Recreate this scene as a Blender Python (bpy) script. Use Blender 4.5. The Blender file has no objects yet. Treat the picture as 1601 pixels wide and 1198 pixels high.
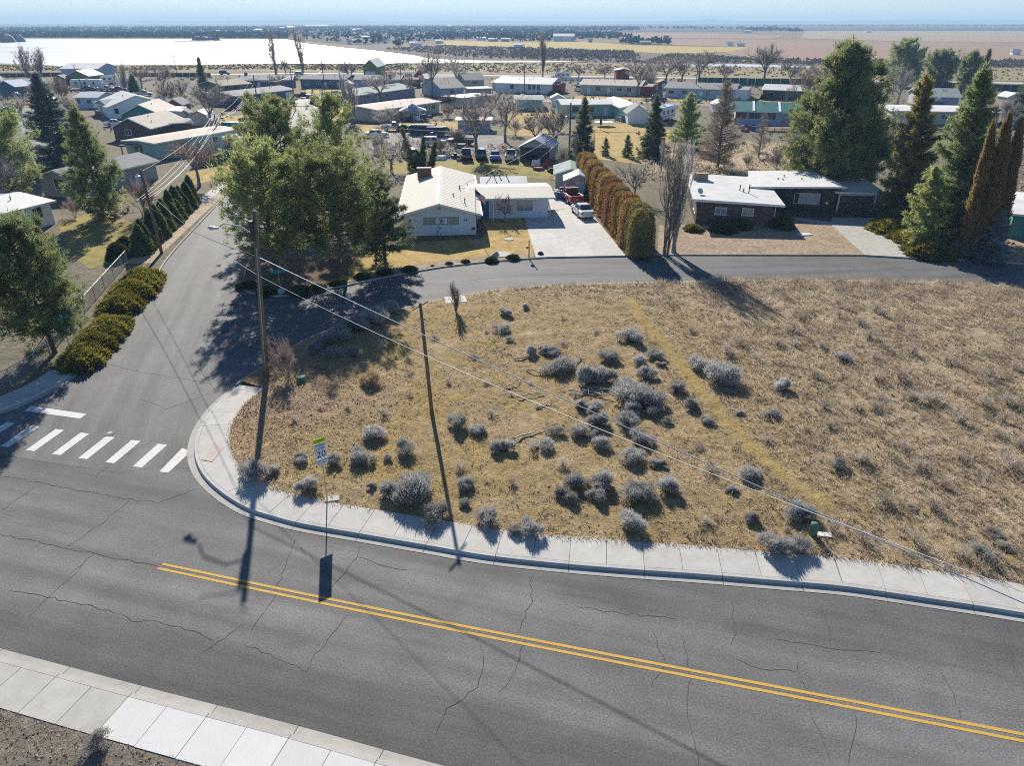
import bpy, bmesh, math, random
import numpy as np
from mathutils import Vector, Matrix, noise
from mathutils.geometry import delaunay_2d_cdt
R = math.radians
SC = bpy.context.scene
COL = SC.collection
# ------------------------------------------------------------------ camera, sky, sun, exposure
CAM_H, PITCH, FPX = 21.0, R(27.0), 1112.0
cam = bpy.data.cameras.new('camera'); camo = bpy.data.objects.new('camera', cam); COL.objects.link(camo)
camo.location = (0, 0, CAM_H); camo.rotation_euler = (R(90) - PITCH, 0, 0)
cam.sensor_width = 36.0; cam.lens = 36.0 * FPX / 1601.0; cam.clip_start = .1; cam.clip_end = 90000
SC.camera = camo
SUN_EL, SUN_AZ = R(27.9), R(-12.0)          # azimuth from +Y, negative = towards -X
w = bpy.data.worlds.new('World'); SC.world = w; w.use_nodes = True
nt = w.node_tree; bg = nt.nodes['Background']
sky = nt.nodes.new('ShaderNodeTexSky'); sky.sky_type = 'NISHITA'; sky.sun_disc = False
sky.sun_elevation = SUN_EL; sky.sun_rotation = SUN_AZ; sky.altitude = 300; sky.air_density = 0.9; sky.dust_density = 0.0; sky.ozone_density = 6.0
nt.links.new(sky.outputs[0], bg.inputs[0]); bg.inputs[1].default_value = 0.068
sl = bpy.data.lights.new('sun', 'SUN'); sl.energy = 5.0; sl.angle = R(0.55); sl.color = (1.0, .94, .84)
so = bpy.data.objects.new('sun', sl); COL.objects.link(so)
SDIR = Vector((math.sin(SUN_AZ) * math.cos(SUN_EL), math.cos(SUN_AZ) * math.cos(SUN_EL), math.sin(SUN_EL)))
so.rotation_euler = SDIR.to_track_quat('Z', 'Y').to_euler(); so.location = (0, 0, 60)
vs = SC.view_settings; vs.view_transform = 'Standard'; vs.look = 'None'; vs.exposure = 0.76; vs.gamma = 1.0
vs.use_curve_mapping = False
SC.cycles.max_bounces = 6; SC.cycles.diffuse_bounces = 3; SC.cycles.glossy_bounces = 3; SC.cycles.transparent_max_bounces = 12
SC.cycles.transmission_bounces = 4; SC.cycles.volume_bounces = 0
SC.cycles.sample_clamp_indirect = 4.0; SC.cycles.filter_width = 1.05; SC.cycles.use_denoising = False   # fine grain, crisp twigs
# ------------------------------------------------------------------ helpers
def at(px, py, z=0.0):
    """ground point (at height z) that stands at a place measured on the photograph"""
    a = (px - 800.5) / FPX; b = (599.0 - py) / FPX
    dy = math.cos(PITCH) + b * math.sin(PITCH); dz = -math.sin(PITCH) + b * math.cos(PITCH)
    t = (z - CAM_H) / dz
    return Vector((a * t, dy * t, z))
def depth(p): return p[1] * math.cos(PITCH) - (p[2] - CAM_H) * math.sin(PITCH)
def mpp(p): return depth(p) / FPX                # metres per photograph pixel there

def tag(o, label=None, cat=None, group=None, kind=None):
    if label: o['label'] = label
    if cat: o['category'] = cat
    if group: o['group'] = group
    if kind: o['kind'] = kind
    return o
def empty(name, loc=(0, 0, 0), rz=0.0, label=None, cat=None, group=None, s=1.0):
    o = bpy.data.objects.new(name, None); COL.objects.link(o); o.empty_display_size = .3
    o.location = loc; o.rotation_euler = (0, 0, rz); o.scale = (s, s, s)
    return tag(o, label, cat, group)
def copy_tree(o, parent=None):
    c = o.copy(); COL.objects.link(c); c.parent = parent
    for ch in list(o.children): copy_tree(ch, c)
    return c
def link_mesh(name, me, parent=None, loc=None, rz=0.0, s=None):
    o = bpy.data.objects.new(name, me); COL.objects.link(o)
    if parent: o.parent = parent
    if loc is not None: o.location = loc
    if rz: o.rotation_euler = (0, 0, rz)
    if s is not None: o.scale = (s, s, s) if isinstance(s, (int, float)) else s
    return o

class MB:
    def __init__(s): s.v = []; s.f = []; s.m = []
    def add(s, vs, fs, m=0):
        n = len(s.v); s.v += [tuple(v) for v in vs]
        for f in fs: s.f.append(tuple(i + n for i in f)); s.m.append(m)
        return s
    def box(s, x0, x1, y0, y1, z0, z1, m=0):
        return s.add([(x0,y0,z0),(x1,y0,z0),(x1,y1,z0),(x0,y1,z0),(x0,y0,z1),(x1,y0,z1),(x1,y1,z1),(x0,y1,z1)],
                     [(0,3,2,1),(4,5,6,7),(0,1,5,4),(1,2,6,5),(2,3,7,6),(3,0,4,7)], m)
    def hexa(s, lo, hi, m=0):
        return s.add(list(lo) + list(hi), [(0,3,2,1),(4,5,6,7),(0,1,5,4),(1,2,6,5),(2,3,7,6),(3,0,4,7)], m)
    def prism(s, poly, z0, z1, m=0):
        n = len(poly)
        vs = [(p[0], p[1], z0) for p in poly] + [(p[0], p[1], z1) for p in poly]
        fs = [tuple(range(n))[::-1], tuple(range(n, 2*n))] + [(i, (i+1) % n, n + (i+1) % n, n + i) for i in range(n)]
        return s.add(vs, fs, m)
    def xprism(s, prof, x0, x1, m=0):            # profile (y,z) run along x
        n = len(prof)
        vs = [(x0, p[0], p[1]) for p in prof] + [(x1, p[0], p[1]) for p in prof]
        fs = [tuple(range(n)), tuple(range(n, 2*n))[::-1]] + [(i, n + i, n + (i+1) % n, (i+1) % n) for i in range(n)]
        return s.add(vs, fs, m)
    def yprism(s, prof, y0, y1, m=0):            # profile (x,z) run along y
        n = len(prof)
        vs = [(p[0], y0, p[1]) for p in prof] + [(p[0], y1, p[1]) for p in prof]
        fs = [tuple(range(n)), tuple(range(n, 2*n))[::-1]] + [(i, n + i, n + (i+1) % n, (i+1) % n) for i in range(n)]
        return s.add(vs, fs, m)
    def tube(s, pts, rad, n=8, m=0, cap=True):
        pts = [Vector(p) for p in pts]
        if isinstance(rad, (int, float)): rad = [rad] * len(pts)
        rings = []
        u = None
        for i, p in enumerate(pts):
            d = (pts[min(i+1, len(pts)-1)] - pts[max(i-1, 0)])
            d = d.normalized() if d.length > 1e-9 else Vector((0, 0, 1))
            if u is None:
                u = d.orthogonal().normalized()
            else:
                u = (u - d * u.dot(d)); u = u.normalized() if u.length > 1e-6 else d.orthogonal().normalized()
            w_ = d.cross(u)
            rings.append([p + (u * math.cos(2*math.pi*k/n) + w_ * math.sin(2*math.pi*k/n)) * rad[i] for k in range(n)])
        vs = [v for r in rings for v in r]; fs = []
        for i in range(len(pts)-1):
            for k in range(n):
                fs.append((i*n+k, i*n+(k+1) % n, (i+1)*n+(k+1) % n, (i+1)*n+k))
        if cap: fs += [tuple(range(n))[::-1], tuple(range((len(pts)-1)*n, len(pts)*n))]
        return s.add(vs, fs, m)
    def lathe(s, prof, n=12, m=0, c=(0, 0)):     # (r,z)
        vs = [(c[0] + r*math.cos(2*math.pi*k/n), c[1] + r*math.sin(2*math.pi*k/n), z) for r, z in prof for k in range(n)]
        fs = [(i*n+k, i*n+(k+1) % n, (i+1)*n+(k+1) % n, (i+1)*n+k) for i in range(len(prof)-1) for k in range(n)]
        fs += [tuple(range(n))[::-1], tuple(range((len(prof)-1)*n, len(prof)*n))]
        return s.add(vs, fs, m)
    def mesh(s, name, mats, smooth=False):
        me = bpy.data.meshes.new(name); me.from_pydata(s.v, [], s.f)
        if not isinstance(mats, (list, tuple)): mats = [mats]
        for k in mats: me.materials.append(MAT(k) if isinstance(k, str) else k)
        if len(mats) > 1: me.polygons.foreach_set('material_index', s.m)
        if smooth: me.polygons.foreach_set('use_smooth', [True] * len(me.polygons))
        me.update(); return me
    def build(s, name, mats, parent=None, loc=None, rz=0.0, smooth=False, bevel=0.0):
        o = link_mesh(name, s.mesh(name, mats, smooth), parent, loc, rz)
        if bevel:
            b = o.modifiers.new('bevel', 'BEVEL'); b.width = bevel; b.segments = 2; b.limit_method = 'ANGLE'; b.angle_limit = R(28)
        return o

def tri_mesh(name, V, F, mats, mi=None):
    V = np.asarray(V, dtype=np.float32); F = np.asarray(F, dtype=np.int32)
    me = bpy.data.meshes.new(name)
    me.vertices.add(len(V)); me.vertices.foreach_set('co', V.ravel())
    me.loops.add(len(F)*3); me.loops.foreach_set('vertex_index', F.ravel())
    me.polygons.add(len(F)); me.polygons.foreach_set('loop_start', np.arange(0, len(F)*3, 3, dtype=np.int32))
    me.polygons.foreach_set('loop_total', np.full(len(F), 3, dtype=np.int32))
    for k in (mats if isinstance(mats, (list, tuple)) else [mats]): me.materials.append(MAT(k))
    if mi is not None: me.polygons.foreach_set('material_index', np.asarray(mi, dtype=np.int32))
    me.update(calc_edges=True)
    return me
def unit(a): return a / np.maximum(np.linalg.norm(a, axis=-1, keepdims=True), 1e-9)
def blades(rng, B, D, L, W):
    """one thin leaf triangle at each base B, along D"""
    n = len(B); D = unit(D)
    S = unit(np.cross(D, rng.normal(size=(n, 3)))) * (np.broadcast_to(np.asarray(W, float), (n,))[:, None] * .5)
    T = B + D * np.broadcast_to(np.asarray(L, float), (n,))[:, None]
    V = np.stack([B - S, B + S, T], 1).reshape(-1, 3)
    return V, np.arange(3*n).reshape(-1, 3)
def leaves(rng, C, D, L, W):
    """diamond leaf (two triangles) centred at C, long axis D"""
    n = len(C); D = unit(D)
    S = unit(np.cross(D, rng.normal(size=(n, 3)))) * (np.broadcast_to(np.asarray(W, float), (n,))[:, None] * .5)
    H_ = D * (np.broadcast_to(np.asarray(L, float), (n,))[:, None] * .5)
    V = np.stack([C - H_, C + S, C + H_, C - S], 1).reshape(-1, 3)
    i = np.arange(n)[:, None] * 4
    F = np.concatenate([i + np.array([[0, 1, 2]]), i + np.array([[0, 2, 3]])], 0)
    return V, F
def join_tri(parts):
    Vs, Fs, n = [], [], 0
    for V, F in parts: Vs.append(V); Fs.append(np.asarray(F) + n); n += len(V)
    return np.concatenate(Vs), np.concatenate(Fs)
def catmull(pts, step=.5):
    P_ = [Vector((p[0], p[1])) for p in pts]; out = []
    for i in range(len(P_)-1):
        p0, p1, p2, p3 = P_[max(i-1, 0)], P_[i], P_[i+1], P_[min(i+2, len(P_)-1)]
        n = max(1, int((p2-p1).length / step))
        for k in range(n):
            t = k/n
            out.append(.5*((2*p1) + (p2-p0)*t + (2*p0-5*p1+4*p2-p3)*t*t + (3*p1-p0-3*p2+p3)*t*t*t))
    out.append(P_[-1]); return out
def offset(path, d):                              # d > 0: to the left of the direction of travel
    out = []
    for i, p in enumerate(path):
        t = (path[min(i+1, len(path)-1)] - path[max(i-1, 0)]).normalized()
        out.append(p + Vector((-t.y, t.x)) * d)
    return out
def in_poly(X, Y, poly):
    X = np.asarray(X); Y = np.asarray(Y); ins = np.zeros(X.shape, bool); n = len(poly); j = n-1
    for i in range(n):
        xi, yi, xj, yj = poly[i][0], poly[i][1], poly[j][0], poly[j][1]
        if yi != yj:
            c = ((yi > Y) != (yj > Y)) & (X < (xj-xi)*(Y-yi)/(yj-yi)+xi); ins ^= c
        j = i
    return ins
def text_mesh(body, size, mat, align='CENTER', thick=.004):
    cu = bpy.data.curves.new('lettering', 'FONT'); cu.body = body; cu.size = size; cu.align_x = align; cu.align_y = 'CENTER'; cu.extrude = thick
    cu.resolution_u = 2
    o = bpy.data.objects.new('lettering', cu); COL.objects.link(o)
    dg = bpy.context.evaluated_depsgraph_get(); me = bpy.data.meshes.new_from_object(o.evaluated_get(dg))
    bpy.data.objects.remove(o); bpy.data.curves.remove(cu)
    me.materials.clear(); me.materials.append(MAT(mat)); return me
# ------------------------------------------------------------------ materials
MATS = {}
def MAT(k):
    if k not in MATS: MATS[k] = DEFS[k](k)
    return MATS[k]
def new(k):
    m = bpy.data.materials.new(k); m.use_nodes = True; t = m.node_tree
    return m, t, t.nodes['Principled BSDF']
def N(t, typ, **kw):
    n = t.nodes.new(typ)
    for a, b in kw.items():
        if a.startswith('i_'): n.inputs[a[2:].replace('_', ' ')].default_value = b
        else: setattr(n, a, b)
    return n
def c4(c): return (c[0], c[1], c[2], 1.0)
def noise_col(t, src, cols, scale, detail=4, rough=.6, pos=None, mapping=None, lo=.3, hi=.7):
    n = N(t, 'ShaderNodeTexNoise'); n.inputs['Scale'].default_value = scale; n.inputs['Detail'].default_value = detail; n.inputs['Roughness'].default_value = rough
    if src is not None: t.links.new(src, n.inputs['Vector'])
    r = N(t, 'ShaderNodeValToRGB'); e = r.color_ramp.elements
    for i, c in enumerate(cols):
        p = lo + (hi-lo) * i / max(1, len(cols)-1)
        if i < 2: e[i].position = p; e[i].color = c4(c)
        else: x = e.new(p); x.color = c4(c)
    t.links.new(n.outputs['Fac'], r.inputs[0]); return r.outputs[0], n.outputs['Fac']
def mixc(t, fac, a, b, mode='MIX'):
    m = N(t, 'ShaderNodeMix', data_type='RGBA', blend_type=mode)
    if isinstance(fac, (int, float)): m.inputs[0].default_value = fac
    else: t.links.new(fac, m.inputs[0])
    for s, i in ((a, 6), (b, 7)):
        if isinstance(s, tuple): m.inputs[i].default_value = c4(s)
        else: t.links.new(s, m.inputs[i])
    return m.outputs[2]
def ramp(t, src, a, b):
    r = N(t, 'ShaderNodeMapRange'); r.inputs[1].default_value = a; r.inputs[2].default_value = b; t.links.new(src, r.inputs[0]); return r.outputs[0]
def posn(t): return N(t, 'ShaderNodeNewGeometry').outputs['Position']
def bump(t, b, h, s=.3, d=.02):
    n = N(t, 'ShaderNodeBump'); n.inputs['Strength'].default_value = s; n.inputs['Distance'].default_value = d
    t.links.new(h, n.inputs['Height']); t.links.new(n.outputs[0], b.inputs['Normal'])
def simple(c, rough=.7, var=.18, scale=3.0, metal=0.0, bmp=0.0, spec=.15, coat=0.0):
    def f(k):
        m, t, b = new(k)
        lo = tuple(max(0, x*(1-var)) for x in c); hi = tuple(min(1, x*(1+var)) for x in c)
        col, fac = noise_col(t, posn(t), [lo, hi], scale)
        t.links.new(col, b.inputs['Base Color'])
        b.inputs['Roughness'].default_value = rough; b.inputs['Metallic'].default_value = metal; b.inputs['Specular IOR Level'].default_value = spec
        if coat: b.inputs['Coat Weight'].default_value = coat; b.inputs['Coat Roughness'].default_value = .08
        if bmp: bump(t, b, fac, bmp, .02)
        return m
    return f
def foliage(c1, c2, c3, trans=.3, scale=.9, rough=.75):
    def f(k):
        m, t, b = new(k)
        col, _ = noise_col(t, posn(t), [c1, c2, c3], scale, 5, .65)
        oi = N(t, 'ShaderNodeObjectInfo'); hv = N(t, 'ShaderNodeHueSaturation')
        mr = N(t, 'ShaderNodeMapRange'); mr.inputs[3].default_value = .76; mr.inputs[4].default_value = 1.24
        t.links.new(oi.outputs['Random'], mr.inputs[0]); t.links.new(mr.outputs[0], hv.inputs['Value'])
        t.links.new(col, hv.inputs['Color'])
        t.links.new(hv.outputs[0], b.inputs['Base Color']); b.inputs['Roughness'].default_value = rough; b.inputs['Specular IOR Level'].default_value = .2
        tr = N(t, 'ShaderNodeBsdfTranslucent'); t.links.new(hv.outputs[0], tr.inputs[0])
        mx = N(t, 'ShaderNodeMixShader'); mx.inputs[0].default_value = trans
        t.links.new(b.outputs[0], mx.inputs[1]); t.links.new(tr.outputs[0], mx.inputs[2])
        t.links.new(mx.outputs[0], t.nodes['Material Output'].inputs[0])
        return m
    return f
def asphalt(c, angle, lanes=None):
    def f(k):
        m, t, b = new(k); p = posn(t)
        mp = N(t, 'ShaderNodeMapping'); mp.inputs['Rotation'].default_value = (0, 0, -angle); t.links.new(p, mp.inputs[0])
        m2 = N(t, 'ShaderNodeMapping'); m2.inputs['Scale'].default_value = (.05, .75, 1); t.links.new(mp.outputs[0], m2.inputs[0])
        c1 = tuple(x*.74 for x in c); c2 = tuple(x*1.24 for x in c)
        streak, _ = noise_col(t, m2.outputs[0], [c1, c, c2], 1.0, 5, .6, lo=.34, hi=.66)
        blot, _ = noise_col(t, p, [(.72,)*3, (1.2,)*3], .35, 6, .7)
        grit, gf = noise_col(t, p, [(.30, .30, .32), (.95, .95, .96), (2.1, 2.05, 1.95)], 13.0, 5, .85, lo=.30, hi=.72)
        fine, ff = noise_col(t, p, [(.55,)*3, (1.5,)*3], 34.0, 3, .8)
        x = mixc(t, .75, streak, blot, 'MULTIPLY')
        if lanes:                                 # polished wheel paths, darker oily middle and edges
            sx = N(t, 'ShaderNodeSeparateXYZ'); t.links.new(mp.outputs[0], sx.inputs[0]); wob = N(t, 'ShaderNodeTexNoise'); wob.inputs['Scale'].default_value = .25; wob.inputs['Detail'].default_value = 5; t.links.new(p, wob.inputs['Vector'])
            ad = N(t, 'ShaderNodeMath', operation='MULTIPLY_ADD'); t.links.new(wob.outputs['Fac'], ad.inputs[0]); ad.inputs[1].default_value = 2.0; t.links.new(sx.outputs[1], ad.inputs[2])
            rp_ = N(t, 'ShaderNodeValToRGB'); e = rp_.color_ramp.elements; t.links.new(ramp(t, ad.outputs[0], lanes[0]+1, lanes[1]+1), rp_.inputs[0])
            for i, (q, v_) in enumerate(lanes[2]):
                k_ = e[i] if i < 2 else e.new(q); k_.position = q; k_.color = (v_, v_, v_, 1)
            x = mixc(t, 1.0, x, rp_.outputs[0], 'MULTIPLY')
        x = mixc(t, .8, x, grit, 'MULTIPLY'); x = mixc(t, .8, x, fine, 'MULTIPLY')
        t.links.new(x, b.inputs['Base Color']); b.inputs['Roughness'].default_value = .82; b.inputs['Specular IOR Level'].default_value = .35
        bump(t, b, gf, .5, .012)
        return m
    return f
def worn(c):
    def f(k):
        m, t, b = new(k); p = posn(t); col, _ = noise_col(t, p, [tuple(x*.8 for x in c), c], 9, 4, .7); w_, _ = noise_col(t, p, [(0, 0, 0), (1, 1, 1)], 7.0, 8, .85, lo=.50, hi=.66); w2_, _ = noise_col(t, p, [(0, 0, 0), (1, 1, 1)], .8, 4, .6, lo=.35, hi=.75)
        t.links.new(mixc(t, mixc(t, 1.0, w_, w2_, 'MULTIPLY'), col, (.15, .147, .14)), b.inputs['Base Color']); b.inputs['Roughness'].default_value = .8; b.inputs['Specular IOR Level'].default_value = .2
        return m
    return f
def concrete(c, var=.1, stain=(.75, .70, .62)):
    def f(k):
        m, t, b = new(k); p = posn(t)
        col, _ = noise_col(t, p, [tuple(x*(1-var) for x in c), c, tuple(min(1, x*(1+var)) for x in c)], 1.6, 6, .7)
        st, _ = noise_col(t, p, [(1, 1, 1), stain], .9, 6, .75, lo=.55, hi=.85)
        sp, sf = noise_col(t, p, [(.8,)*3, (1, 1, 1), (1.06,)*3], 34, 3, .8)
        oi = N(t, 'ShaderNodeObjectInfo'); mr = N(t, 'ShaderNodeMapRange'); mr.inputs[3].default_value = .94; mr.inputs[4].default_value = 1.04
        t.links.new(oi.outputs['Random'], mr.inputs[0])
        x = mixc(t, 1.0, col, st, 'MULTIPLY'); x = mixc(t, .7, x, sp, 'MULTIPLY')
        hv = N(t, 'ShaderNodeHueSaturation'); t.links.new(x, hv.inputs['Color']); t.links.new(mr.outputs[0], hv.inputs['Value'])
        t.links.new(hv.outputs[0], b.inputs['Base Color']); b.inputs['Roughness'].default_value = .85; b.inputs['Specular IOR Level'].default_value = .15; bump(t, b, sf, .25, .01)
        return m
    return f
def soil(cols, big=.12, small=2.2, grit=18.0, bs=.6, attr=None):
    """earth / dry grass ground: large patches, small patches and grit; attr: a colour attribute of what grows there"""
    def f(k):
        m, t, b = new(k); p = posn(t)
        a, _ = noise_col(t, p, cols, big, 6, .7)
        d, df = noise_col(t, p, [(.42, .39, .36), (.95, .95, .95), (1.5, 1.46, 1.36)], small, 8, .8, lo=.30, hi=.70)
        g, gf = noise_col(t, p, [(.5, .48, .46), (1, 1, 1), (1.55, 1.5, 1.4)], grit, 4, .8, lo=.3, hi=.72)
        x = mixc(t, .85, a, d, 'MULTIPLY')
        if attr:
            at_ = N(t, 'ShaderNodeAttribute', attribute_name='cover'); sep = N(t, 'ShaderNodeSeparateColor'); t.links.new(at_.outputs['Color'], sep.inputs[0])
            nz = N(t, 'ShaderNodeTexNoise'); nz.inputs['Scale'].default_value = 1.1; nz.inputs['Detail'].default_value = 6; t.links.new(p, nz.inputs['Vector'])
            for ch, c in zip((0, 1, 2), attr):
                ad = N(t, 'ShaderNodeMath', operation='MULTIPLY_ADD'); t.links.new(nz.outputs['Fac'], ad.inputs[0]); ad.inputs[1].default_value = 1.3; t.links.new(sep.outputs[ch], ad.inputs[2])
                gate = N(t, 'ShaderNodeMath', operation='MULTIPLY'); t.links.new(ramp(t, ad.outputs[0], .78, 1.25), gate.inputs[0]); t.links.new(ramp(t, sep.outputs[ch], 0, .25), gate.inputs[1])
                y = mixc(t, .7, c, d, 'MULTIPLY'); x = mixc(t, gate.outputs[0], x, y)
        x = mixc(t, .8, x, g, 'MULTIPLY')
        t.links.new(x, b.inputs['Base Color']); b.inputs['Roughness'].default_value = .95; b.inputs['Specular IOR Level'].default_value = .1
        ad = N(t, 'ShaderNodeMath', operation='ADD'); t.links.new(df, ad.inputs[0]); t.links.new(gf, ad.inputs[1])
        bump(t, b, ad.outputs[0], bs, .08)
        return m
    return f
def ribbed(c, axis_scale=11.0, rough=.45, var=.06, depth_=.02, rot=0.0):
    def f(k):
        m, t, b = new(k); tc = N(t, 'ShaderNodeTexCoord')
        mp = N(t, 'ShaderNodeMapping'); mp.inputs['Rotation'].default_value = (0, 0, rot); t.links.new(tc.outputs['Object'], mp.inputs[0])
        wv = N(t, 'ShaderNodeTexWave', bands_direction='X'); wv.inputs['Scale'].default_value = axis_scale / 6.283 * 1.0; t.links.new(mp.outputs[0], wv.inputs[0])
        col, _ = noise_col(t, posn(t), [tuple(x*(1-var) for x in c), tuple(min(1, x*(1+var)) for x in c)], .8, 6, .7)
        t.links.new(col, b.inputs['Base Color']); b.inputs['Roughness'].default_value = rough; b.inputs['Specular IOR Level'].default_value = .12
        bump(t, b, wv.outputs['Fac'], .6, depth_)
        return m
    return f
def glass(c=(.02, .03, .04), rough=.06):
    def f(k):
        m, t, b = new(k); col, _ = noise_col(t, posn(t), [tuple(x*.7 for x in c), tuple(min(1, x*1.4) for x in c)], 2.0)
        t.links.new(col, b.inputs['Base Color']); b.inputs['Roughness'].default_value = rough; b.inputs['Specular IOR Level'].default_value = .9
        return m
    return f
def lakeice(k):
    m, t, b = new(k); p = posn(t)
    mp = N(t, 'ShaderNodeMapping'); mp.inputs['Scale'].default_value = (.4, 1, 1); t.links.new(p, mp.inputs[0])
    col, fac = noise_col(t, mp.outputs[0], [(.26, .32, .38), (.46, .51, .55), (.60, .62, .64)], .012, 7, .7, lo=.34, hi=.58)
    t.links.new(col, b.inputs['Base Color']); b.inputs['Roughness'].default_value = .5; b.inputs['Specular IOR Level'].default_value = .3
    return m
def farland(cols, scale=.004):
    def f(k):
        m, t, b = new(k); p = posn(t)
        mp = N(t, 'ShaderNodeMapping'); mp.inputs['Scale'].default_value = (.35, 1, 1); t.links.new(p, mp.inputs[0])
        a, _ = noise_col(t, mp.outputs[0], cols, scale, 8, .7)
        d, df = noise_col(t, p, [(.7,)*3, (1.2,)*3], .35, 8, .75)
        t.links.new(mixc(t, .8, a, d, 'MULTIPLY'), b.inputs['Base Color']); b.inputs['Roughness'].default_value = .95; b.inputs['Specular IOR Level'].default_value = .05
        return m
    return f
def bark(c):
    def f(k):
        m, t, b = new(k); p = posn(t)
        mp = N(t, 'ShaderNodeMapping'); mp.inputs['Scale'].default_value = (6, 6, 1.2); t.links.new(p, mp.inputs[0])
        col, fac = noise_col(t, mp.outputs[0], [tuple(x*.55 for x in c), c, tuple(x*1.4 for x in c)], 2.0, 5, .7)
        t.links.new(col, b.inputs['Base Color']); b.inputs['Roughness'].default_value = .92; b.inputs['Specular IOR Level'].default_value = .15; bump(t, b, fac, .6, .04)
        return m
    return f
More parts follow.
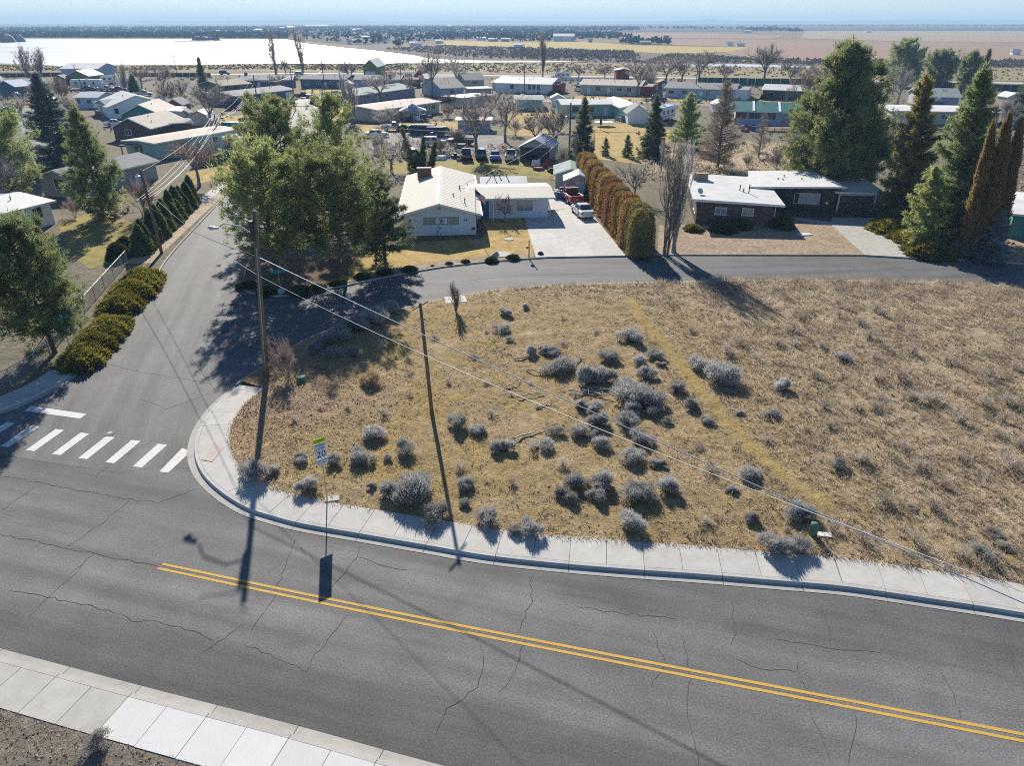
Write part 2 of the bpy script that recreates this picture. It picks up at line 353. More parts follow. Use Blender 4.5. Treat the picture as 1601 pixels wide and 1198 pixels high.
DEFS = {
 'asphalt_main': asphalt((.148, .146, .142), R(-15.5), (13.2, 23.0, ((0, .62), (.16, .66), (.30, .98), (.38, .90), (.46, 1.06), (.56, .93), (.64, 1.08), (.74, .92), (.84, 1.05), (.93, .82), (1, .75)))), 'asphalt_side': asphalt((.142, .139, .136), R(104)), 'asphalt_mid': asphalt((.115, .115, .118), R(4)),
 'asphalt_far': asphalt((.16, .158, .155), R(100)), 'crack': simple((.045, .044, .044), .9), 'crack_faint': simple((.085, .083, .080), .9),
 'concrete': concrete((.51, .495, .46)), 'concrete_new': concrete((.63, .625, .61), .03, (.94, .93, .92)), 'concrete_old': concrete((.47, .455, .42)), 'joint': simple((.16, .15, .135), .95), 'gutter': concrete((.42, .405, .37)), 'drive': concrete((.52, .505, .475), .15, (.72, .69, .63)), 'drive_old': concrete((.43, .41, .37), .16, (.7, .6, .45)),
 'tactile': concrete((.52, .44, .40)), 'paint_white': worn((.72, .72, .70)), 'paint_yellow': worn((.66, .40, .075)),
 'ground': farland([(.16, .13, .085), (.24, .195, .125), (.30, .25, .16)], .01), 'block': soil([(.12, .11, .085), (.20, .17, .125), (.16, .15, .10), (.25, .21, .15)], .13, 1.4, 7, .5),
 'lot': soil([(.28, .205, .095), (.41, .31, .18), (.33, .245, .12), (.46, .37, .25)], .16, 2.6, 9, 1.0, attr=[(.37, .27, .105), (.45, .365, .265), (.34, .24, .165)]),
 'verge': soil([(.17, .16, .14), (.27, .235, .19), (.18, .18, .165)], .35, 2.0, 18, .9), 'lawn': soil([(.36, .26, .085), (.46, .33, .13), (.30, .26, .08)], .16, .9, 9, .35),
 'lawn_green': soil([(.20, .205, .06), (.33, .26, .09), (.16, .18, .05)], .14, .9, 9, .35), 'gravel': soil([(.32, .24, .17), (.42, .325, .235), (.28, .21, .145)], .3, 2.6, 6, 1.0),
 'mulch': soil([(.10, .07, .05), (.20, .14, .10), (.30, .22, .15)], .5, 4, 14, .9), 'parking': soil([(.24, .23, .22), (.32, .305, .285), (.19, .18, .165)], .15, 1.2, 8, .4),
 'drygrass': foliage((.44, .35, .235), (.57, .475, .345), (.69, .60, .47), .5, .8), 'stalk': foliage((.25, .195, .135), (.375, .31, .23), (.49, .425, .335), .4, 1.5), 'hedge_shaded': foliage((.13, .12, .045), (.21, .19, .07), (.29, .22, .08), .36, .7), 'moss': foliage((.30, .22, .05), (.38, .28, .07), (.42, .31, .10), .3, .5), 'weed': foliage((.34, .29, .24), (.44, .385, .33), (.55, .495, .44), .45, 1.2),
 'sage': foliage((.28, .28, .27), (.43, .425, .41), (.60, .59, .565), .36, 2.0), 'sage_pale': foliage((.34, .34, .31), (.47, .46, .42), (.58, .57, .53), .3, 2.6), 'tumble': foliage((.36, .28, .18), (.48, .38, .25), (.56, .46, .31), .35, 2.0),
 'litter': foliage((.26, .15, .085), (.42, .28, .18), (.55, .42, .30), .1, 8), 'stone': simple((.62, .60, .56), .9, .2, 8), 'deadwood': simple((.42, .38, .33), .9, .2, 6), 'stem': bark((.10, .09, .08)), 'gravel_pale': soil([(.42, .34, .25), (.52, .43, .33), (.36, .28, .20)], .5, 3, 9, .8),
 'pine': foliage((.185, .24, .085), (.305, .345, .135), (.47, .475, .195), .56, 1.3), 'pine_dark': foliage((.16, .21, .09), (.26, .31, .13), (.39, .42, .17), .55, 1.3), 'spruce_blue': foliage((.12, .15, .155), (.19, .225, .22), (.27, .305, .295), .4, 1.1),
 'spruce': foliage((.10, .135, .075), (.155, .19, .10), (.23, .25, .125), .45, 1.1), 'gold_conifer': foliage((.22, .23, .08), (.37, .325, .11), (.54, .41, .145), .52, .9), 'hedge': foliage((.19, .115, .045), (.34, .21, .08), (.26, .21, .08), .36, .7), 'hedge_red': foliage((.27, .13, .06), (.36, .185, .085), (.33, .21, .085), .36, .7),
 'thuja': foliage((.09, .125, .045), (.14, .18, .06), (.205, .24, .08), .4, .9), 'juniper': foliage((.13, .13, .02), (.23, .21, .035), (.33, .28, .055), .36, 1.2), 'larch': foliage((.18, .14, .10), (.26, .205, .155), (.35, .28, .21), .35, 1.0), 'gold_column': foliage((.24, .17, .065), (.36, .26, .105), (.27, .245, .10), .45, .8), 'green_shrub': foliage((.05, .075, .02), (.09, .12, .03), (.13, .16, .045), .25, 1.3),
 'bark_pine': bark((.16, .115, .085)), 'bark_grey': bark((.22, .195, .175)), 'bark_pale': bark((.36, .33, .29)), 'twig': foliage((.25, .215, .19), (.35, .305, .275), (.45, .40, .365), .4, .6), 'twig_pale': foliage((.36, .34, .30), (.46, .435, .395), (.56, .53, .48), .3, .6), 'twig_red': foliage((.24, .17, .145), (.33, .25, .215), (.41, .32, .28), .3, .6),
 'pole_wood': bark((.20, .155, .115)), 'metal': simple((.42, .43, .44), .4, .1, 4, .8), 'metal_grey': simple((.50, .54, .60), .5, .08, 4, .3), 'metal_dark': simple((.06, .06, .065), .5, .1, 4, .2), 'wire': simple((.60, .60, .60), .6, .05, 4, .2), 'wire_dark': simple((.10, .10, .11), .5, .1), 'galv': simple((.46, .47, .48), .45, .12, 6, .6),
 'sign_white': simple((.78, .79, .80), .45, .03), 'sign_back': simple((.45, .47, .49), .4, .06, 4, .7), 'sign_lime': simple((.62, .80, .02), .5, .04), 'sign_green': simple((.0, .32, .27), .45, .05), 'black': simple((.015, .015, .017), .6, .1), 'ink': simple((.02, .02, .03), .6, .1), 'ink_faint': simple((.33, .35, .38), .6, .1),
 'roof_cream': ribbed((.62, .585, .51), 24, .75), 'roof_white': simple((.60, .60, .59), .8, .12, .7), 'roof_bright': simple((.66, .655, .65), .7, .1, .5), 'roof_grey': simple((.30, .30, .30), .9, .22, 1.5), 'roof_blue': simple((.40, .44, .52), .6, .12, 1.2), 'roof_tan': simple((.40, .33, .25), .9, .16, 1.2), 'roof_pink': simple((.58, .48, .43), .85, .1, 1.0), 'roof_green': ribbed((.0, .13, .115), 20, .45, .1), 'roof_sage': simple((.27, .32, .30), .85, .12, 1.2), 'roof_dust': simple((.50, .45, .38), .8, .12, 1.0),
 'wall_white': simple((.78, .79, .80), .7, .04, 1.5), 'wall_ice': simple((.68, .74, .80), .7, .05, 1.0), 'wall_beige': simple((.50, .46, .39), .8, .07, 1.0), 'wall_brown': simple((.14, .10, .085), .85, .12, 2.0), 'shingle': simple((.125, .085, .072), .9, .35, 5.0), 'shingle2': simple((.15, .105, .09), .9, .35, 5.0), 'wall_green': simple((.03, .20, .07), .75, .1), 'wall_teal': simple((.07, .24, .23), .75, .08), 'wall_mint': simple((.36, .55, .48), .75, .06), 'wall_blue': simple((.36, .45, .58), .75, .06), 'wall_navy': simple((.10, .14, .22), .8, .1), 'wall_grey': simple((.35, .37, .40), .8, .08), 'wall_red': simple((.26, .045, .04), .8, .12), 'brick': simple((.23, .11, .075), .9, .3, 9.0), 'brick_tan': simple((.40, .29, .20), .9, .3, 7.0), 'wall_lavender': simple((.34, .30, .36), .8, .08), 'wall_dark': simple((.075, .06, .055), .85, .15), 'wall_olive': simple((.18, .22, .08), .8, .1), 'mortar': simple((.06, .045, .04), .95),
 'trim_white': simple((.80, .80, .80), .5, .03), 'trim_blue': simple((.18, .32, .48), .6, .05), 'trim_red': simple((.30, .05, .04), .6, .08), 'glass': glass(), 'glass_pale': glass((.22, .26, .26), .12), 'curtain': simple((.55, .53, .46), .8, .12, 6), 'blind': simple((.50, .40, .26), .8, .1, 6),
 'wood_fence': simple((.30, .19, .11), .9, .22, 3), 'wood_grey': simple((.20, .18, .165), .9, .22, 3), 'fence_green': simple((.015, .13, .10), .7, .12, 2), 'fence_dark': simple((.055, .05, .05), .9, .2, 2), 'fence_white': simple((.74, .74, .74), .7, .06),
 'car_red': simple((.36, .02, .022), .3, .08, 2, .1, 0, .5, .8), 'car_white': simple((.80, .80, .80), .3, .03, 2, 0, 0, .5, .8), 'car_black': simple((.012, .013, .016), .28, .1, 2, 0, 0, .5, .8), 'car_blue': simple((.015, .07, .42), .28, .08, 2, .1, 0, .5, .8), 'car_silver': simple((.46, .49, .52), .32, .06, 2, .4, 0, .5, .7), 'car_navy': simple((.02, .035, .09), .28, .08, 2, .1, 0, .5, .8), 'car_teal': simple((.04, .12, .14), .3, .08, 2, .1, 0, .5, .7), 'car_cream': simple((.62, .60, .54), .4, .06, 2, 0, 0, .4, .4), 'car_maroon': simple((.22, .03, .04), .35, .06, 2, 0, 0, .4, .6), 'car_bed': simple((.16, .012, .014), .6, .1, 3), 'tyre': simple((.018, .018, .019), .9, .15, 6), 'rim': simple((.5, .5, .52), .35, .06, 4, .8), 'tail': simple((.40, .015, .02), .25, .05), 'lamp_clear': simple((.75, .77, .78), .15, .04), 'plate': simple((.62, .66, .72), .5, .05),
 'plastic_green': simple((.02, .12, .05), .5, .1), 'plastic_blue': simple((.02, .10, .30), .5, .1), 'plastic_teal': simple((.0, .28, .28), .5, .1), 'ped_green': simple((.10, .20, .13), .6, .1), 'orange': simple((.80, .22, .02), .5, .1), 'junk': simple((.20, .19, .18), .85, .5, 5), 'tarp': simple((.05, .07, .12), .7, .2, 3), 'trampoline': simple((.60, .68, .64), .6, .05), 'pot': simple((.10, .06, .05), .7, .2), 'flag_red': simple((.45, .02, .04), .8, .06), 'flag_white': simple((.76, .76, .76), .8, .04), 'flag_blue': simple((.02, .03, .16), .8, .1),
 'ice': lakeice, 'field_gold': farland([(.42, .33, .12), (.48, .38, .16)], .003), 'field_brown': farland([(.27, .185, .13), (.34, .24, .175), (.30, .215, .15)], .0022), 'field_pale': farland([(.33, .27, .19), (.40, .33, .235)], .002), 'scrubland': farland([(.07, .065, .06), (.11, .10, .085), (.17, .145, .11)], .006), 'shore': farland([(.25, .205, .12), (.33, .275, .165), (.28, .22, .13)], .02), 'dirt_road': simple((.52, .49, .44), .9, .08, .05), 'hill': farland([(.05, .05, .05), (.08, .075, .07)], .0006), 'far_trees': foliage((.018, .022, .026), (.032, .036, .038), (.055, .056, .052), .1, .02), 'far_scrub': foliage((.13, .115, .10), (.19, .165, .14), (.25, .215, .18), .15, .05), 'shore_scrub': foliage((.10, .10, .055), (.16, .145, .085), (.22, .19, .12), .2, .1), 'wetland': farland([(.15, .13, .11), (.20, .17, .14)], .01),
}
# ------------------------------------------------------------------ the setting
def sheet(name, poly, z, mat, kind='structure'):
    me = bpy.data.meshes.new(name)
    r = delaunay_2d_cdt([Vector((p[0], p[1])) for p in poly], [], [list(range(len(poly)))], 1, 1e-4)
    me.from_pydata([(v.x, v.y, z) for v in r[0]], [], r[2]); me.materials.append(MAT(mat)); me.update()
    if len(me.polygons) and me.polygons[0].normal.z < 0: me.flip_normals()
    return tag(link_mesh(name, me), kind=kind)
def pp(*px, z=0.0): return [at(x, y, z).to_2d() for x, y in px]
G0, G1 = -.05, .10                                # open ground, lots behind the kerbs
# open ground out to the horizon (a real rise of hills stands beyond)
sheet('ground', [(-45000, -400), (45000, -400), (45000, 60000), (-45000, 60000)], G0, 'ground')
# kerb line: right end of main road -> corner -> round into the middle street -> right
far_kerb = [(34, 16.6), (26, 18.9), (20.04, 20.54), (16.58, 21.36), (13.66, 22.0), (10.77, 22.37), (7.76, 22.74), (4.75, 23.05), (1.63, 23.44), (-1.23, 23.92), (-4.03, 24.63), (-6.92, 25.37), (-9.74, 26.09), (-11.4, 26.69), (-12.95, 27.4), (-14.56, 28.59), (-16.16, 30.18), (-17.29, 31.89), (-17.95, 33.5), (-18.41, 35.58), (-18.45, 38.19), (-17.87, 40.76), (-16.89, 43.71)]
mid_near = [(-16.89, 43.71), (-15.3, 48.0), (-12.3, 51.9), (-9.24, 54.29), (-7.0, 55.9), (-3.33, 58.09), (-.08, 59.4), (5, 60.35), (10.53, 60.94), (20.21, 61.47), (28.26, 61.64), (38.53, 60.9), (45.07, 59.7), (58, 57)]
mid_far = [(-24.6, 62.2), (-24.1, 59.9), (-22.6, 58.2), (-20.5, 57.4), (-18.5, 57.7), (-16.04, 59.2), (-12.26, 61.9), (-8.73, 64.22), (-5.5, 65.9), (-.84, 67.5), (6, 68.9), (11.35, 69.2), (15.36, 69.4), (27, 69.45), (35.23, 69.32), (41.4, 68.25), (49.44, 66.4), (60, 63.6)]
side_left = [(-40, 33.5), (-34, 35.4), (-31, 36.8), (-29.7, 38.6), (-28.95, 41.0), (-28.9, 43.81), (-29.6, 47.6), (-30.6, 52.48), (-32.45, 61.82), (-34.6, 71.79), (-39.8, 104.4), (-47.5, 144), (-56, 190), (-60.2, 207), (-62.5, 219)]
side_right = [(-24.6, 62.2), (-26.2, 70), (-30.5, 100), (-36.5, 132), (-43.5, 170), (-49.5, 198), (-54, 215)]
near_kerb = [(-40, 25.0), (-19.2, 19.24), (-12.96, 17.51), (-7.26, 15.98), (-2.23, 14.54), (10, 11.2), (22, 7.6)]
FK, MN, MF, SL, SR, NK = [catmull(p, .35) for p in (far_kerb, mid_near, mid_far, side_left, side_right, near_kerb)]
road_main = sheet('main_road', FK[:int(len(FK)*.86)] + [(-19, 38), (-30, 38), (-33.5, 35.6), (-40, 33.5)] + NK, 0.0, 'asphalt_main')
road_side = sheet('side_street', [p for p in SL if p.y > 33] + [(-58, 222)] + SR[::-1] + [(-23.5, 57), (-15.5, 48)] + [p for p in FK[::-1] if p.x < -16.5 and p.y > 31.8] + [(-20.5, 30.9), (-26, 32.2), (-33, 34)], .004, 'asphalt_side')
road_mid = sheet('middle_street', MN + MF[::-1] + [(-25.0, 58.5), (-24.2, 52), (-20, 45.5)], .008, 'asphalt_mid')

# paint on the asphalt
def strip(name, path, wd, z, mat, parent=None):
    a = offset(path, wd/2); b = offset(path, -wd/2); n = len(path); mb = MB()
    mb.add([(p.x, p.y, z) for p in a] + [(p.x, p.y, z) for p in b], [(i, n+i, n+i+1, i+1) for i in range(n-1)])
    return mb.build(name, mat, parent)
yel = catmull([(-15.2, 23.78), (-7.27, 21.62), (.2, 19.68), (7.96, 17.73), (16.88, 15.5), (30, 12.1)], .6)
for s_, nm in ((.14, 'yellow_line'), (-.14, 'yellow_line')): strip(nm, offset(yel, s_), .125, .006, 'paint_yellow', road_main)
for q in ([(-29.41, 38.11), (-25.47, 37.11), (-25.56, 36.55), (-29.45, 37.5)],): MB().add([(x, y, .012) for x, y in q], [(0, 3, 2, 1)]).build('stop_bar', 'paint_white', road_side)
for i in range(10):                                # crosswalk bars
    x = -32.95 + i*1.655; y = 36.95 - i*.40
    if i == 9: q = [tuple(at(*k).to_2d()) for k in ((285, 701), (292.5, 704), (291.5, 713), (263, 740), (249, 738))]
    else: q = [(x, y), (x+.57, y-.13), (x+.20, y-2.38), (x-.33, y-2.27)]
    MB().add([(a, b, .012) for a, b in q], [tuple(range(len(q)))[::-1]]).build('crosswalk_bar', 'paint_white', road_side)
rng0 = random.Random(5)
def crack(px, wd=.025, mat='crack', parent=road_main, z=.005):
    pts = [at(*p).to_2d() for p in px]; out = []
    for a, b in zip(pts, pts[1:]):
        n = max(2, int((b-a).length/.28)); t = (b-a).normalized(); nn = Vector((-t.y, t.x))
        for k in range(n): out.append(a.lerp(b, k/n) + nn*rng0.uniform(-.07, .07))
    out.append(pts[-1]); mb = MB(); n = len(out)
    ws = [wd*rng0.uniform(.35, 1.15)*.5 for _ in out]; ws[0] = ws[-1] = .003
    A = [p + (offset(out, 1)[i]-p)*ws[i] for i, p in enumerate(out)]; B = [p - (offset(out, 1)[i]-p)*ws[i] for i, p in enumerate(out)]
    mb.add([(p.x, p.y, z) for p in A] + [(p.x, p.y, z) for p in B], [(i, n+i, n+i+1, i+1) for i in range(n-1)])
    mb.build('crack', mat, parent)
for c in ([(0, 745), (45, 752), (120, 766), (205, 781), (247, 787), (310, 764)], [(0, 800), (55, 762)], [(100, 857), (150, 826), (205, 781)], [(0, 836), (100, 857), (160, 869), (250, 887)], [(110, 898), (145, 868)], [(40, 972), (75, 935), (110, 905), (130, 881)],
          [(15, 922), (75, 934), (130, 945), (190, 960)], [(190, 962), (215, 974), (240, 970), (290, 985), (330, 1000), (332, 1006)], [(318, 1021), (340, 1003), (362, 992), (378, 976)], [(390, 990), (405, 967), (432, 932)], [(432, 920), (445, 890), (462, 842)], [(507, 934), (530, 905), (552, 880), (566, 852)],
          [(480, 1053), (485, 1034), (505, 1012), (520, 990), (545, 960)], [(680, 1150), (700, 1110), (745, 1075), (758, 1040), (752, 1005)], [(808, 990), (832, 940), (828, 905), (832, 898)], [(822, 1000), (800, 1060), (778, 1085)], [(1020, 985), (1040, 1040), (1018, 1075)]): crack(c)
for c in ([(378, 1005), (430, 1030), (485, 1052)], [(1281, 945), (1292, 970), (1298, 1003)], [(1246, 1012), (1247, 1045), (1260, 1080), (1275, 1130), (1297, 1190)], [(1468, 1038), (1485, 1075), (1502, 1125)], [(1560, 990), (1580, 1020), (1590, 1055)], [(1070, 1000), (1080, 1060), (1075, 1110), (1092, 1198)], [(1335, 1110), (1340, 1150), (1325, 1198)],
          [(1143, 940), (1150, 990), (1142, 1010)], [(900, 950), (980, 960), (1060, 968)], [(1150, 1032), (1190, 1045), (1247, 1052)], [(560, 870), (600, 885), (640, 892)], [(1210, 1000), (1290, 1012), (1380, 1022)]): crack(c, .03, 'crack_faint')
for c in ([(125, 560), (220, 582), (330, 600)], [(218, 622), (260, 640), (345, 610)], [(247, 686), (216, 700), (180, 722), (150, 745)], [(340, 615), (300, 560), (360, 540)]): crack(c, .03, 'crack_faint', road_side, .0085)
for c in ([(720, 440), (800, 432), (930, 428)], [(1000, 425), (1130, 428)], [(1250, 415), (1420, 420)]): crack(c, .04, 'crack_faint', road_mid, .0125)
mh = at(172, 677); hole = MB(); hole.lathe([(.36, .006), (.36, .016), (.01, .016)], 20); hole.build('manhole_cover', 'asphalt_mid', road_side, (mh.x, mh.y, 0)); MB().lathe([(.13, .017), (.13, .022), (.01, .022)], 12).build('manhole_plug', 'concrete', road_side, (mh.x, mh.y, 0))

# kerbs, gutters and pavement slabs
def arc(path):
    s = [0.0]
    for a, b in zip(path, path[1:]): s.append(s[-1] + (b-a).length)
    return s
def cut(path, s, a, b):
    def p_at(x):
        for i in range(len(s)-1):
            if s[i] <= x <= s[i+1]: return path[i].lerp(path[i+1], (x-s[i])/max(1e-9, s[i+1]-s[i]))
        return path[-1]
    return [p_at(a)] + [path[i] for i in range(len(s)) if a < s[i] < b] + [p_at(b)]
def profile_run(path, prof, name, mats, parent, mi=None):
    """sweep an open profile (offset to the left, z) along a path, with end caps"""
    mb = MB(); n = len(path); m = len(prof)
    lines = [offset(path, o) for o, z in prof]
    vs = [(lines[j][i].x, lines[j][i].y, prof[j][1]) for i in range(n) for j in range(m)]
    for i in range(n-1):
        for j in range(m-1): mb_f = (i*m+j, i*m+j+1, (i+1)*m+j+1, (i+1)*m+j); mb.f.append(mb_f); mb.m.append(mi[j] if mi else 0)
    mb.f += [tuple(range(m)), tuple(range((n-1)*m, n*m))[::-1]]; mb.m += [0, 0]; mb.v = vs
    return mb.build(name, mats, parent)
def pavement(name, path, side, s0, s1, slab, walk_w, curb_mat, slab_mat, seg=2, new_from=None, gut=.36, extra=None):
    root = empty(name); tag(root, kind='structure'); s = arc(path); k = 0; x = s0
    L = [q*side for q in (0.0, gut, gut+.05, gut+.22)]; w0, w1 = (gut+.22)*side, (gut+.22+walk_w)*side
    while x < s1 - .3:
        e = min(x+slab, s1)
        if k % seg == 0:                          # a length of kerb with its gutter
            e2 = min(x+slab*seg, s1); c = cut(path, s, x+.012, e2-.012)
            kb = profile_run(c, [(0, -.03), (0, .014), (L[1], .022), (L[2], .150), (L[3], .156), (L[3], -.03)], 'kerb_length', ['gutter', curb_mat], root, [0, 0, 1, 1, 0])
        c = cut(path, s, x+.011, e-.011)
        m_ = slab_mat if not (new_from and new_from[0] <= k < new_from[1]) else 'concrete_new'
        inner = w0 + .012*side; outer = w1 + rng0.uniform(-.03, .03)*side
        jz = rng0.uniform(-.002, .004)
        profile_run(c, [(inner, -.02), (inner, .156+jz), (outer, .170+jz), (outer, -.02)], 'paving_slab', m_, root)
        x = e; k += 1
    c = cut(path, s, s0, s1)                      # dark bed seen down the joints
    profile_run(c, [((gut+.18)*side, -.02), ((gut+.18)*side, .128), (w1*.985, .140), (w1*.985, -.02)], 'joint_bed', 'joint', root)
    return root
s_fk = arc(FK); end_walk = next(s_fk[i] for i in range(len(FK)) if FK[i].x < -17 and FK[i].y > 40.4)
walk_far = pavement('corner_pavement', FK, -1, 0, end_walk, 1.62, 1.62, 'concrete', 'concrete')
walk_near = pavement('near_pavement', NK, -1, 0, arc(NK)[-1], 1.55, 1.58, 'concrete_old', 'concrete_old', new_from=(18, 40))
sl_k = [p for p in SL if p.y < 44.5]
walk_left = pavement('side_pavement', sl_k, 1, 0, arc(sl_k)[-1] - 1.5, 1.6, 1.5, 'concrete', 'concrete')
def low_kerb(name, path, side, mat='gutter', seg=3.0, h=.13, wd=.16):
    root = empty(name); tag(root, kind='structure'); s = arc(path); x = 0
    while x < s[-1]-.2:
        e = min(x+seg, s[-1]); c = cut(path, s, x+.008, e-.008)
        profile_run(c, [(0, -.03), (.02*side, h), (wd*side, h), (wd*side, -.03)], 'kerb_length', mat, root); x = e
for nm, pth, sd in (('lot_kerb', cut(FK, s_fk, end_walk+.05, s_fk[-1]) + MN[1:], -1), ('house_kerb', MF[int(len(MF)*.02):], 1), ('street_kerb', [p for p in SL if 44 < p.y < 150], 1), ('corner_kerb', SR[:int(len(SR)*.6)], -1)):
    low_kerb(nm, pth, sd)
TACT = at(318, 712); TACT.x += .55; MB().hexa([(TACT.x-.35, TACT.y-.72, .172), (TACT.x+.3, TACT.y-.9, .172), (TACT.x+.42, TACT.y+.62, .172), (TACT.x-.3, TACT.y+.72, .172)], [(TACT.x-.35, TACT.y-.72, .182), (TACT.x+.3, TACT.y-.9, .182), (TACT.x+.42, TACT.y+.62, .182), (TACT.x-.3, TACT.y+.72, .182)]).build('warning_plate', 'tactile', walk_far)

# the dry lot: an uneven sheet with what grows on it kept as a colour attribute
LOT = [p for p in offset(cut(FK, s_fk, 0, end_walk), -2.18)] + [(-17.75, 41.3)] + offset(cut(FK, s_fk, end_walk+.6, s_fk[-1]) + MN[1:], -.15) + [(58, 30), (45, 16)]
def lot_h(x, y, edge=1.0):
    return .14 + edge*(.10*noise.noise((x*.22, y*.22, 3)) + .07*noise.noise((x*.9, y*.9, 7)) + .055*noise.noise((x*2.3, y*2.3, 1)) + .035*noise.noise((x*4.7, y*4.7, 5)) + .08)
PATH_PX = [(985, 470), (1000, 500), (1050, 555), (1090, 610), (1130, 655), (1180, 710), (1230, 755), (1300, 800)]
PATH_W = [at(*p).to_2d() for p in PATH_PX]
def dist_path(x, y, pth=PATH_W):
    p = Vector((x, y)); d = 1e9
    for a, b in zip(pth, pth[1:]):
        ab = b-a; t = max(0, min(1, (p-a).dot(ab)/ab.length_squared)); d = min(d, (p-a-ab*t).length)
    return d
def edge_dist(x, y):
    return min(dist_path(x, y, LOT_C), 3.0)
LOT_C = [LOT[i] if isinstance(LOT[i], Vector) else Vector(LOT[i]) for i in range(0, len(LOT), 6)]
def cover(x, y):
    """moss, pale straw, leaf litter"""
    q = at(690, 700); w1 = max(0, 1 - dist_path(x, y)/.85)
    left = max(0, min(1, (9 - x)/14))
    moss = max(w1*.8, left*(.33 + .6*noise.noise((x*.3, y*.3, 11))))
    straw = max(0, min(1, (x-8)/14))*.38 + max(0, min(1, (y-52)/6))*.25
    lit = max(0, 1 - math.hypot(x+13.5, y-38)/9)*.62
    return moss, straw, lit
def build_lot():
    pts = [Vector((p[0], p[1])) for p in LOT]; nb = len(pts); st = .3
    xs = np.arange(-18, 58, st); ys = np.arange(16, 62, st); X, Y = np.meshgrid(xs, ys); rg = np.random.default_rng(2)
    X = X + rg.uniform(-.08, .08, X.shape); Y = Y + rg.uniform(-.08, .08, Y.shape)
    ok = in_poly(X, Y, LOT); inner = [Vector((a, b)) for a, b in zip(X[ok], Y[ok])]
    r = delaunay_2d_cdt(pts + inner, [], [list(range(nb))], 1, 1e-4)
    V = []; C = []
    for v in r[0]:
        e = min(1, edge_dist(v.x, v.y)/1.2) if (v.x < 40) else 1
        V.append((v.x, v.y, lot_h(v.x, v.y, e))); C.append((*cover(v.x, v.y), 1.0))
    me = bpy.data.meshes.new('dry_lot'); me.from_pydata(V, [], r[2]); me.materials.append(MAT('lot')); me.update()
    if me.polygons[0].normal.z < 0: me.flip_normals()
    at_ = me.color_attributes.new('cover', 'FLOAT_COLOR', 'POINT'); at_.data.foreach_set('color', np.array(C, dtype=np.float32).ravel())
    me.polygons.foreach_set('use_smooth', [True]*len(me.polygons))
    return tag(link_mesh('dry_lot', me), kind='structure')
build_lot()
# lots behind the other kerbs
sheet('house_block', offset(MF, .1) + [(75, 62), (175, 80), (330, 425), (-120, 425), (-55, 222)] + offset(SR, -.05)[::-1], G1, 'block')
sheet('west_block', offset([p for p in SL if p.y > 44.0], .12)[::-1] + [Vector(p) for p in offset(sl_k, 2.2)][::-1] + [(-50, 31), (-120, 60), (-330, 425), (-125, 425), (-66, 230)], G1, 'block')
sheet('near_verge', offset(NK, -2.1) + [(22, 1), (-40, 1)], .15, 'verge')
ZL = G1 + .012
def area(name, mat, *px, z=ZL): return sheet(name, pp(*px, z=z), z, mat)
area('front_lawn', 'lawn', (520, 446), (590, 431), (655, 419.5), (787, 403.5), (846, 397), (852, 392), (816, 343), (806, 336), (752, 338), (748, 372), (640, 380), (600, 388), (540, 398))
area('planting_bed', 'mulch', (372, 447), (403, 460), (450, 462), (520, 448), (560, 400), (420, 395), (380, 405), z=ZL+.004)
area('house_bed', 'mulch', (628, 375), (748, 374), (762, 364), (752, 340), (744, 340), (744, 366), (628, 369), z=ZL+.004)
area('street_bed', 'gravel', (600, 433), (655, 421.5), (787, 405.5), (834, 402), (846, 398), (846, 394), (780, 397), (650, 413), (600, 424), z=ZL+.004)
area('gravel_yard', 'gravel', (1028, 398), (1350, 398.5), (1340, 384), (1302, 350), (1236, 345), (1060, 352), (1030, 352))
area('back_yard', 'lawn_green', (610, 272), (700, 268), (880, 282), (875, 258), (800, 252), (690, 250), (600, 255))
area('west_lawn', 'lawn_green', (90, 350), (150, 330), (215, 350), (200, 400), (165, 415), (140, 420), (110, 400))
area('west_verge', 'lawn', (300, 290), (380, 270), (400, 245), (395, 235), (330, 262), (290, 270))
area('tan_yard', 'lawn', (905, 245), (1010, 258), (1060, 205), (1010, 196), (960, 192), (905, 200))
area('tan_yard', 'lawn', (790, 210), (860, 215), (890, 190), (860, 175), (790, 178))
area('tan_yard', 'lawn', (545, 205), (700, 208), (735, 200), (715, 188), (640, 192), (560, 196))
area('tan_yard', 'lawn', (510, 190), (560, 185), (545, 168), (512, 165))
area('tan_yard', 'lawn', (475, 148), (530, 150), (545, 139), (480, 139))
area('tan_yard', 'lawn', (895, 158), (1040, 160), (1140, 160), (1140, 155), (1000, 151), (900, 150))
area('tan_yard', 'lawn', (1172, 157), (1270, 163), (1270, 156), (1190, 154))
area('tan_yard', 'lawn', (340, 195), (420, 185), (430, 175), (350, 182))
area('tan_yard', 'lawn', (10, 168), (50, 172), (56, 156), (15, 156))
area('dry_patch', 'field_pale', (1020, 268), (1260, 262), (1262, 238), (1180, 226), (1040, 240))
area('gravel_parking', 'parking', (575, 232), (760, 240), (800, 215), (720, 202), (590, 205))
area('house_walk', 'gravel', (1460, 400), (1601, 412), (1601, 360), (1500, 340), (1400, 345))
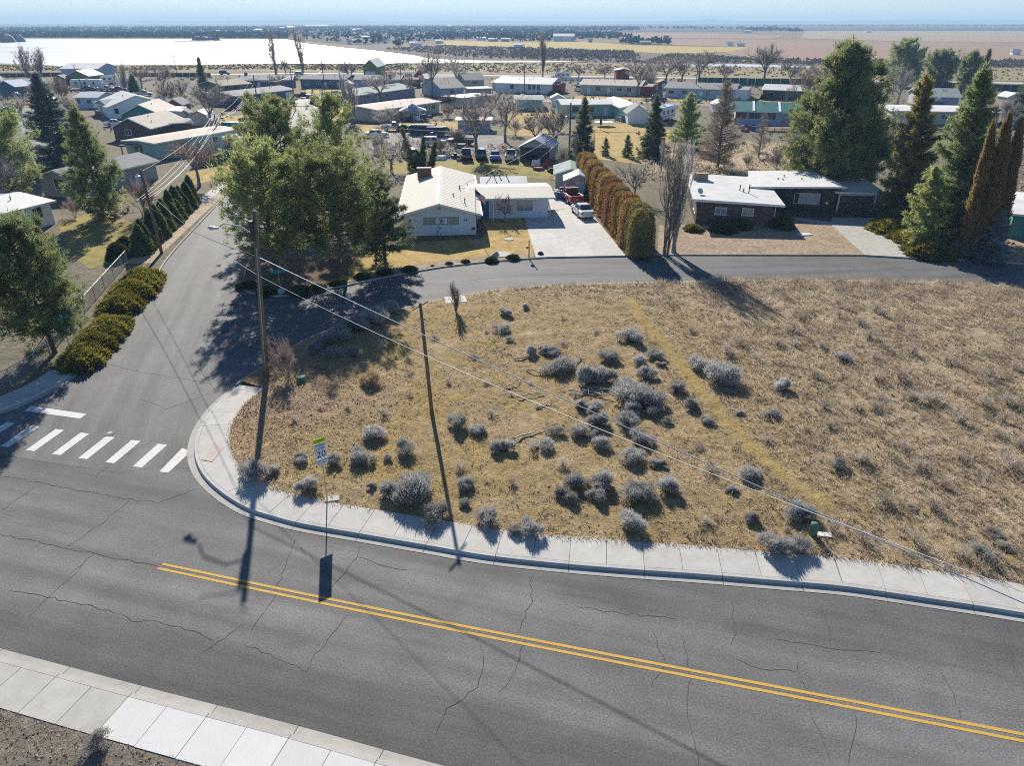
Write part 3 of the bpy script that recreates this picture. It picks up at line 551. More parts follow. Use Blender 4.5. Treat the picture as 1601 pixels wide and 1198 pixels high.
# concrete driveways, cast in panels
def drive(name, quads, mat, nu, nv):
    root = empty(name); tag(root, kind='structure')
    for q in quads:
        a, b, c, d = [at(x, y, G1).to_2d() for x, y in q[:4]]; u_, v_ = (q[4], q[5]) if len(q) > 4 else (nu, nv)
        for i in range(u_):
            for j in range(v_):
                f = lambda s, t: a.lerp(b, s).lerp(d.lerp(c, s), t)
                e = .005
                P4 = [f(i/u_, j/v_), f((i+1)/u_, j/v_), f((i+1)/u_, (j+1)/v_), f(i/u_, (j+1)/v_)]; ce = sum(P4, Vector((0, 0)))/4
                P4 = [p + (ce-p).normalized()*e for p in P4]
                MB().hexa([(p.x, p.y, .02) for p in P4], [(p.x, p.y, G1+.045) for p in P4]).build('paving_slab', mat, root)
    return root
drive('driveway', [[(838, 402.5), (978, 400), (915, 322), (818, 337), 3, 4], [(862, 331), (915, 321.5), (881, 309), (857, 311), 2, 2], [(748, 338), (817, 337.5), (861, 331), (752, 330.5), 4, 1]], 'drive', 3, 4)
drive('driveway', [[(1352, 399), (1464, 405.5), (1372, 349), (1297, 349), 3, 4], [(1298, 348.5), (1372, 348.5), (1358, 333), (1304, 333), 3, 2], [(1246, 345), (1300, 352), (1297, 347.5), (1236, 339), 4, 1]], 'drive_old', 3, 4)
for x, y, hw, hd, lb in ((712, 469, .9, .75, 'pale concrete pad at the middle street kerb beside a bare sapling'), (1258, 366.5, .75, .45, 'small white square utility lid in the gravel yard of the brown house')):
    tag(MB().box(-hw, hw, -hd, hd, -.1, .06).build('concrete_pad', 'concrete_new', None, at(x, y, .14), R(12)), lb, 'pad')
# streets farther off
def far_strip(name, px, wd, z, mat): return tag(strip(name, catmull([at(x, y, z).to_2d() for x, y in px], 4.0), wd, z, mat), kind='structure')
far_strip('cross_street', [(505, 152), (560, 153.5), (640, 163), (760, 158), (900, 157), (1050, 161), (1200, 166), (1450, 172), (1640, 178)], 7.5, ZL+.006, 'asphalt_far')
far_strip('bend_street', [(478, 165), (490, 154), (510, 150), (560, 149.5)], 8.5, ZL+.012, 'asphalt_far')
far_strip('west_street', [(-60, 172), (10, 170), (48, 182), (70, 205), (66, 240)], 8.0, ZL+.006, 'asphalt_far')
far_strip('lake_road', [(-80, 121), (60, 117), (200, 115.5), (330, 116), (460, 114.5), (560, 114.8), (700, 117), (900, 119), (1300, 125), (1700, 131)], 6.5, G1+.03, 'dirt_road')
far_strip('side_walk', [(310, 318), (345, 292), (385, 262), (400, 240)], 1.6, ZL+.008, 'concrete')
far_strip('verge_strip', [(215, 412), (262, 370), (320, 318), (378, 268)], 2.6, ZL+.004, 'gravel_pale')
far_strip('bend_walk', [(440, 170), (452, 163), (472, 156), (500, 152)], 1.8, ZL+.016, 'concrete')
# lake shore, lake, far side
sheet('shore', pp((-120, 116), (0, 113), (400, 112), (640, 113), (1000, 120), (1300, 124), (1750, 128), (1750, 108), (1300, 103), (1000, 100), (820, 96.5), (640, 97), (400, 97.5), (150, 103), (0, 98.5), (-120, 97)), G1+.05, 'shore')
sheet('lake', pp((-300, 97.5), (0, 99), (60, 101), (95, 103.6), (150, 103.8), (190, 101.6), (300, 101), (400, 99.6), (560, 99.3), (640, 98.4), (680, 99.0), (712, 98.0), (760, 97.2), (820, 97.0), (900, 96.7), (915, 96.6), (880, 95.6), (830, 95.0), (760, 95.0), (725, 94.2), (700, 93), (680, 92.2), (662, 90), (648, 87), (630, 84.5), (600, 80.8), (575, 78), (540, 75), (505, 71), (474, 67.4), (462, 64), (445, 61), (300, 60.3), (0, 59.6), (-300, 59)), .16, 'ice')
sheet('lake', pp((990, 101.4), (1160, 104.2), (1240, 105.6), (1300, 106), (1240, 102.6), (1160, 100.3), (1080, 99.4)), .16, 'ice')
def fieldpoly(mat, *px): return sheet('field', pp(*px), .05 + .02*fieldpoly.n, mat)
fieldpoly.n = 0
for mat, px in (('wetland', [(560, 76), (700, 89), (760, 93.5), (900, 97), (1000, 100.5), (1300, 104), (1750, 109), (1750, 92), (1300, 92), (1100, 86), (860, 76), (680, 71), (560, 70)]),
                ('field_gold', [(690, 62.5), (800, 66), (905, 64.8), (1000, 70.5), (1100, 73), (1170, 73.5), (1168, 79), (1120, 82), (1040, 83.5), (930, 77.5), (820, 74.5), (690, 70)]),
                ('field_brown', [(1170, 74), (1130, 83), (1190, 93), (1300, 96.5), (1420, 95), (1750, 97), (1750, 66), (1420, 65), (1180, 61.5), (1000, 60), (960, 67)]),
                ('field_pale', [(1260, 48), (1400, 46.5), (1750, 49), (1750, 66), (1420, 64.8), (1250, 60)]), ('field_brown', [(830, 52), (1000, 50.5), (1100, 51.5), (1230, 55), (1210, 60.5), (1000, 59.5), (840, 57)]),
                ('scrubland', [(-300, 59), (450, 61), (560, 70), (690, 62), (830, 56), (1000, 50), (1260, 48), (1750, 48), (1750, 39), (800, 38.5), (-300, 39)])):
    fieldpoly.n += 1; fieldpoly(mat, *px)
# hills along the horizon: a ridge with real depth
def ridge(name, prof, dist, dep, mat):
    """prof: (photo x, photo y of the crest)"""
    xs = np.linspace(prof[0][0], prof[-1][0], 220); cy = np.interp(xs, [p[0] for p in prof], [p[1] for p in prof]); mb = MB(); n = len(xs); rows = 7
    for j in range(rows):
        t = j/(rows-1)
        for i in range(n):
            a = (xs[i]-800.5)/FPX; b = (599-cy[i])/FPX
            fy = math.cos(PITCH)+b*math.sin(PITCH); fz = -math.sin(PITCH)+b*math.cos(PITCH)
            hgt = max(2.0, CAM_H + fz/fy*dist); y = dist + (t-.5)*dep
            prof_h = math.sin(math.pi*t)**1.3
            mb.v.append((a/fy*dist*(y/dist), y, hgt*prof_h*(1 + .10*noise.noise((i*.11, j*.9, dist*.001))) - 1))
    for j in range(rows-1):
        for i in range(n-1): mb.f.append((j*n+i, j*n+i+1, (j+1)*n+i+1, (j+1)*n+i)); mb.m.append(0)
    return tag(mb.build(name, mat, smooth=True), kind='structure')
ridge('hills', [(-700, 37), (-60, 37.5), (0, 37.6), (50, 37), (75, 36.2), (115, 35), (140, 36.4), (170, 36), (205, 33.2), (235, 31), (262, 32.6), (290, 33), (330, 32.2), (365, 31), (400, 31.2), (450, 30.4), (490, 29.8), (530, 31), (580, 32.4), (640, 33.6), (690, 31.4), (720, 31.6), (760, 33), (800, 31.6), (850, 32.6), (900, 33.4), (1050, 31.8), (1110, 28.8), (1150, 31.6), (1250, 32.4), (1330, 32), (1400, 30.5), (1440, 29), (1500, 31), (1560, 29.6), (1700, 32), (2300, 34)], 9500, 1800, 'hill')
ridge('hills', [(-700, 38), (-100, 38), (0, 38), (200, 39.2), (420, 38), (520, 37), (620, 38), (760, 37.4), (900, 38), (1000, 37), (1200, 37.5), (1330, 37.8), (1480, 37.2), (1700, 38), (2300, 38)], 5200, 900, 'hill')
isl = MB(); ip = at(322, 63.8, .16)
for k in range(14): isl.lathe([(rng0.uniform(4, 9), -.3), (rng0.uniform(2, 6), rng0.uniform(1.5, 5)), (.3, rng0.uniform(5, 8))], 7, 0, (rng0.uniform(-16, 16), rng0.uniform(-8, 8)))
isl.lathe([(40, -.3), (34, .5), (10, .9)], 24); tag(isl.build('island', 'far_scrub', None, ip), kind='structure')
isl = MB(); ip = at(-6, 66, .16)
for k in range(26): isl.lathe([(rng0.uniform(5, 12), -.3), (rng0.uniform(3, 8), rng0.uniform(3, 7)), (.3, rng0.uniform(7, 11))], 7, 0, (rng0.uniform(-28, 12), rng0.uniform(-40, 40)))
tag(isl.build('headland', 'far_scrub', None, ip), kind='structure')
# ------------------------------------------------------------------ plants
def tubes_tri(segs, n=4):
    """segs: list of (pts, radii) -> one triangle soup"""
    Vs, Fs, base = [], [], 0
    for pts, rad in segs:
        P_ = np.asarray(pts, float); rad = np.asarray(rad, float); m = len(P_)
        d = unit(np.gradient(P_, axis=0)); ref = np.array([0.31, .17, .93]) if abs(d[0][2]) < .9 else np.array([1., .1, 0])
        u = unit(np.cross(d, ref)); v = np.cross(d, u)
        a = np.arange(n)*2*np.pi/n
        ring = P_[:, None, :] + (u[:, None, :]*np.cos(a)[None, :, None] + v[:, None, :]*np.sin(a)[None, :, None])*rad[:, None, None]
        Vs.append(ring.reshape(-1, 3))
        i = np.arange(m-1)[:, None]*n; k = np.arange(n)[None, :]; k2 = (k+1) % n
        q = np.stack([i+k, i+k2, i+n+k2, i+n+k], -1).reshape(-1, 4) + base
        Fs.append(q[:, [0, 1, 2]]); Fs.append(q[:, [0, 2, 3]]); base += m*n
    return np.concatenate(Vs), np.concatenate(Fs)

def conifer_data(seed, H, cb, Rr, nbr, style, tuft_l, tuft_w, per=9, lean=0.0, dens=1.0):
    """trunk + limbs and the needle tufts of a conifer; style: pine, spruce, thin"""
    rg = np.random.default_rng(seed); segs = []; C = []; Dv = []
    tz = np.linspace(0, H, 9); tx = lean*(tz/H)**1.3 + .02*H*np.sin(tz/H*3+seed)*.4; ty = .012*H*np.cos(tz/H*4+seed)-.012*H*math.cos(seed)
    tx = tx-tx[0]; r0 = H*.019 if style != 'spruce' else H*.014
    segs.append((np.stack([tx, ty, tz], 1), r0*(1-.93*(tz/H))+.012)); az = rg.uniform(0, 6)
    for i in range(nbr):
        t = (i+rg.uniform(0, 1))/nbr; z = cb+(H-cb)*t; az += 2.4+rg.normal()*.5
        if style == 'pine': pr = math.sin(math.pi*min(1, .17+.83*t**.9))**.62; el = R(-8+48*t+rg.normal()*9); curve = .22
        elif style == 'ovate': pr = (1-t)**.62*(.62+.38*min(1, t/.22)); el = R(-12+50*t+rg.normal()*10); curve = .2
        elif style == 'spruce': pr = (1-t)**.82*.97+.03; el = R(-18+40*t+rg.normal()*5); curve = .06
        else: pr = (1-t)**.7*.95+.05; el = R(2+34*t+rg.normal()*8); curve = .15
        ln = Rr*pr*rg.uniform(.62, 1.12); o = np.array([np.interp(z, tz, tx), np.interp(z, tz, ty), z])
        dr = np.array([math.cos(az)*math.cos(el), math.sin(az)*math.cos(el), math.sin(el)]); s = np.linspace(0, 1, 5)
        pts = o + dr*ln*s[:, None]; pts[:, 2] += curve*ln*s**2*(1 if style != 'spruce' else .8)
        segs.append((pts, np.maximum(.009, (.035+.012*ln)*(1-s*.85)*(H/12))))
        side = np.array([-math.sin(az), math.cos(az), 0])
        nt = max(4, int(ln*(10.5 if style in ('pine', 'ovate') else 13)*dens))
        u = rg.uniform(.22 if style in ('pine', 'ovate') else .1, 1.04, nt)**(.72 if style in ('pine', 'ovate') else .85)
        spread = (.34 if style in ('pine', 'ovate') else .26)*ln*(1.12-u*.85)
        c = o + dr*ln*u[:, None]; c[:, 2] += curve*ln*u**2
        lat = rg.uniform(-1, 1, nt)*spread
        c += side*lat[:, None]
        c[:, 2] += rg.normal(size=nt)*(.13*ln if style in ('pine', 'ovate') else .035*ln) - (np.abs(lat)*.25 if style == 'spruce' else 0)
        C.append(c)
        dd = dr[None]*.8+side[None]*np.sign(lat)[:, None]*.6+np.array([0, 0, .6 if style in ('pine', 'ovate') else .12])+rg.normal(size=(nt, 3))*.3
        Dv.append(dd)
    top = np.array([tx[-1], ty[-1], H])
    C.append(top+rg.normal(size=(8, 3))*np.array([.12, .12, .35])*Rr*.25); Dv.append(np.tile([[0, 0, 1.]], (8, 1)))
    C = np.concatenate(C); Dv = unit(np.concatenate(Dv))
    if style in ('pine', 'ovate', 'thin'):           # foliage gathers in clumps with gaps between
        fq = 5.2/max(2.5, Rr); keep = np.array([noise.noise((p[0]*fq+seed, p[1]*fq, p[2]*fq*1.25)) for p in C]) > rg.uniform(-.22, .06, len(C)) if style != 'thin' else rg.uniform(0, 1, len(C)) < .85
        C, Dv = C[keep], Dv[keep]
    n = len(C)
    if style in ('pine', 'ovate'): per = int(per*1.9)
    B = np.repeat(C, per, 0)+rg.normal(size=(n*per, 3))*tuft_l*(.30 if style in ('pine', 'ovate') else .22)
    D = unit(np.repeat(Dv, per, 0)+rg.normal(size=(n*per, 3))*(.62 if style != 'spruce' else .42))
    if style == 'spruce': D[:, 2] *= .6
    V, F = blades(rg, B, D, tuft_l*rg.uniform(.6, 1.25, n*per), tuft_w*rg.uniform(.7, 1.3, n*per))
    return tubes_tri(segs, 5), (V, F)
TREE_MESH = {}
def conifer_mesh(key, fol, barkm, *a, **k):
    if key not in TREE_MESH:
        (tv, tf), (cv, cf) = conifer_data(*a, **k)
        TREE_MESH[key] = (tri_mesh(key+'_trunk', tv, tf, barkm), tri_mesh(key+'_crown', cv, cf, fol))
    return TREE_MESH[key]
def plant(name, label, cat, key_meshes, p, s=1.0, rz=0.0, group=None, sz=None, names=('trunk', 'crown')):
    e = empty(name, p, rz, label, cat, group); e.scale = (s, s, sz or s)
    for nm, me in zip(names, key_meshes):
        if me is not None: link_mesh(nm, me, e)
    return e
def by_px(px, py, toppy, z=G1):
    """place and height of an upright thing: foot on the photograph, top on the photograph"""
    p = at(px, py, z); b = (599-toppy)/FPX
    fy = math.cos(PITCH)+b*math.sin(PITCH); fz = -math.sin(PITCH)+b*math.cos(PITCH)
    return p, CAM_H+fz/fy*p.y-z
cm = conifer_mesh
# near pines -------------------------------------------------------
def conifer_at(label, px, py, top, wpx, style, fol, seed, cb=.2, nbr=95, tl=.34, tw=.055, per=9, name='pine_tree', lean=0.0, barkm='bark_pine', dens=1.0, group=None):
    p, H = by_px(px, py, top); Rr = wpx*.5*mpp(p)
    me = conifer_mesh('%s_%d' % (style, seed), fol, barkm, seed, H, H*cb, Rr, nbr, style, tl, tw, per, lean, dens)
    return plant(name, label, 'tree', me, p, rz=0.0, group=group)
conifer_at('broad pine at the street corner behind the lamp pole, leftmost of the corner group', 430, 430, 238, 150, 'pine', 'pine', 11, .2, 105, .40, .065)
conifer_at('leaning pine with a long bare trunk on the corner lawn', 541, 430, 255, 172, 'pine', 'pine', 12, .33, 110, .40, .065, lean=-1.3)
conifer_at('small dark spruce on the lawn left of the white house', 602, 410, 270, 108, 'thin', 'spruce', 13, .10, 110, .34, .06, 9, name='spruce_tree', dens=1.5)
conifer_at('tall pine behind the corner group, next to the side street', 452, 352, 158, 146, 'pine', 'pine', 14, .08, 105, .42, .075)
conifer_at('slender pine behind the leaning pine, right of the side street', 533, 335, 152, 105, 'pine', 'pine', 15, .08, 90, .40, .07)
conifer_at('round pine at the left edge behind the chain-link fence', 86, 552, 350, 140, 'pine', 'pine_dark', 16, .16, 135, .36, .055, 11, lean=-.9, dens=1.25)
conifer_at('pine at the left edge behind the white house', 22, 318, 162, 112, 'pine', 'pine_dark', 17, .1, 100, .42, .075)
conifer_at('big blue-grey spruce between the west houses', 98, 270, 116, 104, 'spruce', 'spruce_blue', 18, .04, 140, .5, .1, 9, name='spruce_tree', barkm='bark_grey')
conifer_at('dark pine on the west lawn in front of the blue-grey house', 163, 342, 170, 98, 'ovate', 'pine_dark', 19, .06, 120, .42, .075, dens=1.3)
conifer_at('giant broad pine behind the brown house', 1302, 302, 72, 190, 'ovate', 'pine', 20, .05, 210, .55, .095, 9, dens=1.2, lean=-1.2)
conifer_at('tall gold-tipped conifer right of the giant pine', 1412, 345, 122, 100, 'thin', 'gold_conifer', 21, .03, 160, .44, .085, 9, name='conifer_tree', lean=-1.0, dens=1.2)
conifer_at('tall olive pine right of the gold-tipped conifer', 1486, 378, 112, 124, 'thin', 'pine_dark', 22, .04, 170, .46, .085, 9, lean=-1.2, dens=1.2)
conifer_at('young bright green pine by the brown house driveway', 1440, 384, 262, 84, 'thin', 'pine', 24, .04, 95, .38, .07, 10, lean=-.8, dens=1.3)
conifer_at('small blue spruce at the right edge of the middle street', 1544, 410, 333, 72, 'spruce', 'spruce_blue', 25, .02, 90, .28, .055, 9, name='spruce_tree', barkm='bark_grey')
conifer_at('dark spruce in front of the white motorhome', 1020, 247, 153, 52, 'spruce', 'spruce', 26, .02, 110, .5, .11, 7, name='spruce_tree', barkm='bark_grey')
conifer_at('olive spruce between the dark spruce and the brown larch', 1073, 232, 148, 56, 'thin', 'pine_dark', 27, .1, 80, .5, .11, 7, name='spruce_tree')
conifer_at('large brown bare larch in front of the green-roofed house', 1122, 262, 128, 82, 'thin', 'larch', 28, .04, 130, .5, .05, 4, name='larch_tree', barkm='bark_grey')
conifer_at('small brown bare larch in front of the green-roofed house deck', 1186, 247, 180, 34, 'thin', 'larch', 29, .06, 60, .4, .05, 4, name='larch_tree', barkm='bark_grey')
conifer_at('dark green fir beside the transformer pole', 908, 268, 156, 52, 'spruce', 'spruce', 30, .02, 110, .5, .11, 7, name='fir_tree')
conifer_at('small fir on the tan yard, left of the pair', 946, 243, 218, 18, 'spruce', 'spruce', 31, .02, 45, .35, .09, 6, name='fir_tree')
conifer_at('small fir on the tan yard, right of the pair', 980, 245, 213, 22, 'spruce', 'spruce', 32, .02, 50, .35, .09, 6, name='fir_tree')
for lb, x, y, tp, wd, st, sd in (('far pine with a split crown left of the far right pines', 1408, 136, 66, 58, 'pine', 33), ('far flat-topped pine beside the lake flats', 1466, 134, 84, 52, 'pine', 34), ('far pine with a bare lower trunk', 1506, 152, 82, 36, 'pine', 35), ('far narrow spruce beside the bare-trunked pine', 1528, 145, 79, 26, 'spruce', 36), ('dark conifer cut off by the right edge of the view', 1594, 195, 96, 62, 'spruce', 37), ('far dark conifer by the metal building, west', 211, 143, 118, 20, 'spruce', 38), ('narrow dark conifer by the pale willow', 320, 142, 92, 18, 'spruce', 39)):
    conifer_at(lb, x, y, tp, wd, st, 'pine_dark' if st == 'pine' else 'spruce', sd, .1 if st == 'pine' else .02, 70, .75, .17, 7)
# bare trees --------------------------------------------------------
def bare_data(seed, style):
    """unit tree, 10 m tall: thick limbs and fine twigs"""
    rg = np.random.default_rng(seed); segs = []; tw_b = []; tw_d = []; tw_l = []
    def grow(o, d, ln, r, lev):
        n = 5; pts = [o]; dd = d
        for k in range(n):
            up = {'poplar': .22, 'elm': .05, 'fruit': .04, 'willow': .02, 'shrub': .06}[style]
            dd = unit(dd+rg.normal(size=3)*(.10 if lev < 2 else .17)+np.array([0, 0, up])); pts.append(pts[-1]+dd*ln/n)
        pts = np.array(pts); rad = r*(1-.62*np.linspace(0, 1, n+1)); segs.append((pts, np.maximum(rad, .008)))
        if lev >= MAXL:
            return
        kids = {'poplar': (8, 3, 2), 'elm': (5, 6, 6), 'fruit': (5, 6, 6), 'willow': (6, 7, 7), 'shrub': (4, 5, 5)}[style][min(lev, 2)]
        for k in range(kids):
            t = rg.uniform(.32 if lev else (.15 if style == 'poplar' else .38), 1.0) if k < kids-1 else 1.0
            q = np.array([np.interp(t*n, np.arange(n+1), pts[:, j]) for j in range(3)])
            ax = unit(rg.normal(size=3)); lat = unit(np.cross(dd, ax)); sp = {'poplar': .42, 'elm': .80, 'fruit': .95, 'willow': .75, 'shrub': .55}[style]*rg.uniform(.7, 1.25)
            grow(q, unit(dd+lat*sp), ln*{'poplar': .42, 'elm': .62, 'fruit': .62, 'willow': .60, 'shrub': .62}[style]*rg.uniform(.75, 1.2)*(1.15-.35*t if style == 'poplar' else 1), r*rg.uniform(.42, .6), lev+1)
        if lev >= 1:
            m = {'poplar': 12, 'elm': 34, 'fruit': 30, 'willow': 40, 'shrub': 20}[style]
            tt = rg.uniform(.2, 1, m)*n; q = np.stack([np.interp(tt, np.arange(n+1), pts[:, j]) for j in range(3)], 1)
            tw_b.append(q); tw_d.append(unit(dd+rg.normal(size=(m, 3))*.55+np.array([0, 0, .22 if style != 'willow' else -.05]))); tw_l.append(np.full(m, ln*.5))
    MAXL = 3
    if style == 'poplar':
        for k in range(8): grow(np.array([rg.normal()*.18, rg.normal()*.18, 0]), unit(np.array([rg.normal()*.11, rg.normal()*.11, 1])), 8.2*rg.uniform(.6, 1), .085, 0)
    elif style == 'shrub':
        for k in range(12): grow(np.array([rg.normal()*.3, rg.normal()*.3, 0]), unit(np.array([rg.normal()*.45, rg.normal()*.45, 1])), 4.8*rg.uniform(.7, 1.1), .075, 0)
    else:
        th = {'elm': 3.0, 'fruit': 2.2, 'willow': 2.4}[style]
        segs.append((np.array([[0, 0, 0], [.08, .03, th*.5], [.05, .1, th]]), np.array([.26, .20, .16])))
        for k in range(5):
            a = k*1.257+rg.uniform(-.4, .4); s_ = rg.uniform(.35, .75) if style != 'fruit' else rg.uniform(.7, 1.1)
            grow(np.array([.05, .1, th*rg.uniform(.8, 1)]), unit(np.array([math.cos(a)*s_, math.sin(a)*s_, 1])), {'elm': 3.6, 'fruit': 3.4, 'willow': 3.6}[style]*rg.uniform(.8, 1.1), .115, 1)
    B = np.concatenate(tw_b); D = np.concatenate(tw_d); L = np.concatenate(tw_l)*rg.uniform(.6, 1.3, len(B))
    tv = blades(rg, B, D, L, .05)
    thick = [s for s in segs if s[1][0] > .045]; thin = [s for s in segs if s[1][0] <= .045]
    return tubes_tri(thick, 5), join_tri([tubes_tri(thin, 3), tv])
BARE = {}
def bare_mesh(style, seed, pale):
    k = (style, seed, pale)
    if k not in BARE:
        (a, b), (c, d) = bare_data(seed, style); h = max(c[:, 2].max(), a[:, 2].max()); wd = max(np.abs(c[:, :2]).max(), .1)
        BARE[k] = (tri_mesh('bare_trunk', a, b, 'bark_pale' if pale == 1 else 'bark_grey'), tri_mesh('bare_crown', c, d, ('twig', 'twig_pale', 'twig_red')[pale]), h, wd)
    return BARE[k]
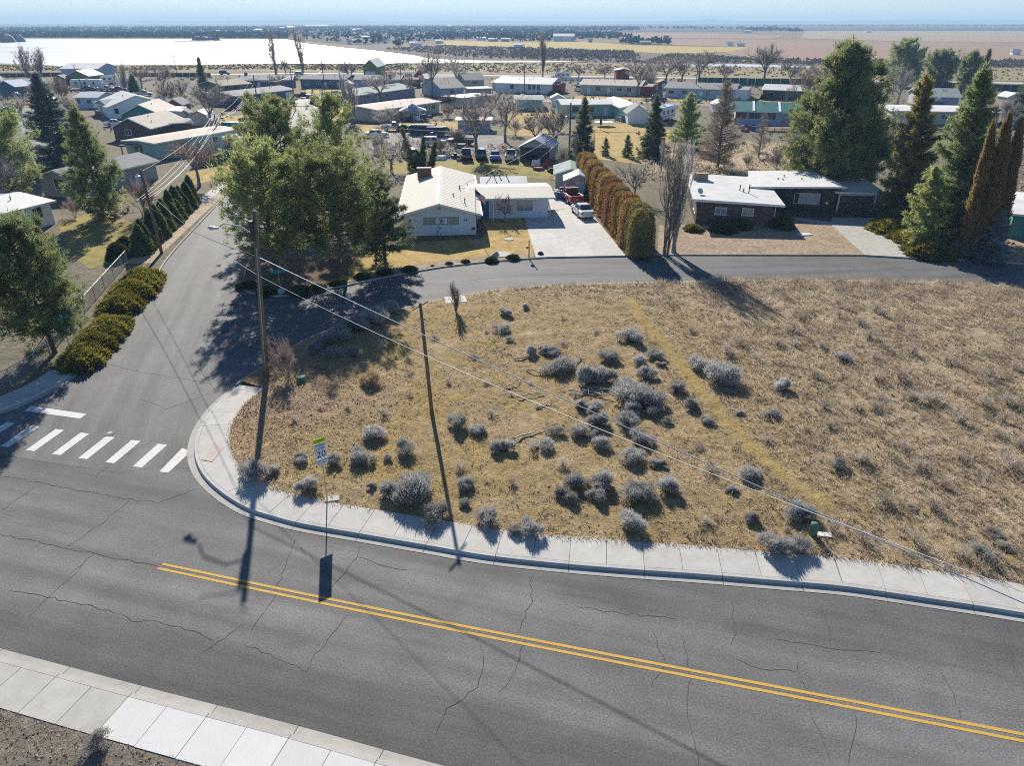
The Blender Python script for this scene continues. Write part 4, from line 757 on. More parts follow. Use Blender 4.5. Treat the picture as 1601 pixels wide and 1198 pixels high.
BT = [  # label, foot x, y, top y, width px, style, seed, pale
 ('small bare tree with dense twigs on the lawn of the white house', 790, 347, 298, 44, 'fruit', 1, 2),
 ('gnarled bare fruit tree behind the gold hedge', 992, 312, 244, 68, 'fruit', 2, 0),
 ('wide bare fruit tree left behind the white house', 612, 268, 202, 92, 'fruit', 3, 0),
 ('bare tree with a short dark trunk on the verge of the side street', 312, 292, 210, 90, 'elm', 4, 2),
 ('grey twiggy bush tree between the dark pine and the thuja row', 226, 338, 272, 72, 'shrub', 5, 2),
 ('large pale bare willow left of the side street', 331, 198, 118, 105, 'willow', 6, 1),
 ('bare tree standing before the lake road, west', 258, 150, 92, 48, 'elm', 7, 0),
 ('low reddish bare tree before the mobile homes', 268, 172, 122, 62, 'willow', 8, 2),
 ('thin bare tree beside the red parked car, west', 198, 148, 95, 20, 'poplar', 9, 0),
 ('bare poplar standing alone against the lake ice, taller left one of two', 432, 118, 36, 26, 'poplar', 10, 0),
 ('bare poplar standing alone against the lake ice, right one of two', 474, 117, 36, 24, 'poplar', 11, 0),
 ('bare tree beside the two lake poplars', 448, 122, 86, 30, 'elm', 12, 0),
 ('small bare tree in front of the long grey-roofed house', 436, 146, 112, 34, 'elm', 13, 0),
 ('bare spreading tree behind the slender street pole', 548, 132, 90, 52, 'elm', 14, 0),
 ('pale bare tree above the slender pine', 552, 192, 108, 40, 'poplar', 15, 1),
 ('dark bare tree in front of the pink-roofed house', 596, 160, 112, 72, 'elm', 16, 0),
 ('low bare shrub against the wall of the pink-roofed house', 605, 196, 164, 50, 'shrub', 17, 1),
 ('bare forked tree behind the cream gabled house', 676, 152, 72, 64, 'elm', 18, 0),
 ('pale bare tree at the cream gabled house', 714, 142, 80, 56, 'elm', 19, 1),
 ('big bare tree over the parked cars, left trunk', 746, 246, 140, 92, 'elm', 20, 0),
 ('big bare tree over the parked cars, right trunk', 790, 222, 138, 84, 'elm', 21, 0),
 ('bare leaning tree right of the open shed', 868, 240, 150, 92, 'willow', 22, 0),
 ('lone tall bare poplar before the wetland', 849, 122, 45, 22, 'poplar', 23, 0),
 ('bare round tree in front of the beige long house', 997, 150, 88, 70, 'elm', 24, 0),
 ('bare tree left of the far street pole, thin', 1040, 134, 82, 62, 'elm', 25, 0),
 ('bare tree behind the blue long house with twin stems', 1092, 130, 73, 56, 'elm', 26, 0),
 ('wide bare tree before the brown fields', 1194, 132, 62, 78, 'elm', 27, 0),
 ('reddish bare thicket left of the giant pine', 1262, 160, 92, 88, 'shrub', 28, 2),
 ('pale grey bare tree right of the giant pine', 1358, 298, 170, 92, 'willow', 29, 1),
 ('bare grey tree beside the brown house garage', 1398, 345, 252, 84, 'shrub', 30, 0),
 ('bare thicket left of the brown fence', 1240, 262, 190, 62, 'shrub', 31, 0),
 ('pale bare tree behind the gold-tipped conifer', 1402, 165, 92, 72, 'willow', 32, 1),
 ('small pale bare tree in front of the right edge conifer', 1570, 200, 148, 50, 'shrub', 33, 1),
 ('cluster of bare poplar stems at the far left shore', 44, 122, 66, 34, 'poplar', 34, 0),
 ('bare shore tree right of the far left poplar cluster', 66, 122, 70, 34, 'poplar', 35, 0),
 ('reddish bare thicket left of the grey mobile home', 100, 158, 115, 60, 'shrub', 36, 2),
 ('pale bare tree hanging over the white house at the left edge', 8, 330, 228, 92, 'willow', 37, 1),
 ('thin pale poplar stem beside the transformer pole, left', 898, 272, 205, 12, 'poplar', 38, 1),
 ('thin pale poplar stem beside the transformer pole, right', 923, 270, 204, 12, 'poplar', 39, 1),
 ('pale grey poplar clump in front of the small spruces', 1062, 268, 212, 28, 'poplar', 40, 1),
 ('single pale poplar stem left of the poplar clump', 1034, 268, 214, 14, 'poplar', 41, 1),
 ('leafless multi-stem poplar in front of the brown house', 1040, 398, 206, 62, 'poplar', 42, 0),
 ('second leafless poplar leaning right in front of the brown house', 1052, 394, 212, 56, 'poplar', 43, 1),
 ('bare red-twig shrub at the foot of the lamp pole', 452, 590, 518, 62, 'shrub', 44, 2),
 ('thin bare sapling at the concrete pad', 714, 492, 436, 30, 'poplar', 45, 0),
 ('bare thorny shrub under the round pine by the fence', 98, 516, 476, 40, 'shrub', 46, 0),
 ('low leafless shrub by the drive of the teal house', 1520, 405, 352, 50, 'shrub', 47, 0),
 ('bare thicket behind the cars in the gravel parking', 690, 238, 212, 60, 'shrub', 48, 2),
 ('grey bare thicket at the fence behind the open shed', 712, 228, 196, 60, 'shrub', 49, 0),
 ('bare shrub thicket in front of the gravel parking, left', 588, 238, 200, 55, 'shrub', 50, 1),
 ('brown bare thicket beside the beige long house', 1015, 140, 108, 56, 'shrub', 51, 2),
 ('dark leafless tree at the white long house, west', 222, 138, 100, 40, 'elm', 52, 2),
 ('hazy bare tree behind the white flat-roofed addition', 287, 166, 120, 42, 'willow', 53, 0), ('low bare thicket at the foot of the white shed pole', 362, 242, 210, 52, 'shrub', 54, 0), ('bare bush beside the verge walk', 392, 264, 236, 28, 'shrub', 55, 2),
 ('bare bush between the two dark board fences', 384, 182, 156, 36, 'shrub', 56, 0), ('bare tree left of the red brick end', 610, 140, 104, 40, 'elm', 57, 0), ('hazy bare tree behind the lavender house', 640, 150, 112, 38, 'willow', 58, 0), ('bare tree behind the small red barn shed', 662, 128, 98, 30, 'elm', 59, 0),
 ('bare bush in front of the cream gabled house', 700, 166, 142, 52, 'shrub', 60, 2), ('hazy bare tree in front of the flat white roofs', 768, 184, 136, 60, 'willow', 61, 0), ('pale bare bush below the mint garage', 806, 212, 178, 46, 'shrub', 62, 1), ('hazy bare tree beside the fallen ladder in the tan yard', 836, 228, 172, 62, 'willow', 63, 0), ('bare bush at the left foot of the dark fir', 878, 262, 220, 50, 'shrub', 64, 1),
 ('bare tree behind the silver-roofed camper', 905, 124, 98, 32, 'elm', 65, 0), ('hazy bare tree behind the tall red barn shed', 945, 124, 96, 38, 'willow', 66, 0), ('bare tree between the beige and the pale blue long houses', 1020, 132, 86, 46, 'willow', 67, 0), ('bare tree right behind the pale blue long house', 1066, 134, 84, 48, 'elm', 68, 0), ('bare tree over the green slat fence, left', 1132, 132, 94, 40, 'willow', 69, 0),
 ('bare tree over the green slat fence, right', 1234, 134, 92, 46, 'elm', 70, 0), ('hazy bare tree behind the giant pine, left', 1288, 140, 96, 56, 'willow', 71, 2), ('grey bush behind the brown and grey board fence', 1300, 266, 222, 44, 'shrub', 72, 1), ('bare bush in the straw patch behind the brown house', 1214, 266, 226, 40, 'shrub', 73, 2), ('reddish bush in the straw patch, nearest the mid roof', 1168, 262, 236, 36, 'shrub', 74, 2),
 ('grey bare tree in front of the long white flat roof', 1438, 196, 142, 46, 'willow', 75, 1), ('grey bare bush below the long white flat roof', 1562, 236, 196, 56, 'shrub', 76, 0), ('bare bush right of the bright green house', 58, 160, 128, 34, 'shrub', 77, 2), ('bare bush in front of the pale blue mobile home', 112, 178, 150, 40, 'shrub', 78, 0), ('hazy bare tree at the west street', 38, 196, 140, 46, 'willow', 79, 1),
 ('bare bush along the wing fence of the L-shaped mint house', 874, 206, 176, 44, 'shrub', 80, 0), ('bare bush behind the trampoline', 912, 200, 172, 36, 'shrub', 81, 1), ('bare bush right of the pink-roofed house', 700, 184, 158, 44, 'shrub', 82, 2), ('thin bare tree at the slim street pole', 520, 178, 140, 30, 'elm', 83, 1), ('dry bush under the left pines beside the white low house', 118, 340, 306, 44, 'shrub', 84, 2),
]
protos = {'poplar': (10, 11), 'elm': (4, 14, 20), 'fruit': (1, 2), 'willow': (6, 22), 'shrub': (5, 17)}
for lb, x, y, tp, wpx, st, sd, pale in BT:
    p, H = by_px(x, y, tp); ps = protos[st]; tm, cmh, h, wd = bare_mesh(st, ps[sd % len(ps)], pale)
    s = H/h; sx = wpx*.5*mpp(p)/wd; sx = max(s*.3, min(s*1.9, sx*1.15))
    plant('bare_tree' if st != 'shrub' else 'bare_shrub', lb, 'tree' if st != 'shrub' else 'shrub', (tm, cmh), p, sx, sd*1.7, sz=s, names=('trunk', 'crown') if st != 'shrub' else ('stems', 'twigs'))
# clipped and mounded evergreens -------------------------------------
def shrub_mesh(name, seed, rx, ry, h, n, ll, lw, fol, power=2.0, up=.5, lumps=.10, droop=0.0, flat=0.0):
    rg = np.random.default_rng(seed); th = rg.uniform(0, 2*np.pi, n); c = rg.uniform(-.15, 1, n)
    zz = np.clip(c, 0, 1)
    rr = (1-np.clip(c, 0, 1)**power)**(1/power)
    lump = 1+lumps*np.array([noise.noise((math.cos(a)*1.8*max(1, rx), math.sin(a)*1.8*max(1, ry), b*h*1.3+seed)) for a, b in zip(th, zz)])*2
    sh = rg.uniform(.80, 1.03, n)*lump
    P_ = np.stack([np.cos(th)*rx*rr*sh, np.sin(th)*ry*rr*sh, h*zz*(.92+.08*lump)*np.where(c < 0, 0, 1)+rg.uniform(0, .05, n)], 1)
    nr = unit(np.stack([np.cos(th)*rr/rx, np.sin(th)*rr/ry, zz/h*1.0+.02], 1))
    D = unit(nr+np.array([0, 0, up])+rg.normal(size=(n, 3))*.38); D[:, 2] *= (1-flat); D[:, 2] -= droop
    L = ll*rg.uniform(.6, 1.3, n); V, F = leaves(rg, P_+D*L[:, None]*.2, D, L, lw*rg.uniform(.7, 1.3, n))
    k = 14; cv = []; cf = []                           # dense inside
    for i in range(6):
        z = i/5; q = (1-z**power)**(1/power) if z < 1 else .05
        for j in range(k):
            a = j*2*np.pi/k; lm = 1+lumps*2*noise.noise((math.cos(a)*1.8*max(1, rx), math.sin(a)*1.8*max(1, ry), z*h*1.3+seed)); cv.append((math.cos(a)*rx*q*.84*lm, math.sin(a)*ry*q*.84*lm, h*z*.88))
    for i in range(5):
        for j in range(k): a0, a1 = i*k+j, i*k+(j+1) % k; cf += [(a0, a1, a1+k), (a0, a1+k, a0+k)]
    V, F = join_tri([(V, F), (np.array(cv), np.array(cf))])
    return tri_mesh(name, V, F, fol)
# gold hedge along the driveway: clipped columns grown into one row
h0 = at(1000, 399, G1); h1 = at(914, 290, G1); hd = h1-h0; hl = hd.length
hedge = empty('gold_hedge', h0, 0, 'tall clipped golden brown hedge of grown-together columns beside the concrete driveway', 'hedge')
hm = [shrub_mesh('hedge_column', 60+i, 1.35, 1.45, 4.6, 5200, .26, .07, ('hedge', 'hedge', 'hedge_red', 'hedge_shaded')[i], 3.4, .9, .035) for i in range(4)]  # last foliage colour is darker, greener: shade at the near end painted in
nh = 24
for i in range(nh):
    t = i/(nh-1); q = hd*t; o = link_mesh('column', hm[3 if i < 2 else 2 if i in (8, 9, 10) else i % 2], hedge, q + Vector((.10*math.sin(i*2.1), 0, 0)), .25*math.sin(i), (1, 1, 1.0+.035*math.sin(i*1.9)+.02*math.sin(i*.7)))
# thuja row on the left of the side street
ORD = 'first second third fourth fifth sixth seventh eighth ninth tenth eleventh twelfth thirteenth fourteenth fifteenth sixteenth seventeenth eighteenth'.split()
tm_ = [shrub_mesh('thuja', 70+i, .78, .78, 3.0, 3000, .34, .085, 'thuja', 1.35, 1.0, .2) for i in range(2)]
a0, a1 = at(222, 398, G1), at(300, 318, G1)
for i in range(18):
    t = i/17; o = link_mesh('thuja_shrub', tm_[i % 2], None, a0.lerp(a1, t)+Vector((.25*math.sin(i*3), .2*math.cos(i*2), 0)), i*2.1, (1.2+.2*math.sin(i*1.7), 1.2, .95+.2*math.sin(i*2.7)))
    tag(o, 'dark green thuja, ' + ORD[i] + ' from the near end of the row by the side street', 'shrub', 'thuja row by the side street')
jm = [shrub_mesh('juniper', 80+i, 1.0, 1.0, .62, 3000, .34, .09, 'juniper', 1.5, .35, .2, 0, .1) for i in range(3)]
def jun(px, py, wpx, label, hs=1.0, me=None, i=0, name='juniper_shrub', elong=1.0, rz=0.0):
    p = at(px, py, G1); s = wpx*.5*mpp(p); o = link_mesh(name, (me or jm)[i % len(me or jm)], None, p, rz, (s, s*elong, s*hs*1.0)); return tag(o, label, 'shrub')
for i, (x, y, wd, lb, el, hs) in enumerate([(129, 568, 58, 'low yellow-green juniper mound nearest the street sign, first of the near row', 1.5, 1.0), (148, 543, 62, 'low yellow-green juniper mound in the middle of the near row', 1.4, .9), (170, 516, 62, 'low yellow-green juniper mound at the far end of the near row', 1.3, .9),
        (188, 484, 56, 'low yellow-green juniper mound at the near end of the second row', 1.4, 1.0), (206, 463, 62, 'low yellow-green juniper mound in the middle of the second row', 1.3, 1.0), (222, 443, 60, 'low yellow-green juniper mound at the far end of the second row', 1.3, 1.0),
        (138, 556, 56, 'low yellow-green juniper mound second from the street sign, near row', 1.4, .9), (158, 530, 60, 'low yellow-green juniper mound second from the far end, near row', 1.4, .9), (196, 474, 58, 'low yellow-green juniper mound second in the second row', 1.4, .95), (214, 453, 60, 'low yellow-green juniper mound fourth in the second row', 1.3, .95),
        (1392, 362, 56, 'spreading green juniper beside the brown house driveway, back', 1.3, .8), (1420, 376, 56, 'spreading green juniper beside the brown house driveway, middle', 1.2, .7), (1452, 398, 64, 'rounded green juniper at the foot of the brown house driveway', 1.1, .8), (1440, 384, 50, 'green juniper behind the rounded one by the driveway', 1.2, .8),
        (1084, 360, 30, 'round yellow-green shrub at the left corner of the brown house', 1.0, .8)]):
    jun(x, y, wd, lb, hs, None, i, elong=el, rz=R(20))
gm = [shrub_mesh('green_shrub', 90+i, 1.0, 1.0, 1.2, 2600, .3, .085, 'green_shrub', 1.9, .5, .16) for i in range(2)]
for i, (x, y, wd, lb, hs) in enumerate([(1130, 362, 38, 'dark green shrub under the left window of the brown house', .6), (1160, 357, 30, 'dark shrub under the right window of the brown house', .7), (1222, 357, 32, 'tall dark green shrub at the right corner of the brown house', 1.0),
        (186, 404, 34, 'dark juniper at the near end of the thuja row', 1.1), (197, 392, 26, 'bronze juniper at the near end of the thuja row', 1.3), (494, 162, 18, 'round dark green shrub at the bend of the side street', .9), (862, 150, 12, 'dark green shrub by the white long house', .9), (875, 147, 10, 'small dark shrub at the red annex', .9), (1198, 156, 18, 'dark shrub at the brown far house', .9), (1536, 402, 26, 'small green shrub by the teal wall at the right edge', .8),
        (630, 205, 18, 'dark shrub left of the pink-roofed house wall', .8), (845, 398, 9, 'small green shrub by the mailbox', .8)]):
    jun(x, y, wd, lb, hs, gm, i, name='green_shrub')
for i, (x, y, wd, lb) in enumerate([(385, 448, 30, 'low green ground cover at the corner kerb, leftmost'), (420, 458, 34, 'low green ground cover at the corner kerb below the pine'), (468, 458, 36, 'low green ground cover at the corner kerb beside the street sign'), (495, 452, 26, 'low green ground cover at the corner kerb, fourth from the left'), (527, 444, 24, 'green tuft shrub left of the leaning pine trunk'), (566, 434, 24, 'green tuft shrub right of the leaning pine trunk'), (602, 428, 24, 'green tuft shrub below the small spruce'), (640, 423, 24, 'green tuft shrub at the kerb right of the small spruce'),
        (676, 416, 6, 'tiny green tuft on the kerb strip'), (702, 413, 12, 'small green tuft on the kerb strip left of the manhole'), (728, 410, 14, 'spiky green tuft on the kerb strip below the lawn'), (768, 408, 20, 'dark green clump on the kerb strip, biggest of the lawn front'), (802, 404, 20, 'yellow-green clump on the kerb strip right of the manhole')]):
    jun(x, y, wd, lb, .45, gm, i, name='ground_cover')
def py_near(y): return y > 300
# gold columnar cypress and twisted juniper
colm = [shrub_mesh('gold_column', 101+i, 1.0, 1.0, 9.0, 5200, .5, .12, 'gold_column', 1.7, 1.2, .16) for i in range(2)]
for x, y, tp, wd, lb, i in ((1510, 402, 194, 24, 'tall bronze columnar cypress, left of the touching three', 0), (1530, 404, 182, 28, 'tall bronze columnar cypress, middle and tallest of the three', 1), (1550, 402, 190, 24, 'tall bronze columnar cypress, right of the touching three', 0), (1539, 152, 111, 8, 'far dark columnar cypress on the right', 0)):
    p, H = by_px(x, y, tp); s = wd*.5*mpp(p); o = tag(link_mesh('columnar_cypress', colm[i], None, p, i, (s, s, H/9.0)), lb, 'tree'); o.rotation_euler = (0, R(-5) if py_near(y) else 0, 0)
tj = empty('twisted_juniper', at(655, 264, G1), 0, 'twisted dark juniper with three crooked spires behind the white house', 'tree')
MB().tube([(0, 0, 0), (.2, 0, 1.5), (-.3, .1, 3)], [.2, .16, .1], 6).build('trunk', 'bark_pine', tj)
for dx, dy, h, r, le, sd in ((-1.0, 0, 5.8, .75, -1.3, 301), (.5, .3, 4.6, .7, .5, 302), (2.0, 0, 3.9, .65, .9, 303), (0, -.3, 2.4, 1.5, 0, 304)):
    _, (cv, cf) = conifer_data(sd, h, .2, r, 46, 'thin', .42, .10, 9, le, 1.6); link_mesh('crown', tri_mesh('crown', cv, cf, 'thuja'), tj, (dx, dy, 0))
# sagebrush --------------------------------------------------------------
def sage_mesh(seed, fol, n=4600, loose=.0):
    """grey brush: several crowns of upright twig sprays over dark stems"""
    rg = np.random.default_rng(seed); k = rg.integers(4, 8) if seed % 2 else rg.integers(8, 13); cen = unit(rg.normal(size=(k, 2)))*rg.uniform(.1, .66, (k, 1)); ch = rg.uniform(.62, 1.15, k)*(1-.45*np.linalg.norm(cen, axis=1)); cr = rg.uniform(.24, .46, k); segs = []
    which = rg.integers(0, k, n); th = rg.uniform(0, 2*np.pi, n); el = np.arcsin(rg.uniform(-.05, 1, n)); rad = rg.uniform(.35, 1.0, n)**.5
    dirs = np.stack([np.cos(th)*np.cos(el), np.sin(th)*np.cos(el), np.sin(el)], 1); spr = rg.normal(size=(60, 3))*.07
    P_ = np.stack([cen[which, 0], cen[which, 1], ch[which]*.42], 1)+dirs*np.stack([cr[which], cr[which], ch[which]*.5], 1)*rad[:, None]+spr[rg.integers(0, 60, n)]
    P_[:, 2] = np.maximum(P_[:, 2], .05+.12*rg.uniform(0, 1, n))
    D = unit(dirs*.8+np.array([0, 0, .8])+rg.normal(size=(n, 3))*.34); L = rg.uniform(.10, .30, n); W = rg.uniform(.020, .040, n)
    for j in range(46 if fol[0] == 's' else 14):
        c = cen[j % k]; s = np.linspace(0, 1, 4)[:, None]; tip = np.array([c[0], c[1], ch[j % k]*.75])+rg.normal(size=3)*np.array([.2, .2, .12])
        segs.append((np.array([c[0]*.15, c[1]*.15, 0])+(tip-np.array([c[0]*.15, c[1]*.15, 0]))*s+rg.normal(size=(4, 3))*.03*s, np.linspace(.028, .008, 4)))
    v1 = blades(rg, P_, D, L, W); v2 = tubes_tri(segs, 3)
    V, F = join_tri([v1, v2]); mi = np.concatenate([np.zeros(len(v1[1]), int), np.ones(len(v2[1]), int)])
    return tri_mesh('sagebrush', V, F, [fol, 'stem' if fol != 'weed' else 'weed'], mi)
SM = {'s': [sage_mesh(200+i, 'sage') for i in range(8)], 'p': [sage_mesh(210+i, 'sage_pale', 2000) for i in range(2)], 't': [sage_mesh(220, 'tumble', 2600)], 'w': [sage_mesh(230+i, 'weed', 520) for i in range(3)]}
SAGE = [
 (395, 749, 52, 's', 'round grey sagebrush leaning over the pavement at the corner bend'), (424, 742, 30, 's', 'smaller sagebrush right behind the corner bend sagebrush'), (480, 768, 42, 's', 'sagebrush left of the foot of the speed sign post'), (474, 722, 28, 's', 'sagebrush left of the speed limit plate'), (523, 728, 28, 's', 'sagebrush just right of the speed limit plate'),
 (568, 722, 44, 's', 'dark sagebrush, lower of the pair right of the speed sign'), (585, 688, 36, 's', 'sagebrush, upper of the pair right of the speed sign'), (612, 786, 62, 's', 'left half of the largest sagebrush clump above the pavement'), (650, 778, 70, 's', 'largest sagebrush in the lot, right half of the big clump above the pavement'), (580, 765, 20, 's', 'little sagebrush left of the largest clump'), (682, 813, 50, 's', 'sagebrush at the pavement edge where the thin pole shadow crosses'),
 (636, 712, 42, 'p', 'pale dead sagebrush above the largest clump'), (607, 722, 18, 's', 'tiny sagebrush left of the pale dead one'), (711, 674, 40, 's', 'sagebrush right of the thin pole foot, first of two'), (747, 678, 30, 's', 'sagebrush right of the thin pole foot, second of two'), (784, 710, 40, 's', 'round sagebrush standing alone in the middle left of the lot'), (846, 706, 40, 'p', 'low pale sagebrush by a dead branch'), (868, 683, 30, 'p', 'pale sagebrush at the tip of the dead branch'),
 (762, 820, 44, 's', 'sagebrush at the pavement edge right of the thin pole shadow'), (724, 765, 32, 's', 'lone sagebrush beside the thin pole shadow, upper'), (726, 792, 22, 's', 'lone sagebrush beside the thin pole shadow, lower'), (832, 832, 42, 's', 'sagebrush touching the pavement left of the middle joint, bigger of two'), (806, 834, 26, 's', 'sagebrush touching the pavement left of the middle joint, smaller of two'),
 (880, 784, 40, 's', 'sagebrush at the left end of the four-bush chain above the pavement'), (902, 765, 40, 's', 'second sagebrush of the four-bush chain above the pavement'), (938, 766, 50, 's', 'third and biggest sagebrush of the four-bush chain above the pavement'), (933, 785, 34, 's', 'lowest sagebrush of the four-bush chain above the pavement'), (984, 830, 50, 's', 'big round sagebrush alone near the pavement, centre'), (998, 785, 56, 's', 'broad sagebrush above the big round one, left of a touching pair'), (1036, 770, 44, 's', 'upright sagebrush at the right of the touching pair under the cables'),
 (990, 724, 36, 's', 'sagebrush right under the cables, centre'), (1030, 730, 30, 's', 'sagebrush between the two cables, lower right'), (872, 584, 50, 's', 'broad sagebrush at the upper left of the central thicket'), (832, 556, 30, 's', 'sagebrush at the top left of the central thicket'), (850, 553, 22, 's', 'narrow sagebrush second from the top left of the central thicket'), (866, 556, 28, 's', 'sagebrush third from the top left of the central thicket'), (951, 566, 34, 's', 'sagebrush below the lone dome-shaped one'), (985, 539, 46, 's', 'dome-shaped sagebrush standing alone nearest the middle street'),
 (1023, 562, 30, 's', 'sagebrush beside the mossy path, upper'), (1034, 574, 18, 's', 'tiny sagebrush beside the mossy path'), (998, 570, 26, 's', 'sagebrush between the dome and the thicket'), (920, 600, 48, 's', 'dark sagebrush left in the heart of the thicket'), (944, 600, 44, 's', 'dark sagebrush right in the heart of the thicket'), (1008, 592, 36, 's', 'sagebrush behind the big thicket bush'), (988, 628, 60, 's', 'largest bush of the central thicket, left half'), (1008, 634, 56, 's', 'largest bush of the central thicket, right half'), (976, 612, 34, 's', 'sagebrush left behind the largest thicket bush'), (1020, 646, 34, 's', 'sagebrush at the right foot of the largest thicket bush'), (990, 648, 32, 's', 'sagebrush at the left foot of the largest thicket bush'),
 (908, 640, 34, 's', 'sagebrush left of the brush pile below the thicket'), (928, 648, 38, 's', 'sagebrush right of the brush pile below the thicket'), (938, 668, 38, 's', 'sagebrush under the upper cable, centre'), (980, 668, 40, 's', 'sagebrush below the thicket on the right, upper'), (1002, 690, 36, 's', 'sagebrush below the thicket on the right, lower'), (905, 684, 32, 's', 'sagebrush above the lower cable, left of three'), (925, 684, 26, 's', 'sagebrush above the lower cable, middle of three'), (943, 702, 30, 's', 'sagebrush below the lower cable, right of three'),
 (1082, 640, 32, 's', 'sagebrush beside the mossy path, left bank, upper'), (1105, 662, 26, 's', 'sagebrush beside the mossy path, left bank, lower'), (1043, 664, 22, 'p', 'pale top-heavy sagebrush between thicket and path'), (1058, 614, 30, 's', 'low sagebrush between thicket and path'), (1095, 577, 50, 's', 'sagebrush across the path, left of a touching pair'), (1130, 600, 56, 's', 'sagebrush across the path, right of a touching pair'), (793, 494, 22, 's', 'small grey sagebrush near the sapling, upper'), (783, 521, 32, 'p', 'flattened pale sagebrush near the sapling'), (822, 484, 16, 's', 'little sagebrush near the middle street kerb'), (798, 536, 18, 'p', 'pale tuft below the flattened sagebrush'),
 (612, 494, 44, 's', 'sagebrush at the top end of the kerbside row in the pine shade'), (584, 508, 48, 's', 'second sagebrush of the kerbside row in the pine shade'), (556, 522, 48, 's', 'third sagebrush of the kerbside row in the pine shade'), (528, 536, 46, 's', 'fourth sagebrush of the kerbside row in the pine shade'), (503, 552, 48, 's', 'fifth sagebrush of the kerbside row at the shade edge'), (516, 562, 34, 's', 'lowest sagebrush of the kerbside row at the shade edge'), (553, 558, 26, 's', 'small sagebrush right of the kerbside row'), (582, 602, 46, 't', 'tan round tumbleweed shrub in the left part of the lot'),
 (1226, 612, 34, 's', 'round sagebrush in the right grass, upper left'), (1205, 654, 30, 'p', 'pale sagebrush right of the mossy path'), (1153, 648, 16, 's', 'small upright sagebrush by the mossy path'), (1316, 566, 26, 's', 'sagebrush alone in the upper right grass'), (1309, 736, 36, 'p', 'pale round sagebrush in the lower right grass'), (1172, 748, 34, 's', 'sagebrush by the path end above the cables'), (1172, 818, 34, 's', 'sagebrush left of the pair at the green pedestal'), (1250, 812, 44, 's', 'tall sagebrush behind the green pedestal'), (1208, 868, 56, 's', 'big sagebrush hanging over the pavement left of the green pedestal'), (1248, 862, 40, 's', 'sagebrush just left of the green pedestal'), (1535, 872, 38, 'p', 'pale sagebrush near the right edge above the pavement'), (1553, 842, 28, 'p', 'pale sagebrush near the right edge, upper of three'), (1566, 860, 22, 'p', 'small pale sagebrush at the far right edge'), (1426, 799, 18, 'p', 'tiny pale tuft in the lower right grass'), (1142, 770, 22, 's', 'small sagebrush under the cables, right'), (1355, 726, 20, 'w', 'dark twiggy weed right of the pale round sagebrush'),
 (152, 1172, 44, 'p', 'dead grey sagebrush on the near verge below the pavement'),
]
rs = random.Random(9)
for i, (x, y, wd, k, lb) in enumerate(SAGE):
    p = at(x, y-.06*wd, .16); s = wd*.5*mpp(p)/.93; ms = SM[k]
    o = link_mesh('sagebrush' if k in 'sp' else ('tumbleweed' if k == 't' else 'weed'), ms[i % len(ms)], None, (p.x, p.y, lot_h(p.x, p.y)-.03), rs.uniform(0, 6.28), (s*rs.uniform(.95, 1.2), s*rs.uniform(.8, 1.15), s*rs.uniform(.8, 1.15)))
    tag(o, lb, 'bush', 'sagebrush in the dry lot')
wr = [(1135, 555), (1155, 540), (1255, 500), (1240, 520), (1310, 497), (1325, 485), (1367, 487), (1380, 493), (1345, 510), (1360, 530), (1405, 512), (1240, 542), (1283, 545), (1365, 560), (1385, 548), (1425, 555), (1275, 593), (1370, 595), (1405, 595), (1480, 570), (1500, 575), (1545, 590), (1585, 577), (1420, 625), (1440, 632), (1455, 628), (1375, 625), (1495, 615), (1545, 600), (1500, 660), (1535, 635), (1575, 635), (1560, 685), (1570, 660), (1370, 640), (1300, 670), (1345, 725), (1440, 735), (1470, 760), (1580, 735), (1200, 690), (1290, 640), (1180, 560), (1215, 540), (1340, 640), (1410, 700), (1595, 700), (1460, 800), (1380, 790), (1500, 720), (880, 540), (900, 620), (840, 640), (760, 600), (740, 560), (830, 600), (770, 650), (800, 620), (700, 600), (640, 620), (600, 650), (545, 640), (500, 640), (460, 660), (620, 560), (680, 530), (760, 520), (880, 500), (930, 520), (1080, 520), (720, 735), (800, 760), (880, 730), (1060, 780), (1100, 820), (1110, 740), (1090, 700), (1350, 850), (1430, 850), (1300, 830), (1500, 870)]
for i, (x, y) in enumerate(wr):
    rt = x > 1125; p = at(x, y, .16); s = rs.uniform(.42, .72)*(1.15 if rt else .75)
    o = link_mesh('weed', SM['w'][i % 3], None, (p.x, p.y, lot_h(p.x, p.y)-.03), rs.uniform(0, 6.28), (s*rs.uniform(.85, 1.3), s*rs.uniform(.85, 1.3), s*rs.uniform(.8, 1.2)))
    tag(o, 'small grey-brown twiggy weed in the tall grass right of the mossy path' if rt else 'small dry brown weed clump among the sagebrush left of the mossy path', 'weed', 'dry weeds right of the path' if rt else 'dry weeds left of the path')
# dry grass over the lot, straw on the right, leaf litter at the corner (nobody could count it)
def scatter(n, poly, seed, bounds):
    rg = np.random.default_rng(seed); x = rg.uniform(bounds[0], bounds[1], n); y = rg.uniform(bounds[2], bounds[3], n); ok = in_poly(x, y, poly); return rg, x[ok], y[ok]
LOTP = [(p[0], p[1]) for p in LOT]
def lot_z(x, y): return np.array([lot_h(a, b) for a, b in zip(x, y)])
rg, gx, gy = scatter(76000, LOTP, 3, (-18, 46, 18, 62))
dens = np.array([.58+1.2*noise.noise((a*.30, b*.30, 5))+.7*noise.noise((a*1.1, b*1.1, 9)) for a, b in zip(gx, gy)])+np.clip((gx-8)/16, 0, .45)+np.clip((gy-54)/8, 0, .35)
pd = np.array([dist_path(a, b) for a, b in zip(gx, gy)]); ok = (rg.uniform(0, 1, len(gx)) < dens)*(pd > rg.uniform(.2, .8, len(gx))); gx, gy = gx[ok], gy[ok]
